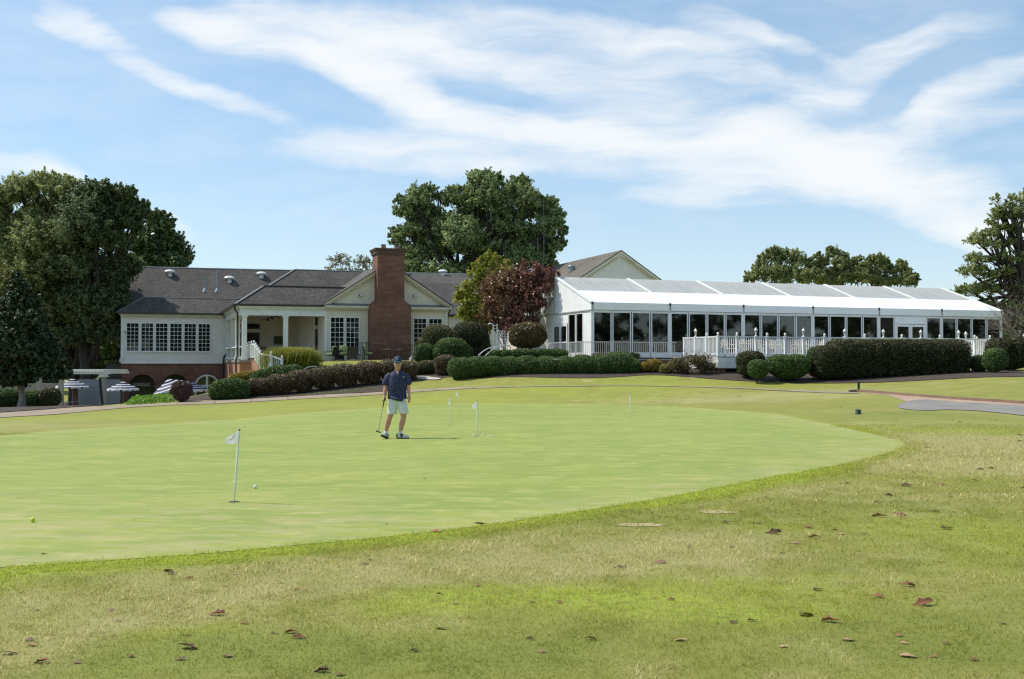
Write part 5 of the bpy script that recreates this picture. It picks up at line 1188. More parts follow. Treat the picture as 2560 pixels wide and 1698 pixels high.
Lz = [(1330,720,36),(1300,745,38),(1345,740,30),(1368,695,16,20),(1378,680,8,14),(1385,705,14),(1395,690,5,14),(1310,660,5,16),(1350,672,6,16),(1335,668,6,14),(1360,715,22),(1310,780,36),(1275,800,24,18),(1335,775,26),(1290,820,28,20),(1320,815,26,22),(1340,690,18),(1270,830,22,14),(1350,760,18)]
tree('ornamental_tree', 'burgundy red tree touching the left corner of the white tent', b, 2.2, .11, px_lobes(Lz, 65, b, .6, 6), 15500, .085, RED, 63, 'coloured trees beside the tent', depth=.12, clump=.42, cl_per=24, shoot=1.1)

# ------------------------------------------------------------------ clipped shrubs and hedges
def shrub_mesh(lobes, n, leaf, seed, rough=.05, pw=2.4, up=.2, flat=False):
    """clipped shape: leaves close to the skin of superellipsoids plus a dark inner mass"""
    r = np.random.default_rng(seed); L = np.array(lobes, float); A = L[:, 3]*L[:, 5]*2 + L[:, 3]*L[:, 4] + L[:, 4]*L[:, 5]; A /= A.sum(); Cs, Ns, Ts = [], [], []
    CV, CF = [], []; off = 0
    for (x, y, z, rx, ry, rz), a in zip(L, A):
        m = max(40, int(n*a)); d = unit(r, m); k = (np.abs(d)**pw).sum(1)**(-1/pw); d2 = d*k[:, None]
        bump = 1 + .07*(fbm(d[:, 0]*3+x, d[:, 2]*3+d[:, 1]*2, .8, seed, 3)-.5)*2
        rad = bump*(1 - np.abs(r.normal(size=m))*rough*1.6 + r.normal(size=m)*rough*.35)
        P = d2*rad[:, None]*np.array([rx, ry, rz]); nn = d/np.array([rx, ry, rz])*min(rx, ry, rz)*.8 + unit(r, m)*.75; nn[:, 2] += up
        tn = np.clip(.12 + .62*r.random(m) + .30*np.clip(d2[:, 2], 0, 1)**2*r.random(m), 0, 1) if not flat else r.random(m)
        Cs.append(P + (x, y, z)); Ns.append(nn); Ts.append(tn)
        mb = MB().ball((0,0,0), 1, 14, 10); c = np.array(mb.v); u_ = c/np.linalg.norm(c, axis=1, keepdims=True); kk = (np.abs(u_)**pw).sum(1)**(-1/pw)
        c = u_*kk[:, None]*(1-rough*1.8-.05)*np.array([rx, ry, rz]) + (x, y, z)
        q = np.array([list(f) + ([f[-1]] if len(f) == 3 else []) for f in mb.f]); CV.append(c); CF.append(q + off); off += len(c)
    V, Fq = quads(np.concatenate(Cs), np.concatenate(Ns), leaf, r, 1.5); T = np.concatenate(Ts)
    CV = np.concatenate(CV); CF = np.concatenate(CF); return V, Fq, T, CV, CF
def shrub(name, label, px, pb, Y, L, n, leaf, mat_, seed, group='clipped shrubs', cat='shrub', stems=False, rough=.05, pw=2.4, zb=None, **kw):
    """L in pixels (cx, cy, rx, rz[, depth m])"""
    b = pt(px, pb, Y); b.z = float(H(b.x, b.y)) if zb is None else zb
    s = Y/F; lob = []
    for l in L:
        p = pt(l[0], l[1], Y); dpt = l[4] if len(l) > 4 else max(.45, l[2]*s*.95); lob.append((p.x-b.x, p.y-b.y + (l[5] if len(l) > 5 else 0), p.z-b.z, l[2]*s, dpt, l[3]*s))
    t = thing(name, label, cat, b, 0, group)
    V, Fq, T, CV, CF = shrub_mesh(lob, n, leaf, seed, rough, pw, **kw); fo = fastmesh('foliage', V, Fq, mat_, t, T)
    m = MB(); rg = random.Random(seed); zlow = min(l[2]-l[5] for l in lob)
    for l in lob:
        for _ in range(4 if not stems else 7):
            a, c = rg.uniform(-.35,.35), rg.uniform(-.3,.3); m.tube([(l[0]+a*.3, l[1]+c*.3, min(0, zlow)-.15), (l[0]+a*l[3], l[1]+c*l[4], l[2]-l[5]*.3), (l[0]+a*2*l[3], l[1]+c*2*l[4], l[2]+l[5]*.2)], [.022, .016, .008], 5)
    st_ = m.build('stems', TWIG, t, smooth='all', fix=False)
    if True: fastmesh('inner_core', CV, CF, MATS['inner_shade'] if 'inner_shade' in MATS else plain('inner_shade', (.012,.014,.008), (.02,.017,.01), rough=1), t)  # solid core against see-through; shade inside the foliage put into its near-black colour
    return t
# row of brown barberry bushes sloping down to the left
xs = [600, 648, 700, 752, 806, 862, 920, 978, 1020]
tops = {600:956, 648:946, 700:936, 752:926, 806:919, 862:910, 920:904, 978:900, 1020:904}; bots = {600:994, 648:990, 700:987, 752:982, 806:976, 862:970, 920:965, 978:958, 1020:952}
for i, x in enumerate(xs):
    tp, bo = tops[x], bots[x]; w_ = 34 if i < 8 else 24; Y = 57.3 + i*.12; h = (bo-tp)
    shrub('barberry_bush', 'brown-purple clipped bush, number %s from the left in the sloping hedge row before the patio' % ['one','two','three','four','five','six','seven','eight','nine'][i], x, bo, Y,
          [(x, tp+h*.36, w_, h*.37, .75), (x+3, tp+h*.60, w_*.82, h*.34, .6)], 12500, .055, PURP, 70+i, 'brown hedge row before the patio', stems=True, rough=.20, pw=2.8)
shrub('holly_bush', 'large smooth grey-green clipped mound at the low left end of the brown hedge row', 560, 997, 56.5, [(562,975,36,25,1.0),(592,978,34,24,.9),(548,982,24,18,.8),(580,965,40,20,1.0)], 20000, .05, HOLLY, 81)
shrub('round_bush', 'dark purple-brown globe bush standing alone by the striped umbrellas', 454, 1003, 55.5, [(454,972,25,20),(454,985,20,17)], 12000, .045, leafmat('purple_globe_leaves', [(0.035,0.021,0.025),(0.088,0.044,0.045),(0.158,0.088,0.079),(0.210,0.175,0.105)], trans=.15), 82, stems=True)
# mounds of shrubs around the patio
shrub('yellow_shrub', 'low golden yellow shrub at the foot of the brick stair wall', 605, 944, 62.5, [(600,942,28,11),(630,937,26,11),(585,948,16,8)], 6500, .055, GOLD, 84, rough=.14, pw=2)
shrub('soft_green_shrub', 'loose green shrub below the white stair railing', 690, 950, 62, [(700,930,36,18),(735,926,22,16),(665,936,30,14),(650,944,28,12)], 15000, .055, HOLLY, 85, rough=.14, pw=2)
shrub('round_bush', 'big brownish rounded bush before the right patio windows', 1095, 906, 64, [(1095,846,42,34),(1075,870,36,32),(1120,860,40,40)], 24000, .055, BRNTOP, 86, zb=.95)
shrub('round_bush', 'large dark bush with bronze top beside the yellow tree', 1180, 906, 64.5, [(1175,840,46,36),(1195,865,32,36),(1160,870,40,32)], 24000, .058, DKTOP, 87, zb=.95, rough=.08)
shrub('green_bush', 'small green rounded bush at the left foot of the big brownish bush', 1062, 906, 62.5, [(1062,882,25,24),(1048,888,14,18)], 9000, .05, HOLLY, 88, zb=.7)
shrub('green_bush', 'broad mid green rounded bush in front of the large dark bush', 1130, 910, 62, [(1128,874,42,30),(1150,884,32,24),(1105,884,24,22)], 19000, .05, HOLLY, 89, zb=.65)
shrub('barberry_bush', 'small dark purple bush standing between the brown hedge and the long clipped hedge', 1118, 945, 59, [(1116,908,30,20),(1112,926,22,16)], 11000, .055, PURP, 90, 'clipped shrubs', stems=True, rough=.09)
shrub('low_shrub', 'low brownish shrub between the brown hedge row and the small purple bush', 1070, 940, 60, [(1068,917,26,16),(1050,922,20,14)], 8000, .055, BRNTOP, 91, rough=.12)
shrub('round_bush', 'round russet and green globe bush at the left corner of the tent', 1320, 905, 59.5, [(1320,836,47,30),(1318,846,44,24)], 26000, .058, leafmat('russet_green_leaves', [(0.027,0.042,0.014),(0.079,0.078,0.027),(0.182,0.103,0.042),(0.264,0.150,0.044)], rough=.4, trans=.2), 92, stems=True, rough=.07, zb=.95)
# long undulating clipped hedge in front of the tent terrace
hd = [(1155,918,36,26),(1198,915,38,26),(1235,912,30,24),(1272,915,36,26),(1318,914,34,27),(1365,915,38,27),(1412,914,34,25),(1455,912,34,27),(1498,913,36,27),(1545,908,44,31),(1580,915,22,22)]
for i, (x, y, rx, rz) in enumerate(hd):
    shrub('clipped_hedge_bush', 'dark green clipped mound, %s of the long undulating hedge before the tent' % ['leftmost','second from the left','third from the left','fourth from the left','fifth from the left','middle one','fifth from the right','fourth from the right','third from the right','second from the right','rightmost'][i], x, 943, 57, [(x, y+2, rx, rz, .95), (x, y+9, rx*.92, rz*.8, .85)], 15500, .046, HOLLY, 100+i, 'long undulating hedge', rough=.075)
for i, (x0, x1, y, lb) in enumerate(((1228,1300,886,'low green hedge with pink flowers behind the left part of the long hedge'), (1300,1412,884,'low hedge with a few pink flowers below the round russet bush'), (1487,1592,892,'brown-topped low hedge behind the right part of the long hedge'))):
    cx = (x0+x1)/2; n_ = 3; t = shrub('low_hedge', lb, cx, 906, 58.4, [(x0+(x1-x0)*(j+.5)/n_, y, (x1-x0)/n_*.72, 12, .5) for j in range(n_)], 9000, .05, HOLLY if i < 2 else BRNTOP, 115+i, zb=.7, rough=.12)
    if i < 2:
        r = np.random.default_rng(i); k = 22; C = np.c_[(r.random(k)-.5)*(x1-x0)/F*58, -.42+.1*r.random(k), .35+.35*r.random(k)]; V, Fq = quads(C, np.tile((0,-1,.4), (k,1)), .07, r, 1); fastmesh('flowers', V, Fq, plain('pink_petals', (.65,.12,.22), (.7,.3,.35)), t)
shrub('golden_shrub', 'small golden orange shrub just right of the long hedge', 1637, 932, 56.5, [(1636,913,21,15),(1614,916,14,11)], 8000, .045, GOLD, 120, rough=.08)
shrub('golden_shrub', 'pale gold shrub lower and right of the orange one', 1668, 941, 56, [(1664,922,17,12),(1683,912,12,10)], 6500, .045, leafmat('pale_gold_leaves', [(0.140,0.158,0.035),(0.220,0.209,0.055),(0.352,0.297,0.088)]), 121, rough=.1)
def loose(label, px, pb, Y, L, n, seed):
    b = pt(px, pb, Y); b.z = float(H(b.x, b.y)); t = thing('twiggy_shrub', label, 'shrub', b, 0, 'sparse rose bushes'); rg = random.Random(seed); lob = px_lobes(L, Y, b, .3, seed); m = MB()
    for l in lob:
        for _ in range(16): e = Vector((l[0]+rg.uniform(-1,1)*l[3], l[1]+rg.uniform(-1,1)*l[4], l[2]+rg.uniform(-.3,1)*l[5])); m.tube([(rg.uniform(-.2,.2), rg.uniform(-.1,.1), 0), e*.5, e], [.012,.008,.004], 4)
    m.build('stems', TWIG, t, fix=False); V, Fq, T = crown_mesh(lob, n, .05, seed, depth=.1, clump=.5, cl_per=5); fastmesh('foliage', V, Fq, leafmat('rose_leaves', [(0.052,0.052,0.021),(0.123,0.105,0.038),(0.193,0.123,0.061)]), t, T)
loose('sparse brownish rose bush left of the deck corner', 1715, 941, 55.5, [(1705,915,22,18),(1725,905,18,14),(1700,925,20,12)], 3200, 1)
loose('sparse brownish rose bush right against the deck corner', 1758, 945, 55, [(1755,915,24,18),(1772,922,14,14),(1745,908,16,12)], 3200, 2)
# shrubs before the deck
shrub('photinia_bush', 'bronze-topped clipped bush at the left end of the deck hedge', 1876, 946, 53.2, [(1876,902,34,24,1.0),(1872,918,28,22,.9)], 15000, .055, DKTOP, 130)
shrub('green_bush', 'small green clipped ball in front of the bronze-topped bush', 1895, 948, 51.6, [(1895,922,25,23)], 10000, .05, HOLLY, 131)
shrub('green_bush', 'broad dark green clipped bush between the ball and the long dark hedge', 1972, 950, 52.2, [(1952,912,34,26,1.0),(1990,912,34,26,1.0),(1972,925,44,22,.9)], 20000, .052, HOLLY, 132)
bigh = []
for x in range(2060, 2400, 40): bigh.append((x, 888 if x > 2080 else 895, 34, 39 if x > 2080 else 30, 1.25))
bigh += [(x, 919, 42, 27, 1.15) for x in range(2070, 2395, 50)]
shrub('long_dark_hedge', 'long tall dark hedge with bronze top hiding the right half of the deck', 2240, 948, 52.3, bigh, 95000, .055, DKTOP, 133, 'hedges before the deck', cat='hedge', pw=3.4)
shrub('green_bush', 'green shoulder of clipped bush at the left end of the long dark hedge', 2048, 950, 52.6, [(2042,895,22,28,.9),(2058,915,26,26,.9)], 11000, .052, HOLLY, 134)
shrub('low_shrub', 'small dark shrub low between the long hedge and the right clipped ball', 2448, 940, 52, [(2448,908,18,20,.7)], 6000, .05, HOLLY, 135)
shrub('green_bush', 'round clipped green ball near the right end, before the tall square bush', 2488, 936, 50.5, [(2488,899,29,29)], 13000, .05, HOLLY, 136)
shrub('photinia_bush', 'tall square-clipped dark bush at the right end of the deck', 2520, 930, 53, [(2500,880,24,34,1.0),(2535,880,26,36,1.1),(2520,895,40,28,1.0)], 22000, .055, DKTOP, 137, 'hedges before the deck', pw=3.6)
shrub('low_shrub', 'sliver of dark shrub at the far right edge', 2590, 935, 56, [(2590,905,22,24,.7)], 6000, .05, HOLLY, 138)
# ornamental grass mound
b = pt(728, 930, 64.5); b.z = float(H(b.x, b.y)); gm = thing('ornamental_grass', 'big mound of yellow-green ornamental grass before the porch', 'grass clump', b)
r = np.random.default_rng(9); n = 15000; cx = r.normal(size=n)*.55; cyy = r.normal(size=n)*.45; an = np.where(r.random(n) < .5, np.arctan2(cyy, cx), r.random(n)*2*PI) + r.normal(size=n)*.5; rd = (.3+.85*r.random(n)); hh = 1.0 + .75*r.random(n) - .25*rd
k = 5; V = np.zeros((n, k, 2, 3)); D = np.c_[np.cos(an), np.sin(an)]; Wd = np.c_[-np.sin(an), np.cos(an)]
for j in range(k):
    t_ = j/(k-1); ww = .02*(1-t_*.85); X = cx + D[:, 0]*rd*t_**1.6; Yv = cyy + D[:, 1]*rd*t_**1.6; Z = hh*np.sin(t_*PI*.5) - .30*rd*t_**3 + (0 if True else 0)
    for e, sg_ in enumerate((-1, 1)): V[:, j, e] = np.c_[X + Wd[:, 0]*ww*sg_, Yv + Wd[:, 1]*ww*sg_, Z]
idx_ = (np.arange(n)[:, None]*k*2 + np.arange(k-1)[None]*2).ravel(); Fq = np.stack([idx_, idx_+1, idx_+3, idx_+2], 1); tz = np.repeat(r.random(n)*.5, k-1)*1.0 + np.tile(np.array([.05,.2,.35,.5]), n)
fastmesh('blades', V.reshape(-1, 3), Fq, leafmat('grass_mound_blades', [(0.105,0.175,0.014),(0.187,0.242,0.017),(0.297,0.308,0.039),(0.396,0.341,0.165)], trans=.4), gm, np.clip(tz, 0, 1))
mb = MB().ball((0,0,.3), 1.0, 14, 8, (1.15,.95,.75)); mb.build('inner_thatch', plain('grass_thatch', (.07,.09,.015), (.10,.09,.03)), gm)
# fresh ground cover at the left
def cover(name, label, poly_px, n, leaf, h, mat_, seed):
    P = np.array([(p.x, p.y) for p in hits(poly_px)]); r = np.random.default_rng(seed); x = r.uniform(P[:, 0].min(), P[:, 0].max(), n*3); y = r.uniform(P[:, 1].min(), P[:, 1].max(), n*3); ok = inpoly(x, y, P); x, y = x[ok][:n], y[ok][:n]
    e = np.clip(edgedist(x, y, P)/.5, .15, 1); z = H(x, y) + h*e*r.random(len(x))*(.6+.8*fbm(x, y, .6, seed)); N = unit(r, len(x)); N[:, 2] = np.abs(N[:, 2])+.3
    V, Fq = quads(np.c_[x, y, z], N, leaf, r, 2.6); o = fastmesh(name, V, Fq, mat_, None, r.random(len(x))); tag(o, label, 'ground cover', kind='stuff')
cover('ground_cover', 'bright green leafy ground cover beside the path under the striped umbrellas', [(310,1010),(345,1003),(400,1000),(440,997),(446,1003),(420,1008),(360,1012),(320,1014)], 16000, .075, .38, GCOV, 5)
cover('ground_cover', 'scattered small weeds in the bark mulch below the brown hedge', [(700,990),(900,972),(960,966),(950,978),(820,988)], 260, .05, .08, GCOV, 6)
# ------------------------------------------------------------------ patio furniture
GCUSH = plain('sage_green_cushion', (.26,.32,.13), (.20,.26,.10), scale=3, rough=.8)
WICK = plain('dark_wicker', (.028,.024,.022), (.045,.038,.034), scale=20, rough=.6)
def chg(px, v, dz=0):
    u, _ = CH.at(px, 900, v); p = CH.w(u, v); p.z = max(1.50, float(H(p.x, p.y)))+dz; return p
patio = thing('patio_terrace', 'low paved patio slab under the chairs before the brick chimney', 'patio', CH.o, TH)
MB().box(.1, 12.2, -4.2, -.16, 1.0, 1.50).build('paving', STONE, patio)
def lounge_chair(loc, rz, label, master=[None]):
    if master[0] is not None:
        t = copy_tree(master[0]); t.location = loc; t.rotation_euler = (0, 0, rz); t['label'] = label; return t
    t = thing('patio_chair', label, 'chair', loc, rz, 'green cushioned patio chairs'); master[0] = t
    for sx in (-.30, .30):
        MB().tube([(sx,-.28,0),(sx,-.30,.38),(sx,-.30,.62)], .016, 6).build('leg', BLACK, t)
        MB().tube([(sx,.34,0),(sx,.22,.38),(sx,.33,.95)], .016, 6).build('leg', BLACK, t)
        MB().tube([(sx,-.32,.62),(sx,-.1,.66),(sx,.26,.63)], .02, 6).build('armrest', BLACK, t)
    MB().box(-.29,.29,-.28,.24,.34,.38).build('seat_frame', BLACK, t)
    MB().slab([(-.28,.25,.40),(.28,.25,.40),(.28,.34,.96),(-.28,.34,.96)], (0,.03,0)).build('back_frame', BLACK, t)
    def cush(nm, c, sx, sy, sz, rx=0):
        m = MB().rings([((0,0,-sz), sx*.9, sy*.9, 0, .3), ((0,0,-sz*.6), sx, sy, 0, .3), ((0,0,sz*.6), sx, sy, 0, .3), ((0,0,sz), sx*.88, sy*.88, 0, .3)], 24)
        o = m.build(nm, GCUSH, t, c, smooth=True); o.rotation_euler = (rx, 0, 0)
    cush('seat_cushion', (0,-.04,.45), .27, .27, .065); cush('back_cushion', (0,.20,.75), .27, .26, .075, PI/2-.2)
    return t
lounge_chair(chg(829, -2.6), -1.9, 'patio chair with sage green cushions facing right at the left end of the patio')
lounge_chair(chg(858, -2.3), 0.1, 'patio chair with sage green cushions, second from the left, seen from its front')
lounge_chair(chg(920, -2.6), 1.7, 'patio chair with a plump light green cushion facing left before the chimney')
lounge_chair(chg(664, 6.5, .2), 2.6, 'cushioned chair on the porch behind the ornamental grass, just its top showing')
def wicker(loc, rz, label, master=[None]):
    if master[0] is not None:
        t = copy_tree(master[0]); t.location = loc; t.rotation_euler = (0,0,rz); t['label'] = label; return t
    t = thing('wicker_chair', label, 'chair', loc, rz, 'black wicker patio chairs'); master[0] = t
    MB().box(-.3,.3,-.28,.28,.10,.44).build('seat', WICK, t); m = MB(); m.slab([(-.3,.26,.44),(.3,.26,.44),(.3,.34,.92),(-.3,.34,.92)], (0,.04,0)); m.build('backrest', WICK, t)
    for s_ in (-1, 1): MB().box(s_*.3-.03, s_*.3+.03, -.28,.28,.44,.64).build('armrest', WICK, t)
    for sx in (-.26,.26):
        for sy in (-.24,.24): MB().box(sx-.025, sx+.025, sy-.025, sy+.025, 0, .10).build('leg', BLACK, t)
    return t
wicker(chg(882, -2.9), PI+.2, 'black wicker chair seen from behind between the green cushioned chairs')
wicker(chg(848, -1.2), .3, 'black wicker chair pushed in behind the low table near the left windows')
def table(loc, h, r_, label, name='patio_table'):
    t = thing(name, label, 'table', loc, 0, 'dark patio tables')
    MB().lathe((0,0,h-.03), [(r_-.01,0),(r_,.01),(r_,.025),(r_-.02,.03)], 20).build('table_top', BLACK, t)
    for k_ in range(4):
        c, s_ = math.cos(k_*PI/2+.4), math.sin(k_*PI/2+.4); MB().tube([(c*r_*.8, s_*r_*.8, 0),(c*r_*.35, s_*r_*.35, h*.5),(c*r_*.7, s_*r_*.7, h-.03)], .016, 6).build('leg', BLACK, t)
table(chg(842, -2.0), .72, .42, 'low dark patio table between the two leftmost chairs')
table(chg(943, -2.2), 1.05, .42, 'tall dark bar table standing before the left half of the chimney')
table(chg(1020, -2.2), 1.05, .40, 'tall dark bar table at the right edge of the chimney')
def barchair(loc, rz, label, master=[None]):
    if master[0] is not None:
        t = copy_tree(master[0]); t.location = loc; t.rotation_euler = (0,0,rz); t['label'] = label; return t
    t = thing('bar_chair', label, 'chair', loc, rz, 'tall black bar chairs'); master[0] = t
    for sx in (-.22,.22):
        MB().tube([(sx,-.22,0),(sx*.9,-.2,.72)], .015, 6).build('leg', BLACK, t); MB().tube([(sx,.26,0),(sx*.9,.2,.72),(sx,.3,1.22)], .015, 6).build('leg', BLACK, t)
    MB().box(-.23,.23,-.22,.22,.72,.76).build('seat', plain('pale_seat_pad', (.30,.33,.32)), t)
    m = MB()
    for i in range(7): x = -.2 + i*.066; m.tube([(x,.2,.8),(x,.3,1.2)], .008, 4)
    m.bar((-.23,.3,1.22),(.23,.3,1.22), .03).bar((-.22,.21,.82),(.22,.21,.82), .02); m.build('backrest', BLACK, t)
    MB().bar((-.22,-.21,.3),(.22,-.21,.3), .02).build('footrest', BLACK, t); return t
barchair(chg(901, -1.6), .4, 'tall black slatted bar chair between the wicker chair and the green cushion')
barchair(chg(968, -2.2), -1.5, 'tall black bar chair in front of the middle of the chimney')
barchair(chg(996, -2.0), 0.2, 'tall black bar chair facing forward before the right side of the chimney')
barchair(chg(911, -1.2), -.6, 'tall black bar chair set back against the siding near the chimney')
def statue():
    p = chg(1026, -3.6); t = thing('garden_ornament', 'small white bird-like ornament on the ground by the bushes right of the chimney', 'ornament', p)
    MB().rings([((0,0,0),.07,.07),((0,0,.04),.05,.05),((0,0,.10),.09,.06),((.01,0,.18),.08,.05),((.05,0,.24),.03,.03),((.07,0,.3),.035,.03),((.07,0,.33),.01,.01)], 10).build('body', WHITE, t, smooth=True)
    MB().tube([(.1,0,.3),(.14,0,.29)], [.012,.003], 5).build('beak', GOLD_M, t)
GOLD_M = plain('ochre_beak', (.5,.3,.05)); statue()
# ------------------------------------------------------------------ chairs on the deck
CAST = plain('cream_cast_metal', (.70,.66,.52), (.62,.58,.46), rough=.5)
def castchair(loc, rz, label, master=[None]):
    if master[0] is not None:
        t = copy_tree(master[0]); t.location = loc; t.rotation_euler = (0,0,rz); t['label'] = label; return t
    t = thing('garden_chair', label, 'chair', loc, rz, 'cream garden chairs on the deck'); master[0] = t
    for sx in (-.24,.24):
        for sy, tp in ((-.22,.43),(.22,.43)): MB().tube([(sx*1.1,sy*1.15,0),(sx,sy,tp)], .018, 6).build('leg', CAST, t)
    m = MB(); m.tube([(.26*math.cos(a)*1.0, .25*math.sin(a), .44) for a in np.linspace(0, 2*PI, 15)], .018, 5)
    for i in range(-3, 4): m.bar((i*.075, -.23*math.sqrt(max(0,1-(i*.28)**2)), .44), (i*.075, .23*math.sqrt(max(0,1-(i*.28)**2)), .44), .02); m.bar((-.24*math.sqrt(max(0,1-(i*.28)**2)), i*.07, .445), (.24*math.sqrt(max(0,1-(i*.28)**2)), i*.07, .445), .02)
    m.build('seat', CAST, t)
    m = MB(); m.tube([(-.25,.22,.44),(-.26,.28,.7),(-.2,.31,.88),(0,.32,.95),(.2,.31,.88),(.26,.28,.7),(.25,.22,.44)], .02, 6)
    for i in range(-3, 4): m.bar((i*.075-.1, .24, .48), (i*.075+.1, .31, .88), .018); m.bar((i*.075+.1, .245, .48), (i*.075-.1, .315, .88), .018)
    m.build('backrest', CAST, t)
    for s_ in (-1, 1): MB().tube([(s_*.26,.28,.68),(s_*.29,0,.66),(s_*.27,-.2,.62),(s_*.25,-.22,.44)], .016, 6).build('armrest', CAST, t)
    return t
cd = [(1820,-5.2,.3,'cream lattice-back chair at the left end of the deck, first beside the corner post'), (1845,-4.6,-1.2,'cream lattice-back chair on the deck turned sideways, second from the left'), (1880,-5.3,2.8,'cream lattice-back chair on the deck, third from the left behind the lantern post'),
      (1905,-4.8,1.6,'cream lattice-back chair on the deck, fourth from the left'), (1938,-5.4,.2,'cream lattice-back chair right of the fourth lantern-side post, with its back to the rail'), (1952,-5.2,-.5,'cream lattice-back chair close beside another, left of the second lantern'),
      (1993,-5.3,3.0,'cream lattice-back chair just left of the second front lantern post'), (2023,-5.4,.5,'cream lattice-back chair just right of the second front lantern post'), (2050,-5.1,-1.4,'cream lattice-back chair beside the end of the long dark hedge'),
      (2450,-5.2,.4,'cream lattice-back chair seen through the railing right of the long dark hedge')]
for px, v, rz, lb in cd: u, _ = TE.at(px, 870, v); castchair(TE.w(u, v, 1.82), rz+TH, lb)
for px, v, lb in ((1862,-5.0,'round cream table among the deck chairs at the left'), (2008,-4.9,'round cream table among the deck chairs behind the second front lantern')):
    u, _ = TE.at(px, 870, v); t = thing('garden_table', lb, 'table', TE.w(u, v, 1.82), 0, 'cream tables on the deck')
    MB().lathe((0,0,.68), [(.43,0),(.45,.01),(.45,.03),(.43,.04)], 20).build('table_top', CAST, t)
    for k_ in range(4): c, s_ = math.cos(k_*PI/2), math.sin(k_*PI/2); MB().tube([(c*.35,s_*.35,0),(c*.12,s_*.12,.35),(c*.3,s_*.3,.68)], .02, 6).build('leg', CAST, t)
# bin seen over the railing
u, _ = TE.at(2162, 845, -5.0); t = thing('urn', 'small white urn showing over the railing between two lanterns', 'urn', TE.w(u, -5.0, 1.82)); MB().lathe((0,0,0), [(.14,0),(.16,.05),(.06,.12),(.06,.7),(.1,.8),(.2,.98),(.24,1.02),(.22,1.1),(.03,1.1)], 14).build('bowl', VINYL, t, smooth=True)
# ------------------------------------------------------------------ stair wall and railing left of the porch
sw = thing('stair_wall', 'orange brick wall carrying the porch stairs, sunlit on its left', 'wall', CH.o, TH)
def L3(px, py, Y): p = pt(px, py, Y); q = p - CH.o; return Vector((q.dot(CH.U), q.dot(CH.V), p.z))
a0, a1, a2 = L3(595, 900.2, 71.8), L3(634, 896.8, 69.5), L3(650, 921.5, 66.8)
m = MB(); pl = [a0, a1, a2, Vector((a2.x, a2.y, -.6)), Vector((a1.x, a1.y, -1.2)), Vector((a0.x, a0.y, -1.8))]
m.slab(pl[:2]+[pl[4], pl[5]], (.0, .30, 0)); m.build('brick_wall', BRICKL, sw); m = MB(); m.slab([pl[1], pl[2], pl[3], pl[4]], (.0, .30, 0)); m.build('sloping_wall', BRICKL, sw)
sr = thing('stair_railing', 'white picket railing with ball finials descending the porch stairs', 'railing', CH.o, TH)
def segr(A, B, h0, h1, nposts, first=True, gap=.13):
    d = B-A
    MB().bar(A+Vector((0,0,h0)), B+Vector((0,0,h1)), .09, .07).build('top_rail', VINYL, sr); MB().bar(A+Vector((0,0,.08)), B+Vector((0,0,.08)), .05).build('bottom_rail', VINYL, sr)
    n = int(d.length/gap); m = MB()
    for i in range(1, n): t = i/n; p = A + d*t; m.bar(p+Vector((0,0,.08)), p+Vector((0,0,h0+(h1-h0)*t)), .038)
    m.build('pickets', VINYL, sr)
    for i in range(0 if first else 1, nposts):
        t = i/(nposts-1); p = A + d*t; h = h0+(h1-h0)*t; post(sr, p.x, p.y, p.z-.0, p.z+h+.04)
r0, r1, r2 = L3(611, 897, 71.6), L3(635, 895.5, 69.0), L3(651, 922, 65.0)
r3, r4 = L3(678, 930, 63.0), L3(705, 941.5, 62.6)
segr(r0, r1, .86, .93, 5); segr(r1, r2, .93, .93, 5, False); segr(r2, r3, .93, .98, 2, False); segr(r3, r4, .98, 1.0, 2, False)
# ------------------------------------------------------------------ sunken terrace at the left
NAVY = None
def stripe_mat():
    m, t, p, out = newmat('navy_white_striped_canvas'); co = t.node('ShaderNodeTexCoord').outputs['Object']; s = t.node('ShaderNodeSeparateXYZ', ins={0: co})
    d = t.node('ShaderNodeVectorMath', operation='LENGTH', ins={0: t.node('ShaderNodeCombineXYZ', ins={0: s.outputs[0], 1: s.outputs[1]}).outputs[0]}).outputs['Value']
    c = t.ramp(t.m('DIVIDE', d, 1.2), [(0, (.03,.04,.10)), (.10, (.60,.61,.66)), (.17, (.03,.04,.10)), (.34, (.60,.61,.66)), (.42, (.03,.04,.10)), (.60, (.60,.61,.66)), (.68, (.03,.04,.10)), (.84, (.60,.61,.66)), (.92, (.03,.04,.10))], 'CONSTANT')
    t.set(p.inputs['Base Color'], c); p.inputs['Roughness'].default_value = .7; return m
STR = stripe_mat()
TZ = -2.2
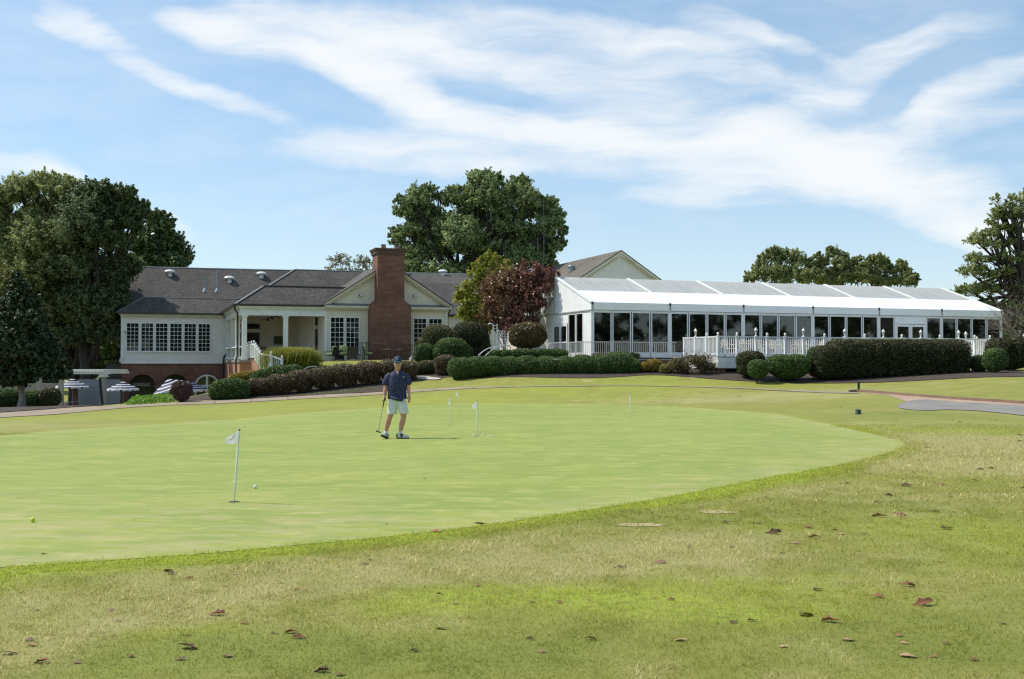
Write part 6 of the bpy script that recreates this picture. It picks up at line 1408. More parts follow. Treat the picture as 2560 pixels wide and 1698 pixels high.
def umbrella(px, py_rim, Y, R, label, tilt=(0,0), master=[None]):
    c = pt(px, py_rim, Y); gz__ = float(H(c.x, c.y)); gz__ = min(gz__, c.z-1.4)
    if master[0] is not None:
        t = copy_tree(master[0])
    else:
        t = thing('patio_umbrella', label, 'umbrella', c, 0, 'navy and white striped umbrellas'); master[0] = t
        n = 8; V = [(0,0,.42)]; Fs = []; rs = [(.35,.36),(.7,.22),(1.0,.06),(1.12,-.02)]
        for rr, zz in rs:
            for i in range(n*2):
                a = PI*i/n; q = rr*(1 if i % 2 == 0 else .965); V.append((q*math.cos(a), q*math.sin(a), zz-(.0 if i % 2 == 0 else -.015)))
        N2 = n*2
        for i in range(N2): Fs.append((0, 1+i, 1+(i+1) % N2))
        for k_ in range(3):
            for i in range(N2): Fs.append((1+k_*N2+i, 1+(k_+1)*N2+i, 1+(k_+1)*N2+(i+1) % N2, 1+k_*N2+(i+1) % N2))
        for i in range(N2): V.append((1.12*math.cos(PI*i/n), 1.12*math.sin(PI*i/n), -.14)); 
        for i in range(N2): Fs.append((1+3*N2+i, 1+4*N2+i, 1+4*N2+(i+1) % N2, 1+3*N2+(i+1) % N2))
        cn = MB().add(V, Fs).build('canopy', STR, t, fix=False)
        MB().add([(0,0,.56)] + [(.30*math.cos(PI*i/n), .30*math.sin(PI*i/n), .42) for i in range(N2)], [(0, 1+i, 1+(i+1) % N2) for i in range(N2)]).build('vent_cap', STR, t, fix=False)
        MB().tube([(0,0,-2.0),(0,0,.55)], .022, 8).build('pole', plain('pale_pole', (.45,.42,.36)), t); MB().lathe((0,0,-2.05), [(.26,0),(.26,.06),(.06,.1),(.05,.2)], 14).build('base', BLACK, t)
        for i in range(n): a = 2*PI*i/n; MB().tube([(0,0,.36),(1.08*math.cos(a),1.08*math.sin(a),-.03)], .008, 4).build('rib', BLACK, t)
    t.location = c; t['label'] = label; t.rotation_euler = (tilt[0], tilt[1], .2); t.scale = (R/1.12,)*3; return t
umbrella(181, 966, 75, 1.15, 'navy and white striped umbrella half hidden by the pergola and dark tree')
umbrella(308, 972.5, 75, 1.12, 'navy and white striped umbrella before the golf shop doors, nearest the pergola column')
umbrella(428, 969, 71, 1.25, 'striped umbrella tilted down to the left beside the round purple bush', tilt=(.1, -.34))
umbrella(484, 974, 75, 1.08, 'striped umbrella right of the round purple bush before the arched white window')
pg = thing('pergola', 'white wooden pergola on a thick tapered column at the left edge of the terrace', 'pergola', pt(258, 1012, 69.5))
o = pg.location
def lp(px, py, Y): return pt(px, py, Y) - o
m = MB(); cw = .27; zt = lp(258, 943, 69.5).z
m.rings([((0,0,-1.0), .27,.27,PI/4), ((0,0,zt), .20,.20,PI/4)], 4); m.build('column', plain('shade_toned_stucco', (.36,.33,.27), (.30,.27,.22)), pg)  # column colour darkened to carry the missing tree shade
MB().box(-.27,.27,-.27,.27, zt, zt+.08).box(-.22,.22,-.22,.22, zt+.081, zt+.2).build('capital', WHITE, pg)
zb_ = zt + .2
for y in (-.2, .2): MB().box(-4.6, .45, y-.05, y+.05, zb_, zb_+.17).build('beam', WHITE, pg)
for i in range(20): x = -4.5 + i*.25; MB().box(x-.03, x+.03, -.7, 3.6, zb_+.171, zb_+.30).build('rafter', WHITE, pg)
for (x, y) in ((-4.3, 0), (-4.3, 3.4)): MB().rings([((x,y,-1.0), .25,.25,PI/4), ((x,y,zb_), .18,.18,PI/4)], 4).build('column', plain('shaded_stucco', (.46,.42,.35)), pg)
MB().box(-4.6,.45, 3.35,3.45, zb_, zb_+.17).build('beam', WHITE, pg)
m = MB(); A = pt(249.5, 945, 67.5); B = pt(257.5, 1015, 67.5); t = thing('leaning_pole', 'dark green leaning pole crossing in front of the pergola column', 'pole', B)
MB().bar((0,0,-.3), A-B, .14, .1).build('shaft', plain('dark_green_paint', (.008,.02,.014)), t); MB().lathe((0,0,-.3), [(.12,0),(.12,.06),(.08,.1)], 8).build('foot', BLACK, t)
def wallthing(name, label, cat, x0, x1, y0, y1, Y, mat_, part='boards', cap=True, dz=-1.2):
    p = pt(x0, y1, Y); t = thing(name, label, cat, p); q = pt(x1, y0, Y) - p
    MB().box(0, q.x, 0, .15, dz, q.z).build(part, mat_, t)
    if cap: MB().box(-.03, q.x+.03, -.03, .18, q.z+.001, q.z+.06).build('coping', GREYM if part == 'boards' else CREAM, t)
    return t
wallthing('board_fence', 'grey board fence behind the umbrellas between pergola and brick wall', 'fence', 194, 300.5, 951, 1003, 77, SIDINGG)
wallthing('dark_screen', 'black screen wall above the grey fence beside the brick basement', 'screen', 264, 301, 911, 949, 80, BLACK, 'panel', False, 0)
wallthing('brick_pier', 'short brick pier under the pergola by the first umbrella', 'pier', 182, 193, 966, 1003, 76, BRICK, 'brickwork')
wallthing('beige_garden_wall', 'low beige wall in the shade behind the dark magnolia', 'wall', -60, 150, 961, 1000, 78, plain('beige_render', (.40,.33,.24)), 'render')
for i, (x, y, w_, h_, lb) in enumerate(((20, 995, 40, 24, 'low dark clipped bush left of the magnolia trunk'), (85, 998, 32, 22, 'low dark clipped bush right of the magnolia trunk'), (125, 994, 24, 24, 'low brownish clipped bush next to the beige wall under the magnolia'), (-30, 1000, 30, 22, 'low dark bush at the very left edge'))):
    shrub('low_shrub', lb, x, 1020, 61, [(x, y, w_, h_, .8)], 9000, .06, HOLLY if i != 2 else BRNTOP, 200+i, 'low bushes under the magnolia', zb=float(pt(x, 1022, 61).z))
# planter / small furniture seen under the pergola
t = thing('patio_table', 'small dark table in the shade under the pergola', 'table', pt(176, 1006, 74)); MB().box(-.5,.5,-.35,.35,.0,.04).build('table_top', GREYM, t)
for sx in (-.42,.42):
    for sy in (-.28,.28): MB().tube([(sx,sy,-.7),(sx,sy,0)], .02, 6).build('leg', BLACK, t)
# ------------------------------------------------------------------ small things on the lawn
def pathlight(px, py, Y, label, master=[None]):
    p = pt(px, py, Y); g = float(H(p.x, p.y)); hh = max(.25, p.z-g)
    t = thing('path_light', label, 'garden light', (p.x, p.y, p.z-hh), 0, 'dark mushroom garden lights')
    MB().lathe((0,0,hh-.02), [(.16,0),(.15,.02),(.08,.07),(.02,.11)], 14).build('cap', DARKM, t, smooth=True); MB().lathe((0,0,hh-.09), [(.05,0),(.06,.07)], 10).build('lamp', plain('clear_lamp', (.6,.6,.55)), t); MB().tube([(0,0,0),(0,0,hh-.09)], .02, 6).build('stake', DARKM, t)
pathlight(839.5, 914, 61, 'dark mushroom garden light above the brown hedge on the patio lawn')
pathlight(1161, 895, 59, 'dark mushroom garden light between the broad green bush and the long hedge')
pathlight(1031, 896, 60.5, 'dark mushroom garden light at the end of the brown hedge near the green bushes')
p = hit(2146.7, 976); t = thing('marker_post', 'short dark green marker post on the lawn at the end of the kerb', 'post', p); h = 21*p.y/F
MB().box(-.045,.045,-.03,.03,-.1,h-.02).build('stake', plain('green_marker_paint', (.012,.035,.025)), t); MB().box(-.05,.05,-.035,.035,h-.02,h).build('cap', plain('green_marker_cap', (.03,.07,.055)), t)
p = hit(2147, 1036); t = thing('valve_marker', 'small grey slanted box on the lawn by the end of the driveway', 'marker', p, .5); h = 12.5*p.y/F
m = MB(); m.add([(-.09,-.03,0),(.07,-.03,0),(.07,.05,0),(-.09,.05,0),(-.09,-.03,h),(.06,-.03,h*.85),(.06,.05,h*.85),(-.09,.05,h)], [(0,3,2,1),(4,5,6,7),(0,1,5,4),(1,2,6,5),(2,3,7,6),(3,0,4,7)]); m.build('body', plain('grey_green_plastic', (.07,.10,.09)), t); m = MB(); m.add([(-.095,-.035,h),(.065,-.035,h*.85),(.065,.055,h*.85),(-.095,.055,h),(-.095,-.035,h+.012),(.065,-.035,h*.85+.012),(.065,.055,h*.85+.012),(-.095,.055,h+.012)], [(0,3,2,1),(4,5,6,7),(0,1,5,4),(1,2,6,5),(2,3,7,6),(3,0,4,7)]); m.build('lid', plain('pale_grey_lid', (.4,.42,.4)), t)
# ------------------------------------------------------------------ putting green: flags, cups, balls
POLEW = plain('pale_flagstick_plastic', (.80,.85,.83), (.72,.78,.75), rough=.35)
ROD = plain('flagstick_rod', (.66,.74,.70), rough=.4)
CLOTH = leafmat('white_flag_cloth', [(.86,.86,.85), (.86,.86,.85)], rough=.7, trans=.55)
HOLE = plain('dark_cup_hole', (.03,.02,.012), rough=.9); RIM = plain('cup_rim_soil', (.22,.15,.08))
MARKM = plain('dark_flag_print', (.10,.13,.12))
GZ_OFF = .004
def flagpin(px, py, Yh, label, lean, fl, H_=.76, mark=False):
    """lean: top offset (x,y) in metres; fl: outline of the hanging cloth in (x left of the rod, z above ground)"""
    p = hit(px, py); p.z += GZ_OFF; t = thing('flagstick', label, 'golf flag', p, 0, 'small practice flags on the putting green')
    ax = lambda z: Vector((lean[0]*z/H_, lean[1]*z/H_, z))
    MB().tube([ax(-.03), ax(.61)], .0065, 8).build('rod', ROD, t, smooth=True)
    MB().tube([ax(.095), ax(.10), ax(.575), ax(.58)], [.009,.0115,.0115,.009], 12).build('sleeve', POLEW, t, smooth=True)
    MB().tube([ax(.612), ax(.62), ax(.735), ax(.755), ax(.765)], [.010,.0125,.0125,.010,.003], 10).build('flag_hem', POLEW, t, smooth=True)
    MB().lathe(tuple(ax(.748)), [(.0135,0),(.012,.012),(.004,.02)], 10).build('tip', plain('grey_flag_tip', (.12,.15,.14)), t)
    n, k = 9, 7; V = []; Fs = []
    (tz, bz), (otx, otz), (obx, obz) = fl
    for i in range(n):
        a = i/(n-1)
        for j in range(k):
            b = j/(k-1); top = ax(tz).lerp(Vector((otx, 0, otz)), a); bot = ax(bz).lerp(Vector((obx, 0, obz)), a); q = top.lerp(bot, b)
            q.y += .016*math.sin(a*5+b*2)*a - .004; q.z += .006*math.sin(PI*a)*(1-2*b); V.append(q)
    for i in range(n-1):
        for j in range(k-1): Fs.append((i*k+j, (i+1)*k+j, (i+1)*k+j+1, i*k+j+1))
    f = MB().add(V, Fs).build('flag', CLOTH, t, smooth='all', fix=False)
    if mark:
        def on(a, b): q = V[min(n-1, int(a*(n-1)))*k + min(k-1, int(b*(k-1)))]; i, j = a*(n-1), b*(k-1); i0, j0 = min(n-2, int(i)), min(k-2, int(j)); fi, fj = i-i0, j-j0; A = V[i0*k+j0].lerp(V[(i0+1)*k+j0], fi); B = V[i0*k+j0+1].lerp(V[(i0+1)*k+j0+1], fi); return A.lerp(B, fj) + Vector((0,-.004,0))
        MB().tube([on(.37,.22), on(.45,.42), on(.58,.60)], .0028, 5).tube([on(.58,.60), on(.70,.52), on(.80,.45)], .0028, 5).build('printed_mark', MARKM, f)
    m = MB(); nn = 20; m.add([(0,0,.003)] + [(.054*math.cos(2*PI*i/nn), .054*math.sin(2*PI*i/nn), .003) for i in range(nn)], [(0, 1+i, 1+(i+1) % nn) for i in range(nn)]); m.build('cup', HOLE, t)  # flat disc; the shade of the hole is put into its dark colour
    m = MB(); V2 = [(rr*math.cos(2*PI*i/nn), rr*math.sin(2*PI*i/nn), .0035) for rr in (.054,.062) for i in range(nn)]; m.add(V2, [(i, (i+1) % nn, nn+(i+1) % nn, nn+i) for i in range(nn)]); m.build('cup_rim', RIM, t)
    return t
flagpin(585, 1256.5, 0, 'practice flag with a small dark printed mark, nearest of all, beside a white ball', (.052, 0), ((.745,.615), (-.082,.67), (-.098,.612)), mark=True)
flagpin(1125, 1064, 0, 'practice flag with furled cloth, right of the golfer, nearer of the two close together', (.02, 0), ((.745,.66), (-.055,.585), (-.02,.56)))
flagpin(1151, 1030, 0, 'tilted practice flag farthest away, just behind another right of the golfer', (-.10, 0), ((.745,.60), (-.16,.64), (-.19,.56)))
flagpin(1193, 1091, 0, 'practice flag with full white cloth beside three golf balls', (-.004, 0), ((.745,.615), (-.115,.66), (-.085,.58)))
flagpin(1575, 1045.5, 0, 'lone practice flag with furled cloth on the right side of the green', (.02, 0), ((.745,.66), (-.045,.60), (.02,.57)))
def ballmat(nm, c):
    m, t, p, out = newmat(nm); co = t.node('ShaderNodeTexCoord').outputs['Object']; v = t.node('ShaderNodeTexVoronoi', ins={'Vector': co, 'Scale': 260.0})
    b = t.node('ShaderNodeBump', ins={'Height': v.outputs['Distance'], 'Strength': .4, 'Distance': .001}); t.l.new(b.outputs[0], p.inputs['Normal']); t.set(p.inputs['Base Color'], (*c, 1)); p.inputs['Roughness'].default_value = .25; return m
BW, BY_ = ballmat('white_ball', (.82,.83,.84)), ballmat('yellow_ball', (.62,.72,.03))
for px, py, mt, lb in ((638,1222.5,BW,'white golf ball lying right of the nearest flag'), (82,1308,BY_,'bright yellow golf ball near the left edge of the green'), (1184.5,1093,BW,'white golf ball left of the flag with full white cloth'), (1208,1090.5,BW,'white golf ball just right of the flag with full white cloth'), (1229.3,1092.5,BW,'white golf ball farthest right of the three by the flag')):
    p = hit(px, py); o = MB().ball((0,0,.0213), .0213, 20, 12).build('golf_ball', mt, None, p + Vector((0,0,GZ_OFF)), smooth='all'); tag(o, lb, 'golf ball', 'golf balls on the green')
# ------------------------------------------------------------------ fallen leaves
LM = [plain('brown_leaf_%s' % n, c, c2, scale=30, rough=.75) for n, c, c2 in (('tan', (.36,.19,.085), (.24,.12,.055)), ('red', (.25,.095,.045), (.16,.06,.035)), ('dark', (.13,.06,.03), (.07,.035,.02)), ('pale', (.46,.30,.16), (.32,.19,.10)), ('dull', (.28,.16,.09), (.18,.10,.06)))]
def leaf_proto(seed):
    r = random.Random(seed); n, k = 9, 5; V = []; Fs = []; curl = r.uniform(.6, 2.0); tw = r.uniform(-.5, .5); kink = r.uniform(-.35, .35); lob = r.random() < .5
    for i in range(n):
        t = i/(n-1); w_ = .30*math.sin(PI*min(1, t*.96+.02))**.75*(1-.25*t); w_ *= (1 + (.35*math.sin(t*16) if lob else 0))
        for j in range(k):
            s_ = (j/(k-1)-.5)*2; a = curl*s_*(.4+.5*t); y = w_*math.sin(a)/max(.3, curl*.6) if curl > .1 else w_*s_; z = w_*(1-math.cos(a))*.9 + .10*math.sin(t*PI)*.8 + .16*(t-.5)**2 + kink*.15*t
            V.append(((t-.5) + .03*math.sin(t*5), y + tw*.2*(t-.5)**2, z + .06*s_*tw))
    for i in range(n-1):
        for j in range(k-1): Fs.append((i*k+j, (i+1)*k+j, (i+1)*k+j+1, i*k+j+1))
    m = MB().add(V, Fs); m.tube([(-.5,0,.05), (-.62,.01,.09), (-.74,.03,.07)], [.014,.010,.008], 4); return m
def meshof(mb, mat_, nm):
    o = mb.build(nm, mat_, smooth='all', fix=False); me = o.data; bpy.data.objects.remove(o); return me
LME = [meshof(leaf_proto(s_), LM[s_ % 5], 'fallen_leaf') for s_ in range(15)]
Rg = random.Random(77)
R3 = [(995,182,36),(845,222,32),(965,300,48),(1115,298,46),(790,415,34),(990,415,32),(470,507,62),(660,488,60),(1295,398,52),(1380,368,56),(1510,352,38),(1612,346,36),(1685,270,70),(1785,265,60),(1430,250,36),(1535,113,36),(1460,117,30),(1655,135,22),(1970,117,44),(2160,48,30),(2215,44,26),(1940,243,58),(2000,325,66),(1680,202,42),(1730,170,40),(1350,320,56),(1190,350,80),(1475,335,30),(1820,600,70),(1890,690,120),(1340,735,84),(1455,765,84),(1540,850,64),(2000,865,50),(2265,775,26),(1820,935,84),(1940,930,30),(2130,945,48),(1085,765,44),(1003,773,34),(1235,880,32),(750,853,64),(330,850,60),(45,848,24),(105,905,20),(55,677,44),(185,672,34),(710,665,22),(1680,650,54),(1800,867,22),(1775,833,18),(1970,487,18),(1230,440,16),(270,467,14),(245,420,30),(1155,180,24),(1300,212,24),(1160,233,22),(1300,258,22),(480,247,36),(518,243,18),(2330,103,30),(2360,135,24),(1815,125,54),(2140,100,40),(1900,175,16),(2020,177,24),(1635,293,16),(1820,287,18),(2030,250,28),(1395,612,50)]
R4 = [(765,508,60),(780,523,36),(858,545,42),(1070,522,38),(1655,475,40),(1985,330,54),(2180,295,56),(1755,297,24),(200,430,22),(505,692,32),(165,692,18),(535,735,18),(990,712,66),(1110,750,42),(850,802,24),(860,858,104),(820,912,54),(1040,905,56),(1360,812,66),(1325,790,60),(1240,795,24),(595,900,52),(185,925,72),(40,890,76),(135,830,40),(145,853,52),(2005,775,54),(1885,877,36),(1460,968,78),(1545,993,50),(2170,578,14),(1998,617,24),(2070,657,20),(1930,88,12),(1355,598,50),(350,935,30),(1675,462,14),(225,2,20)]
leaves = [(1300+x/1.876, 1150+y/1.876, w_/1.876) for x, y, w_ in R3] + [(x/1.818, 1150+y/1.818, w_/1.818) for x, y, w_ in R4]
leaves += [(1353,1095.5,11),(1030,1070,5),(585,1074,8),(612,1069,8),(1239,1057,3),(1523,1063,3),(980,1085,3)]
far = [(2550,1090,16),(2100,1180,12),(2318,1121,12),(2445,1175,20),(2478,1173,18),(2285,1183,10),(2432,1138,10),(2525,1148,14),(2550,1105,14),(2182,1061,9),(2240,1050,10),(2380,1050,10),(2400,1056,10),(2434,1049,8),(2475,1049,10),(2490,1052,8),(1962,1013,6),(2100,1019,6),(1846,992,5),(1895,1006,4),(2040,1000,5),(2150,1008,6),(2198,1010,4),(2110,1027,5),(1470,958,5),(1640,950,4),(2030,966,6),(2060,972,5),(1700,1003,4),(1560,985,4),(1250,985,4),(1130,957,5),(1180,958,5),(1330,957,5),(370,1037,4),(160,1055,4),(545,1058,4),(2225,1034,7),(2240,1035,6),(2262,1033,6),(2290,1031,7),(2318,1027,6),(2207,1036,6),(2020,1058,6),(2035,1059,6),(2500,1086,12),(2530,1081,10),(2550,1064,8)]
leaves += far
big_lab = {(1890,690): 'largest curled brown leaf with a raised stem at the lower right of the lawn', (860,858): 'long tan curled leaf low at the left of the near lawn', (1820,935): 'reddish brown twisted leaf near the bottom edge at the right', (1460,968): 'reddish brown leaf near the bottom edge left of the middle', (185,925): 'dark brown folded leaf at the lower left corner', (40,890): 'brown leaf at the left edge near the bottom', (470,507): 'dark crumpled leaf casting a shadow right of the middle of the near lawn', (1455,765): 'long reddish leaf lying flat right of the centre foreground', (1340,735): 'pale greyish leaf just up-left of a long reddish leaf'}
lab_at = {}
for (x, y), lb in big_lab.items():
    lab_at[(round(1300+x/1.876, 1), round(1150+y/1.876, 1))] = lb; lab_at[(round(x/1.818, 1), round(1150+y/1.818, 1))] = lb
used = set()
for i, (x, y, w_) in enumerate(leaves):
    p = hit(x, y); s_ = w_*p.y/F*1.05; s_ = min(max(s_, .05), .26); o = bpy.data.objects.new('fallen_leaf', LME[Rg.randrange(15)]); COL.objects.link(o)
    o.location = p + Vector((0, 0, .003)); o.scale = (s_, s_*Rg.uniform(.8, 1.3), s_*Rg.uniform(.7, 1.3)); o.rotation_euler = (Rg.uniform(-.25,.25), Rg.uniform(-.25,.25), Rg.uniform(-.5,.5) + (PI if Rg.random() < .5 else 0))
    lb = lab_at.get((round(x, 1), round(y, 1)))
    if lb and lb not in used and w_ > 20: used.add(lb)
    elif abs(x-1353) < .1: lb = 'brown maple-like leaf standing alone on the smooth putting green right of the flag'
    else: lb = 'small dry brown fallen leaf scattered on the short grass'
    tag(o, lb, 'fallen leaf', 'dry brown leaves on the grass')

# ------------------------------------------------------------------ the golfer
def solid(name, mb, vox, mat_, parent, smooth_it=4, factor=.5):
    """join overlapping closed pieces into one continuous skin"""
    me = bpy.data.meshes.new(name); me.from_pydata(mb.v, [], mb.f); b = bmesh.new(); b.from_mesh(me); bmesh.ops.recalc_face_normals(b, faces=b.faces); b.to_mesh(me); b.free()
    o = bpy.data.objects.new(name, me); COL.objects.link(o)
    r_ = o.modifiers.new('r', 'REMESH'); r_.mode = 'VOXEL'; r_.voxel_size = vox
    s_ = o.modifiers.new('s', 'SMOOTH'); s_.iterations = smooth_it; s_.factor = factor
    bpy.context.view_layer.update(); me2 = bpy.data.meshes.new_from_object(o.evaluated_get(bpy.context.evaluated_depsgraph_get())); bpy.data.objects.remove(o)
    me2.materials.clear(); me2.materials.append(mat_); me2.polygons.foreach_set('use_smooth', [True]*len(me2.polygons)); me2.name = name
    o = bpy.data.objects.new(name, me2); COL.objects.link(o); o.parent = parent; return o
foot = hit(985, 1097.5); SK = foot.y/F*705.5/6.03   # metres per reference metre
man = thing('person', 'man in navy cap, dark blue polo, pale shorts and saddle shoes holding a putter', 'person', foot + Vector((0,0,GZ_OFF+.004)))
sc_m = foot.y/F*(705.5/6.03); man.scale = (sc_m,)*3
SKIN = plain('sunlit_skin', (.56,.29,.21), (.48,.24,.175), scale=12, rough=.5)
def shirt_mat():
    m, t, p, out = newmat('navy_print_shirt'); co = t.node('ShaderNodeTexCoord').outputs['Object']; v = t.node('ShaderNodeTexVoronoi', ins={'Vector': co, 'Scale': 46.0})
    c = t.mixc(t.smooth(v.outputs['Distance'], .16, .30), (.16,.20,.40,1), (.012,.016,.062,1)); t.set(p.inputs['Base Color'], c); p.inputs['Roughness'].default_value = .75
    b = t.node('ShaderNodeBump', ins={'Height': t.noise(co, 9, 3), 'Strength': .6, 'Distance': .03}); t.l.new(b.outputs[0], p.inputs['Normal']); return m
b_ = MB()
# torso core and neck, head
b_.rings([((.07,.02,.86),.15,.10),((.07,.02,1.1),.15,.10),((.075,.02,1.34),.16,.09),((.075,.02,1.41),.09,.06),((.078,.012,1.45),.058,.058),((.078,.005,1.52),.055,.058)], 20)
hd_ = (.078, -.012, 1.60)
b_.rings([((.078,-.045,1.482),.022,.022),((.078,-.038,1.492),.042,.042),((.078,-.028,1.515),.060,.066),((.078,-.018,1.545),.070,.082),((.078,-.01,1.58),.076,.094),((.078,-.004,1.62),.079,.099),((.078,0,1.66),.078,.098),((.078,.004,1.70),.066,.084),((.078,.006,1.728),.036,.05)], 22)
b_.tube([(.078,-.103,1.625),(.078,-.118,1.59),(.078,-.122,1.577),(.078,-.105,1.568)], [.009,.012,.014,.010], 8)            # nose
b_.tube([(.052,-.092,1.541),(.078,-.103,1.540),(.104,-.092,1.541)], [.006,.008,.006], 6); b_.tube([(.056,-.090,1.532),(.078,-.100,1.529),(.100,-.090,1.532)], [.006,.009,.006], 6)  # lips
for s_ in (-1, 1):
    b_.ball((.078+s_*.079, .012, 1.60), .022, 8, 6, (.35,.8,1.3)); b_.ball((.078+s_*.038, -.068, 1.575), .03, 8, 6, (1,.7,.9))
# arms (image left = his right)
b_.tube([(-.11,.02,1.37),(-.155,.015,1.24),(-.18,.01,1.10),(-.188,-.01,1.03),(-.195,-.03,.93),(-.197,-.045,.895)], [.046,.048,.044,.045,.033,.028], 14)
b_.tube([(.262,.02,1.37),(.285,.02,1.24),(.300,.02,1.12),(.305,.01,1.04),(.318,-.01,.96),(.325,-.02,.925)], [.044,.046,.042,.043,.032,.027], 14)
def hand(w_, d, side, grip):
    """palm, four unequal fingers and a thumb; d = down direction, side = direction of the thumb"""
    w_ = Vector(w_); d = Vector(d).normalized(); s_ = Vector(side).normalized(); n_ = d.cross(s_).normalized()
    b_.tube([w_, w_+d*.035, w_+d*.075, w_+d*.092], [.026,.032,.034,.026], 10)
    for k_, (o, L) in enumerate(((.028,.070),(.010,.078),(-.009,.074),(-.027,.060))):
        a = w_ + d*.082 + s_*o
        if grip: b_.tube([a, a + n_*.022 + d*.012, a + n_*.042 + d*.0, a + n_*.040 - d*.022], [.0095,.0095,.009,.008], 7)
        else: b_.tube([a, a + d*L*.45 + n_*.006, a + d*L*.75 + n_*.016, a + d*L + n_*.030], [.0095,.009,.0085,.007], 7)
    t0 = w_ + d*.028 + s_*.026
    if grip: b_.tube([t0, t0+s_*.014+d*.025+n_*.012, t0+d*.052+n_*.028], [.013,.011,.009], 7)
    else: b_.tube([t0, t0+s_*.022+d*.025+n_*.010, t0+s_*.022+d*.055+n_*.02], [.013,.011,.008], 7)
hand((-.198,-.05,.89), (-.02,-.18,-1), (.35,-.9,.15), True)
hand((.327,-.022,.92), (.04,-.12,-1), (-.75,-.6,.1), False)
# legs
b_.tube([(-.02,.02,.74),(-.05,.01,.60),(-.085,-.01,.485),(-.105,.0,.42),(-.135,.015,.33),(-.160,.015,.22),(-.178,.01,.13),(-.18,.0,.07)], [.085,.082,.062,.058,.063,.048,.036,.038], 16)
b_.tube([(.15,.02,.74),(.185,.01,.60),(.205,-.01,.485),(.198,.0,.42),(.172,.015,.33),(.148,.015,.22),(.130,.01,.13),(.13,.0,.07)], [.085,.082,.062,.058,.062,.047,.036,.038], 16)
solid('body', b_, .0075, SKIN, man, 2)
b_ = MB()
b_.rings([((.065,.02,.845),.205,.142,0,.9),((.065,.02,.90),.205,.145,0,.9),((.062,.015,1.0),.197,.148,0,.9),((.065,.01,1.12),.198,.145,0,.9),((.07,.015,1.25),.205,.132,0,.9),((.072,.02,1.34),.205,.115,0,.9),((.075,.02,1.395),.17,.09,0,.95),((.078,.02,1.425),.10,.075),((.078,.018,1.445),.068,.068)], 28)
b_.tube([(-.07,.02,1.36),(-.135,.02,1.29),(-.175,.015,1.20),(-.19,.01,1.135)], [.080,.082,.077,.074], 16)
b_.tube([(.22,.02,1.36),(.275,.02,1.29),(.297,.018,1.20),(.304,.015,1.14)], [.078,.080,.074,.071], 16)
b_.tube([(-.05,-.12,.87),(.08,-.15,.84),(.2,-.10,.82)], [.03,.035,.03], 8)
MB().tube([(.054,-.103,1.538),(.078,-.115,1.5375),(.102,-.103,1.538)], [.003,.0045,.003], 6).build('mouth', plain('lip_skin', (.30,.12,.10)), man, smooth='all')
SHIRT = shirt_mat(); solid('polo_shirt', b_, .011, SHIRT, man, 4)
for s_ in (-1, 1):
    m = MB(); m.add([(.078,-.078,1.385),(.078+s_*.03,-.100,1.37),(.078+s_*.085,-.066,1.435),(.078+s_*.066,-.012,1.475),(.078+s_*.058,-.028,1.482),(.078+s_*.050,-.060,1.455)], [(0,1,2,5),(2,3,4,5)]); m.build('collar', SHIRT, man, smooth='all')
m = MB(); m.add([(.045,-.082,1.44),(.111,-.082,1.44),(.095,-.105,1.395),(.080,-.118,1.352),(.064,-.105,1.395)], [(0,1,2,3,4)]); m.build('open_neck', SKIN, man)
MB().ball((.081,-.128,1.335), .008, 8, 6).build('button', DARKM, man); MB().box(.205,.225,-.118,-.112,1.30,1.325).build('chest_emblem', plain('pale_stitching', (.4,.45,.6)), man)
b_ = MB()
b_.rings([((.065,.02,.74),.185,.13,0,.85),((.065,.02,.86),.185,.13,0,.85),((.065,.02,.93),.172,.122,0,.85)], 24)
b_.rings([((-.045,.01,.515),.098,.112,0,.85),((-.038,.01,.64),.105,.118,0,.85),((-.02,.02,.78),.105,.12,0,.85)], 20)
b_.rings([((.212,.01,.53),.105,.112,0,.85),((.19,.01,.64),.108,.118,0,.85),((.155,.02,.78),.105,.12,0,.85)], 20)
def shorts_mat():
    m = plain('pale_blue_grey_cotton', (.66,.70,.73), (.58,.62,.66), scale=7, rough=.8, bump=.5, bscale=12); return m
SHO = shorts_mat(); solid('shorts', b_, .010, SHO, man, 3)
# socks and shoes
SOCK = plain('white_sock', (.75,.76,.78)); SHW = plain('white_shoe_leather', (.70,.70,.68), rough=.35); SHB = plain('brown_shoe_leather', (.05,.03,.02), rough=.4); SOLE = plain('black_rubber_sole', (.02,.02,.02), rough=.8)
def shoe(c, yaw, pitch):
    """toe towards local +x"""
    e = bpy.data.objects.new('shoe', None)
    M = Matrix.Translation(c) @ Matrix.Rotation(yaw, 4, 'Z') @ Matrix.Rotation(pitch, 4, 'Y')
    def put(rs, mat_, nm, par, n=18):
        m = MB().rings(rs, n); m.v = [tuple(M @ Vector((v[0], v[1], v[2]))) for v in m.v]; return m.build(nm, mat_, par, smooth=True)
    rot = lambda z, x0, x1, w_: ((.5*(x0+x1), 0, z), .5*(x1-x0), w_)
    up = put([rot(.02,-.085,.195,.045), rot(.045,-.088,.195,.047), rot(.062,-.086,.175,.045), rot(.080,-.082,.11,.042), rot(.105,-.075,.035,.038), rot(.118,-.07,.01,.034)], SHW, 'shoe', man)
    put([rot(0,-.088,.20,.047), rot(.022,-.09,.20,.049)], SOLE, 'sole', up)
    put([rot(.028,-.03,.115,.0490), rot(.060,-.03,.115,.0482), rot(.083,-.04,.095,.0445), rot(.106,-.035,.045,.0395)], SHB, 'saddle_panel', up)
    put([rot(.03,-.093,-.045,.040), rot(.08,-.092,-.05,.036), rot(.10,-.088,-.05,.03)], SHB, 'heel_panel', up)
shoe(Vector((-.18,.015,.012)), math.radians(-112), -.28); shoe(Vector((.135,.0,.0)), math.radians(-12), 0)
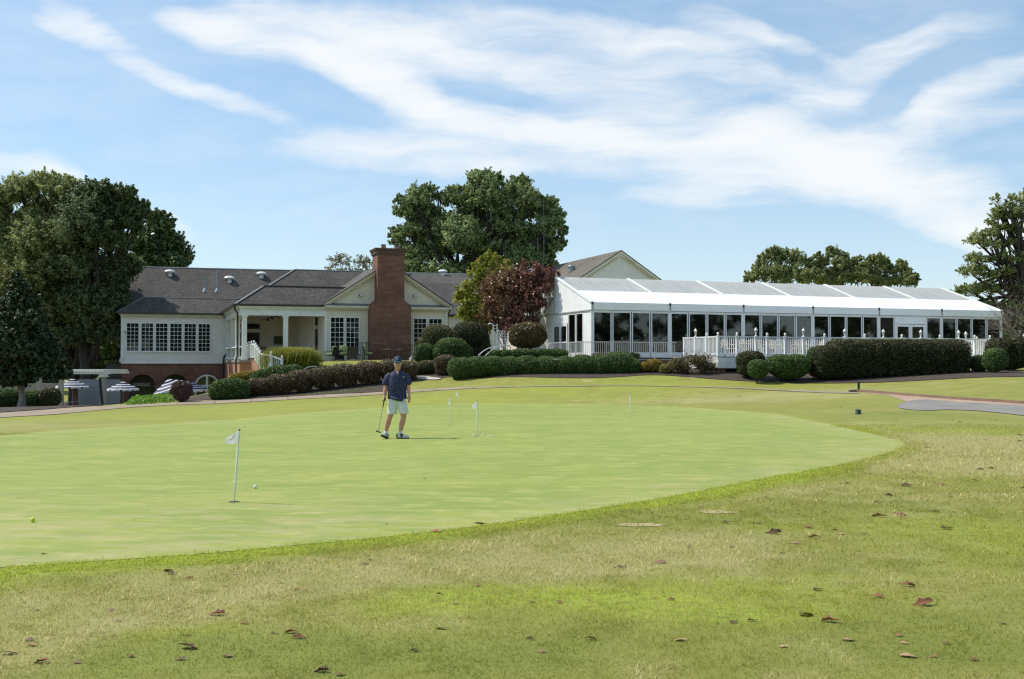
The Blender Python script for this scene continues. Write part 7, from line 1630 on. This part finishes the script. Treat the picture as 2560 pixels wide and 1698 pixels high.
for c, tp in (((-.178,.005,.10), (-.172,.012,.155)), ((.13,.005,.10), (.134,.012,.15))): MB().tube([c, tp], [.044,.043], 14).build('sock', SOCK, man, smooth=True)
# cap and glasses
NAVYC = plain('navy_cap_cloth', (.018,.040,.085), (.012,.028,.065), rough=.8)
m = MB(); hx = .078
m.rings([((hx,.004,1.642),.090,.110),((hx,.006,1.68),.089,.108),((hx,.010,1.715),.080,.098),((hx,.012,1.745),.058,.072),((hx,.012,1.762),.028,.036),((hx,.012,1.766),.006,.008)], 24); cp = m.build('cap', NAVYC, man, smooth=True)
MB().ball((hx,.012,1.768), .008, 8, 6).build('cap_button', NAVYC, cp)
V = []; Fs = []; n = 13
for i in range(n):
    a = -PI*.86 + PI*.72*i/(n-1); ca, sa = math.cos(a), math.sin(a); V += [(hx+.088*ca, .004+.106*sa, 1.655), (hx+.086*ca, -.062*1+.13*sa*1.0 - .0, 1.632 + .012*abs(ca)*-1)]
for i in range(n-1): Fs.append((2*i, 2*i+2, 2*i+3, 2*i+1))
m = MB().add(V, Fs); m.add([(x, y, z-.006) for x, y, z in V], [tuple(reversed(f)) for f in Fs]); m.build('brim', NAVYC, cp, smooth='all')
m = MB(); m.tube([(hx-.012,-.101,1.715),(hx-.018,-.106,1.70),(hx-.01,-.108,1.688),(hx+.004,-.108,1.686)], .004, 5); m.tube([(hx+.004,-.106,1.702),(hx+.016,-.107,1.692),(hx+.012,-.108,1.683)], .004, 5); m.tube([(hx-.004,-.104,1.708),(hx+.008,-.105,1.700)], .0035, 5); m.build('cap_emblem', plain('white_embroidery', (.7,.74,.76)), cp)
def lens_mat():
    m, t, p, out = newmat('mirrored_blue_green_lens'); co = t.node('ShaderNodeTexCoord').outputs['Object']; s = t.node('ShaderNodeSeparateXYZ', ins={0: co}); c = t.ramp(t.smooth(s.outputs[2], 1.598, 1.632), [(0, (.08,.35,.22)), (.5, (.02,.30,.45)), (1, (.03,.10,.45))]); t.set(p.inputs['Base Color'], c); p.inputs['Metallic'].default_value = .7; p.inputs['Roughness'].default_value = .12; return m
sgl = MB(); sgl.tube([(hx-.08,.0,1.625),(hx-.078,-.05,1.625),(hx-.062,-.088,1.628),(hx,-.112,1.630),(hx+.062,-.088,1.628),(hx+.078,-.05,1.625),(hx+.08,.0,1.625)], .0045, 6); g_ = sgl.build('sunglasses', BLACK, man, smooth='all')
for s_ in (-1, 1):
    V = [(hx+s_*.008,-.116,1.628),(hx+s_*.036,-.111,1.632),(hx+s_*.064,-.092,1.628),(hx+s_*.062,-.090,1.610),(hx+s_*.042,-.103,1.598),(hx+s_*.018,-.112,1.602)]
    MB().slab(V, (0,.004,0)).build('lens', lens_mat(), g_, smooth=True)
m = MB(); m.rings([((hx,.03,1.585),.080,.075),((hx,.02,1.645),.084,.092)], 20, cap=False); m.v = [v if v[1] > -.005 else (v[0], -.005, v[2]) for v in m.v]; m.build('hair', plain('short_grey_brown_hair', (.16,.12,.09), (.22,.18,.14)), man, smooth='all')
# putter
pu = thing('putter', 'steel golf putter with dark grip hanging from the hand of the golfer', 'golf club', Vector(man.location)); pu.scale = man.scale
ga, gb_ = Vector((-.188,-.098,.875)), Vector((-.228,-.105,.66)); hdp = Vector((-.318,-.12,.165))
MB().tube([ga, ga.lerp(gb_, .5), gb_], [.014,.013,.010], 10).build('grip', plain('black_rubber_grip', (.015,.015,.016), rough=.7), pu, smooth=True)
MB().tube([gb_, hdp], [.0065,.0055], 8).build('shaft', plain('steel_shaft', (.35,.36,.38), metal=.8, rough=.3), pu, smooth=True)
m = MB(); M = Matrix.Translation(hdp + Vector((0,0,-.012))) @ Matrix.Rotation(.35, 4, 'Y'); m.box(-.055,.055,-.018,.018,-.014,.014); m.box(-.03,.03,.018,.04,-.012,.0); m.v = [tuple(M @ Vector(v)) for v in m.v]; m.build('head', plain('dark_steel_head', (.12,.12,.13), metal=.6, rough=.35), pu)
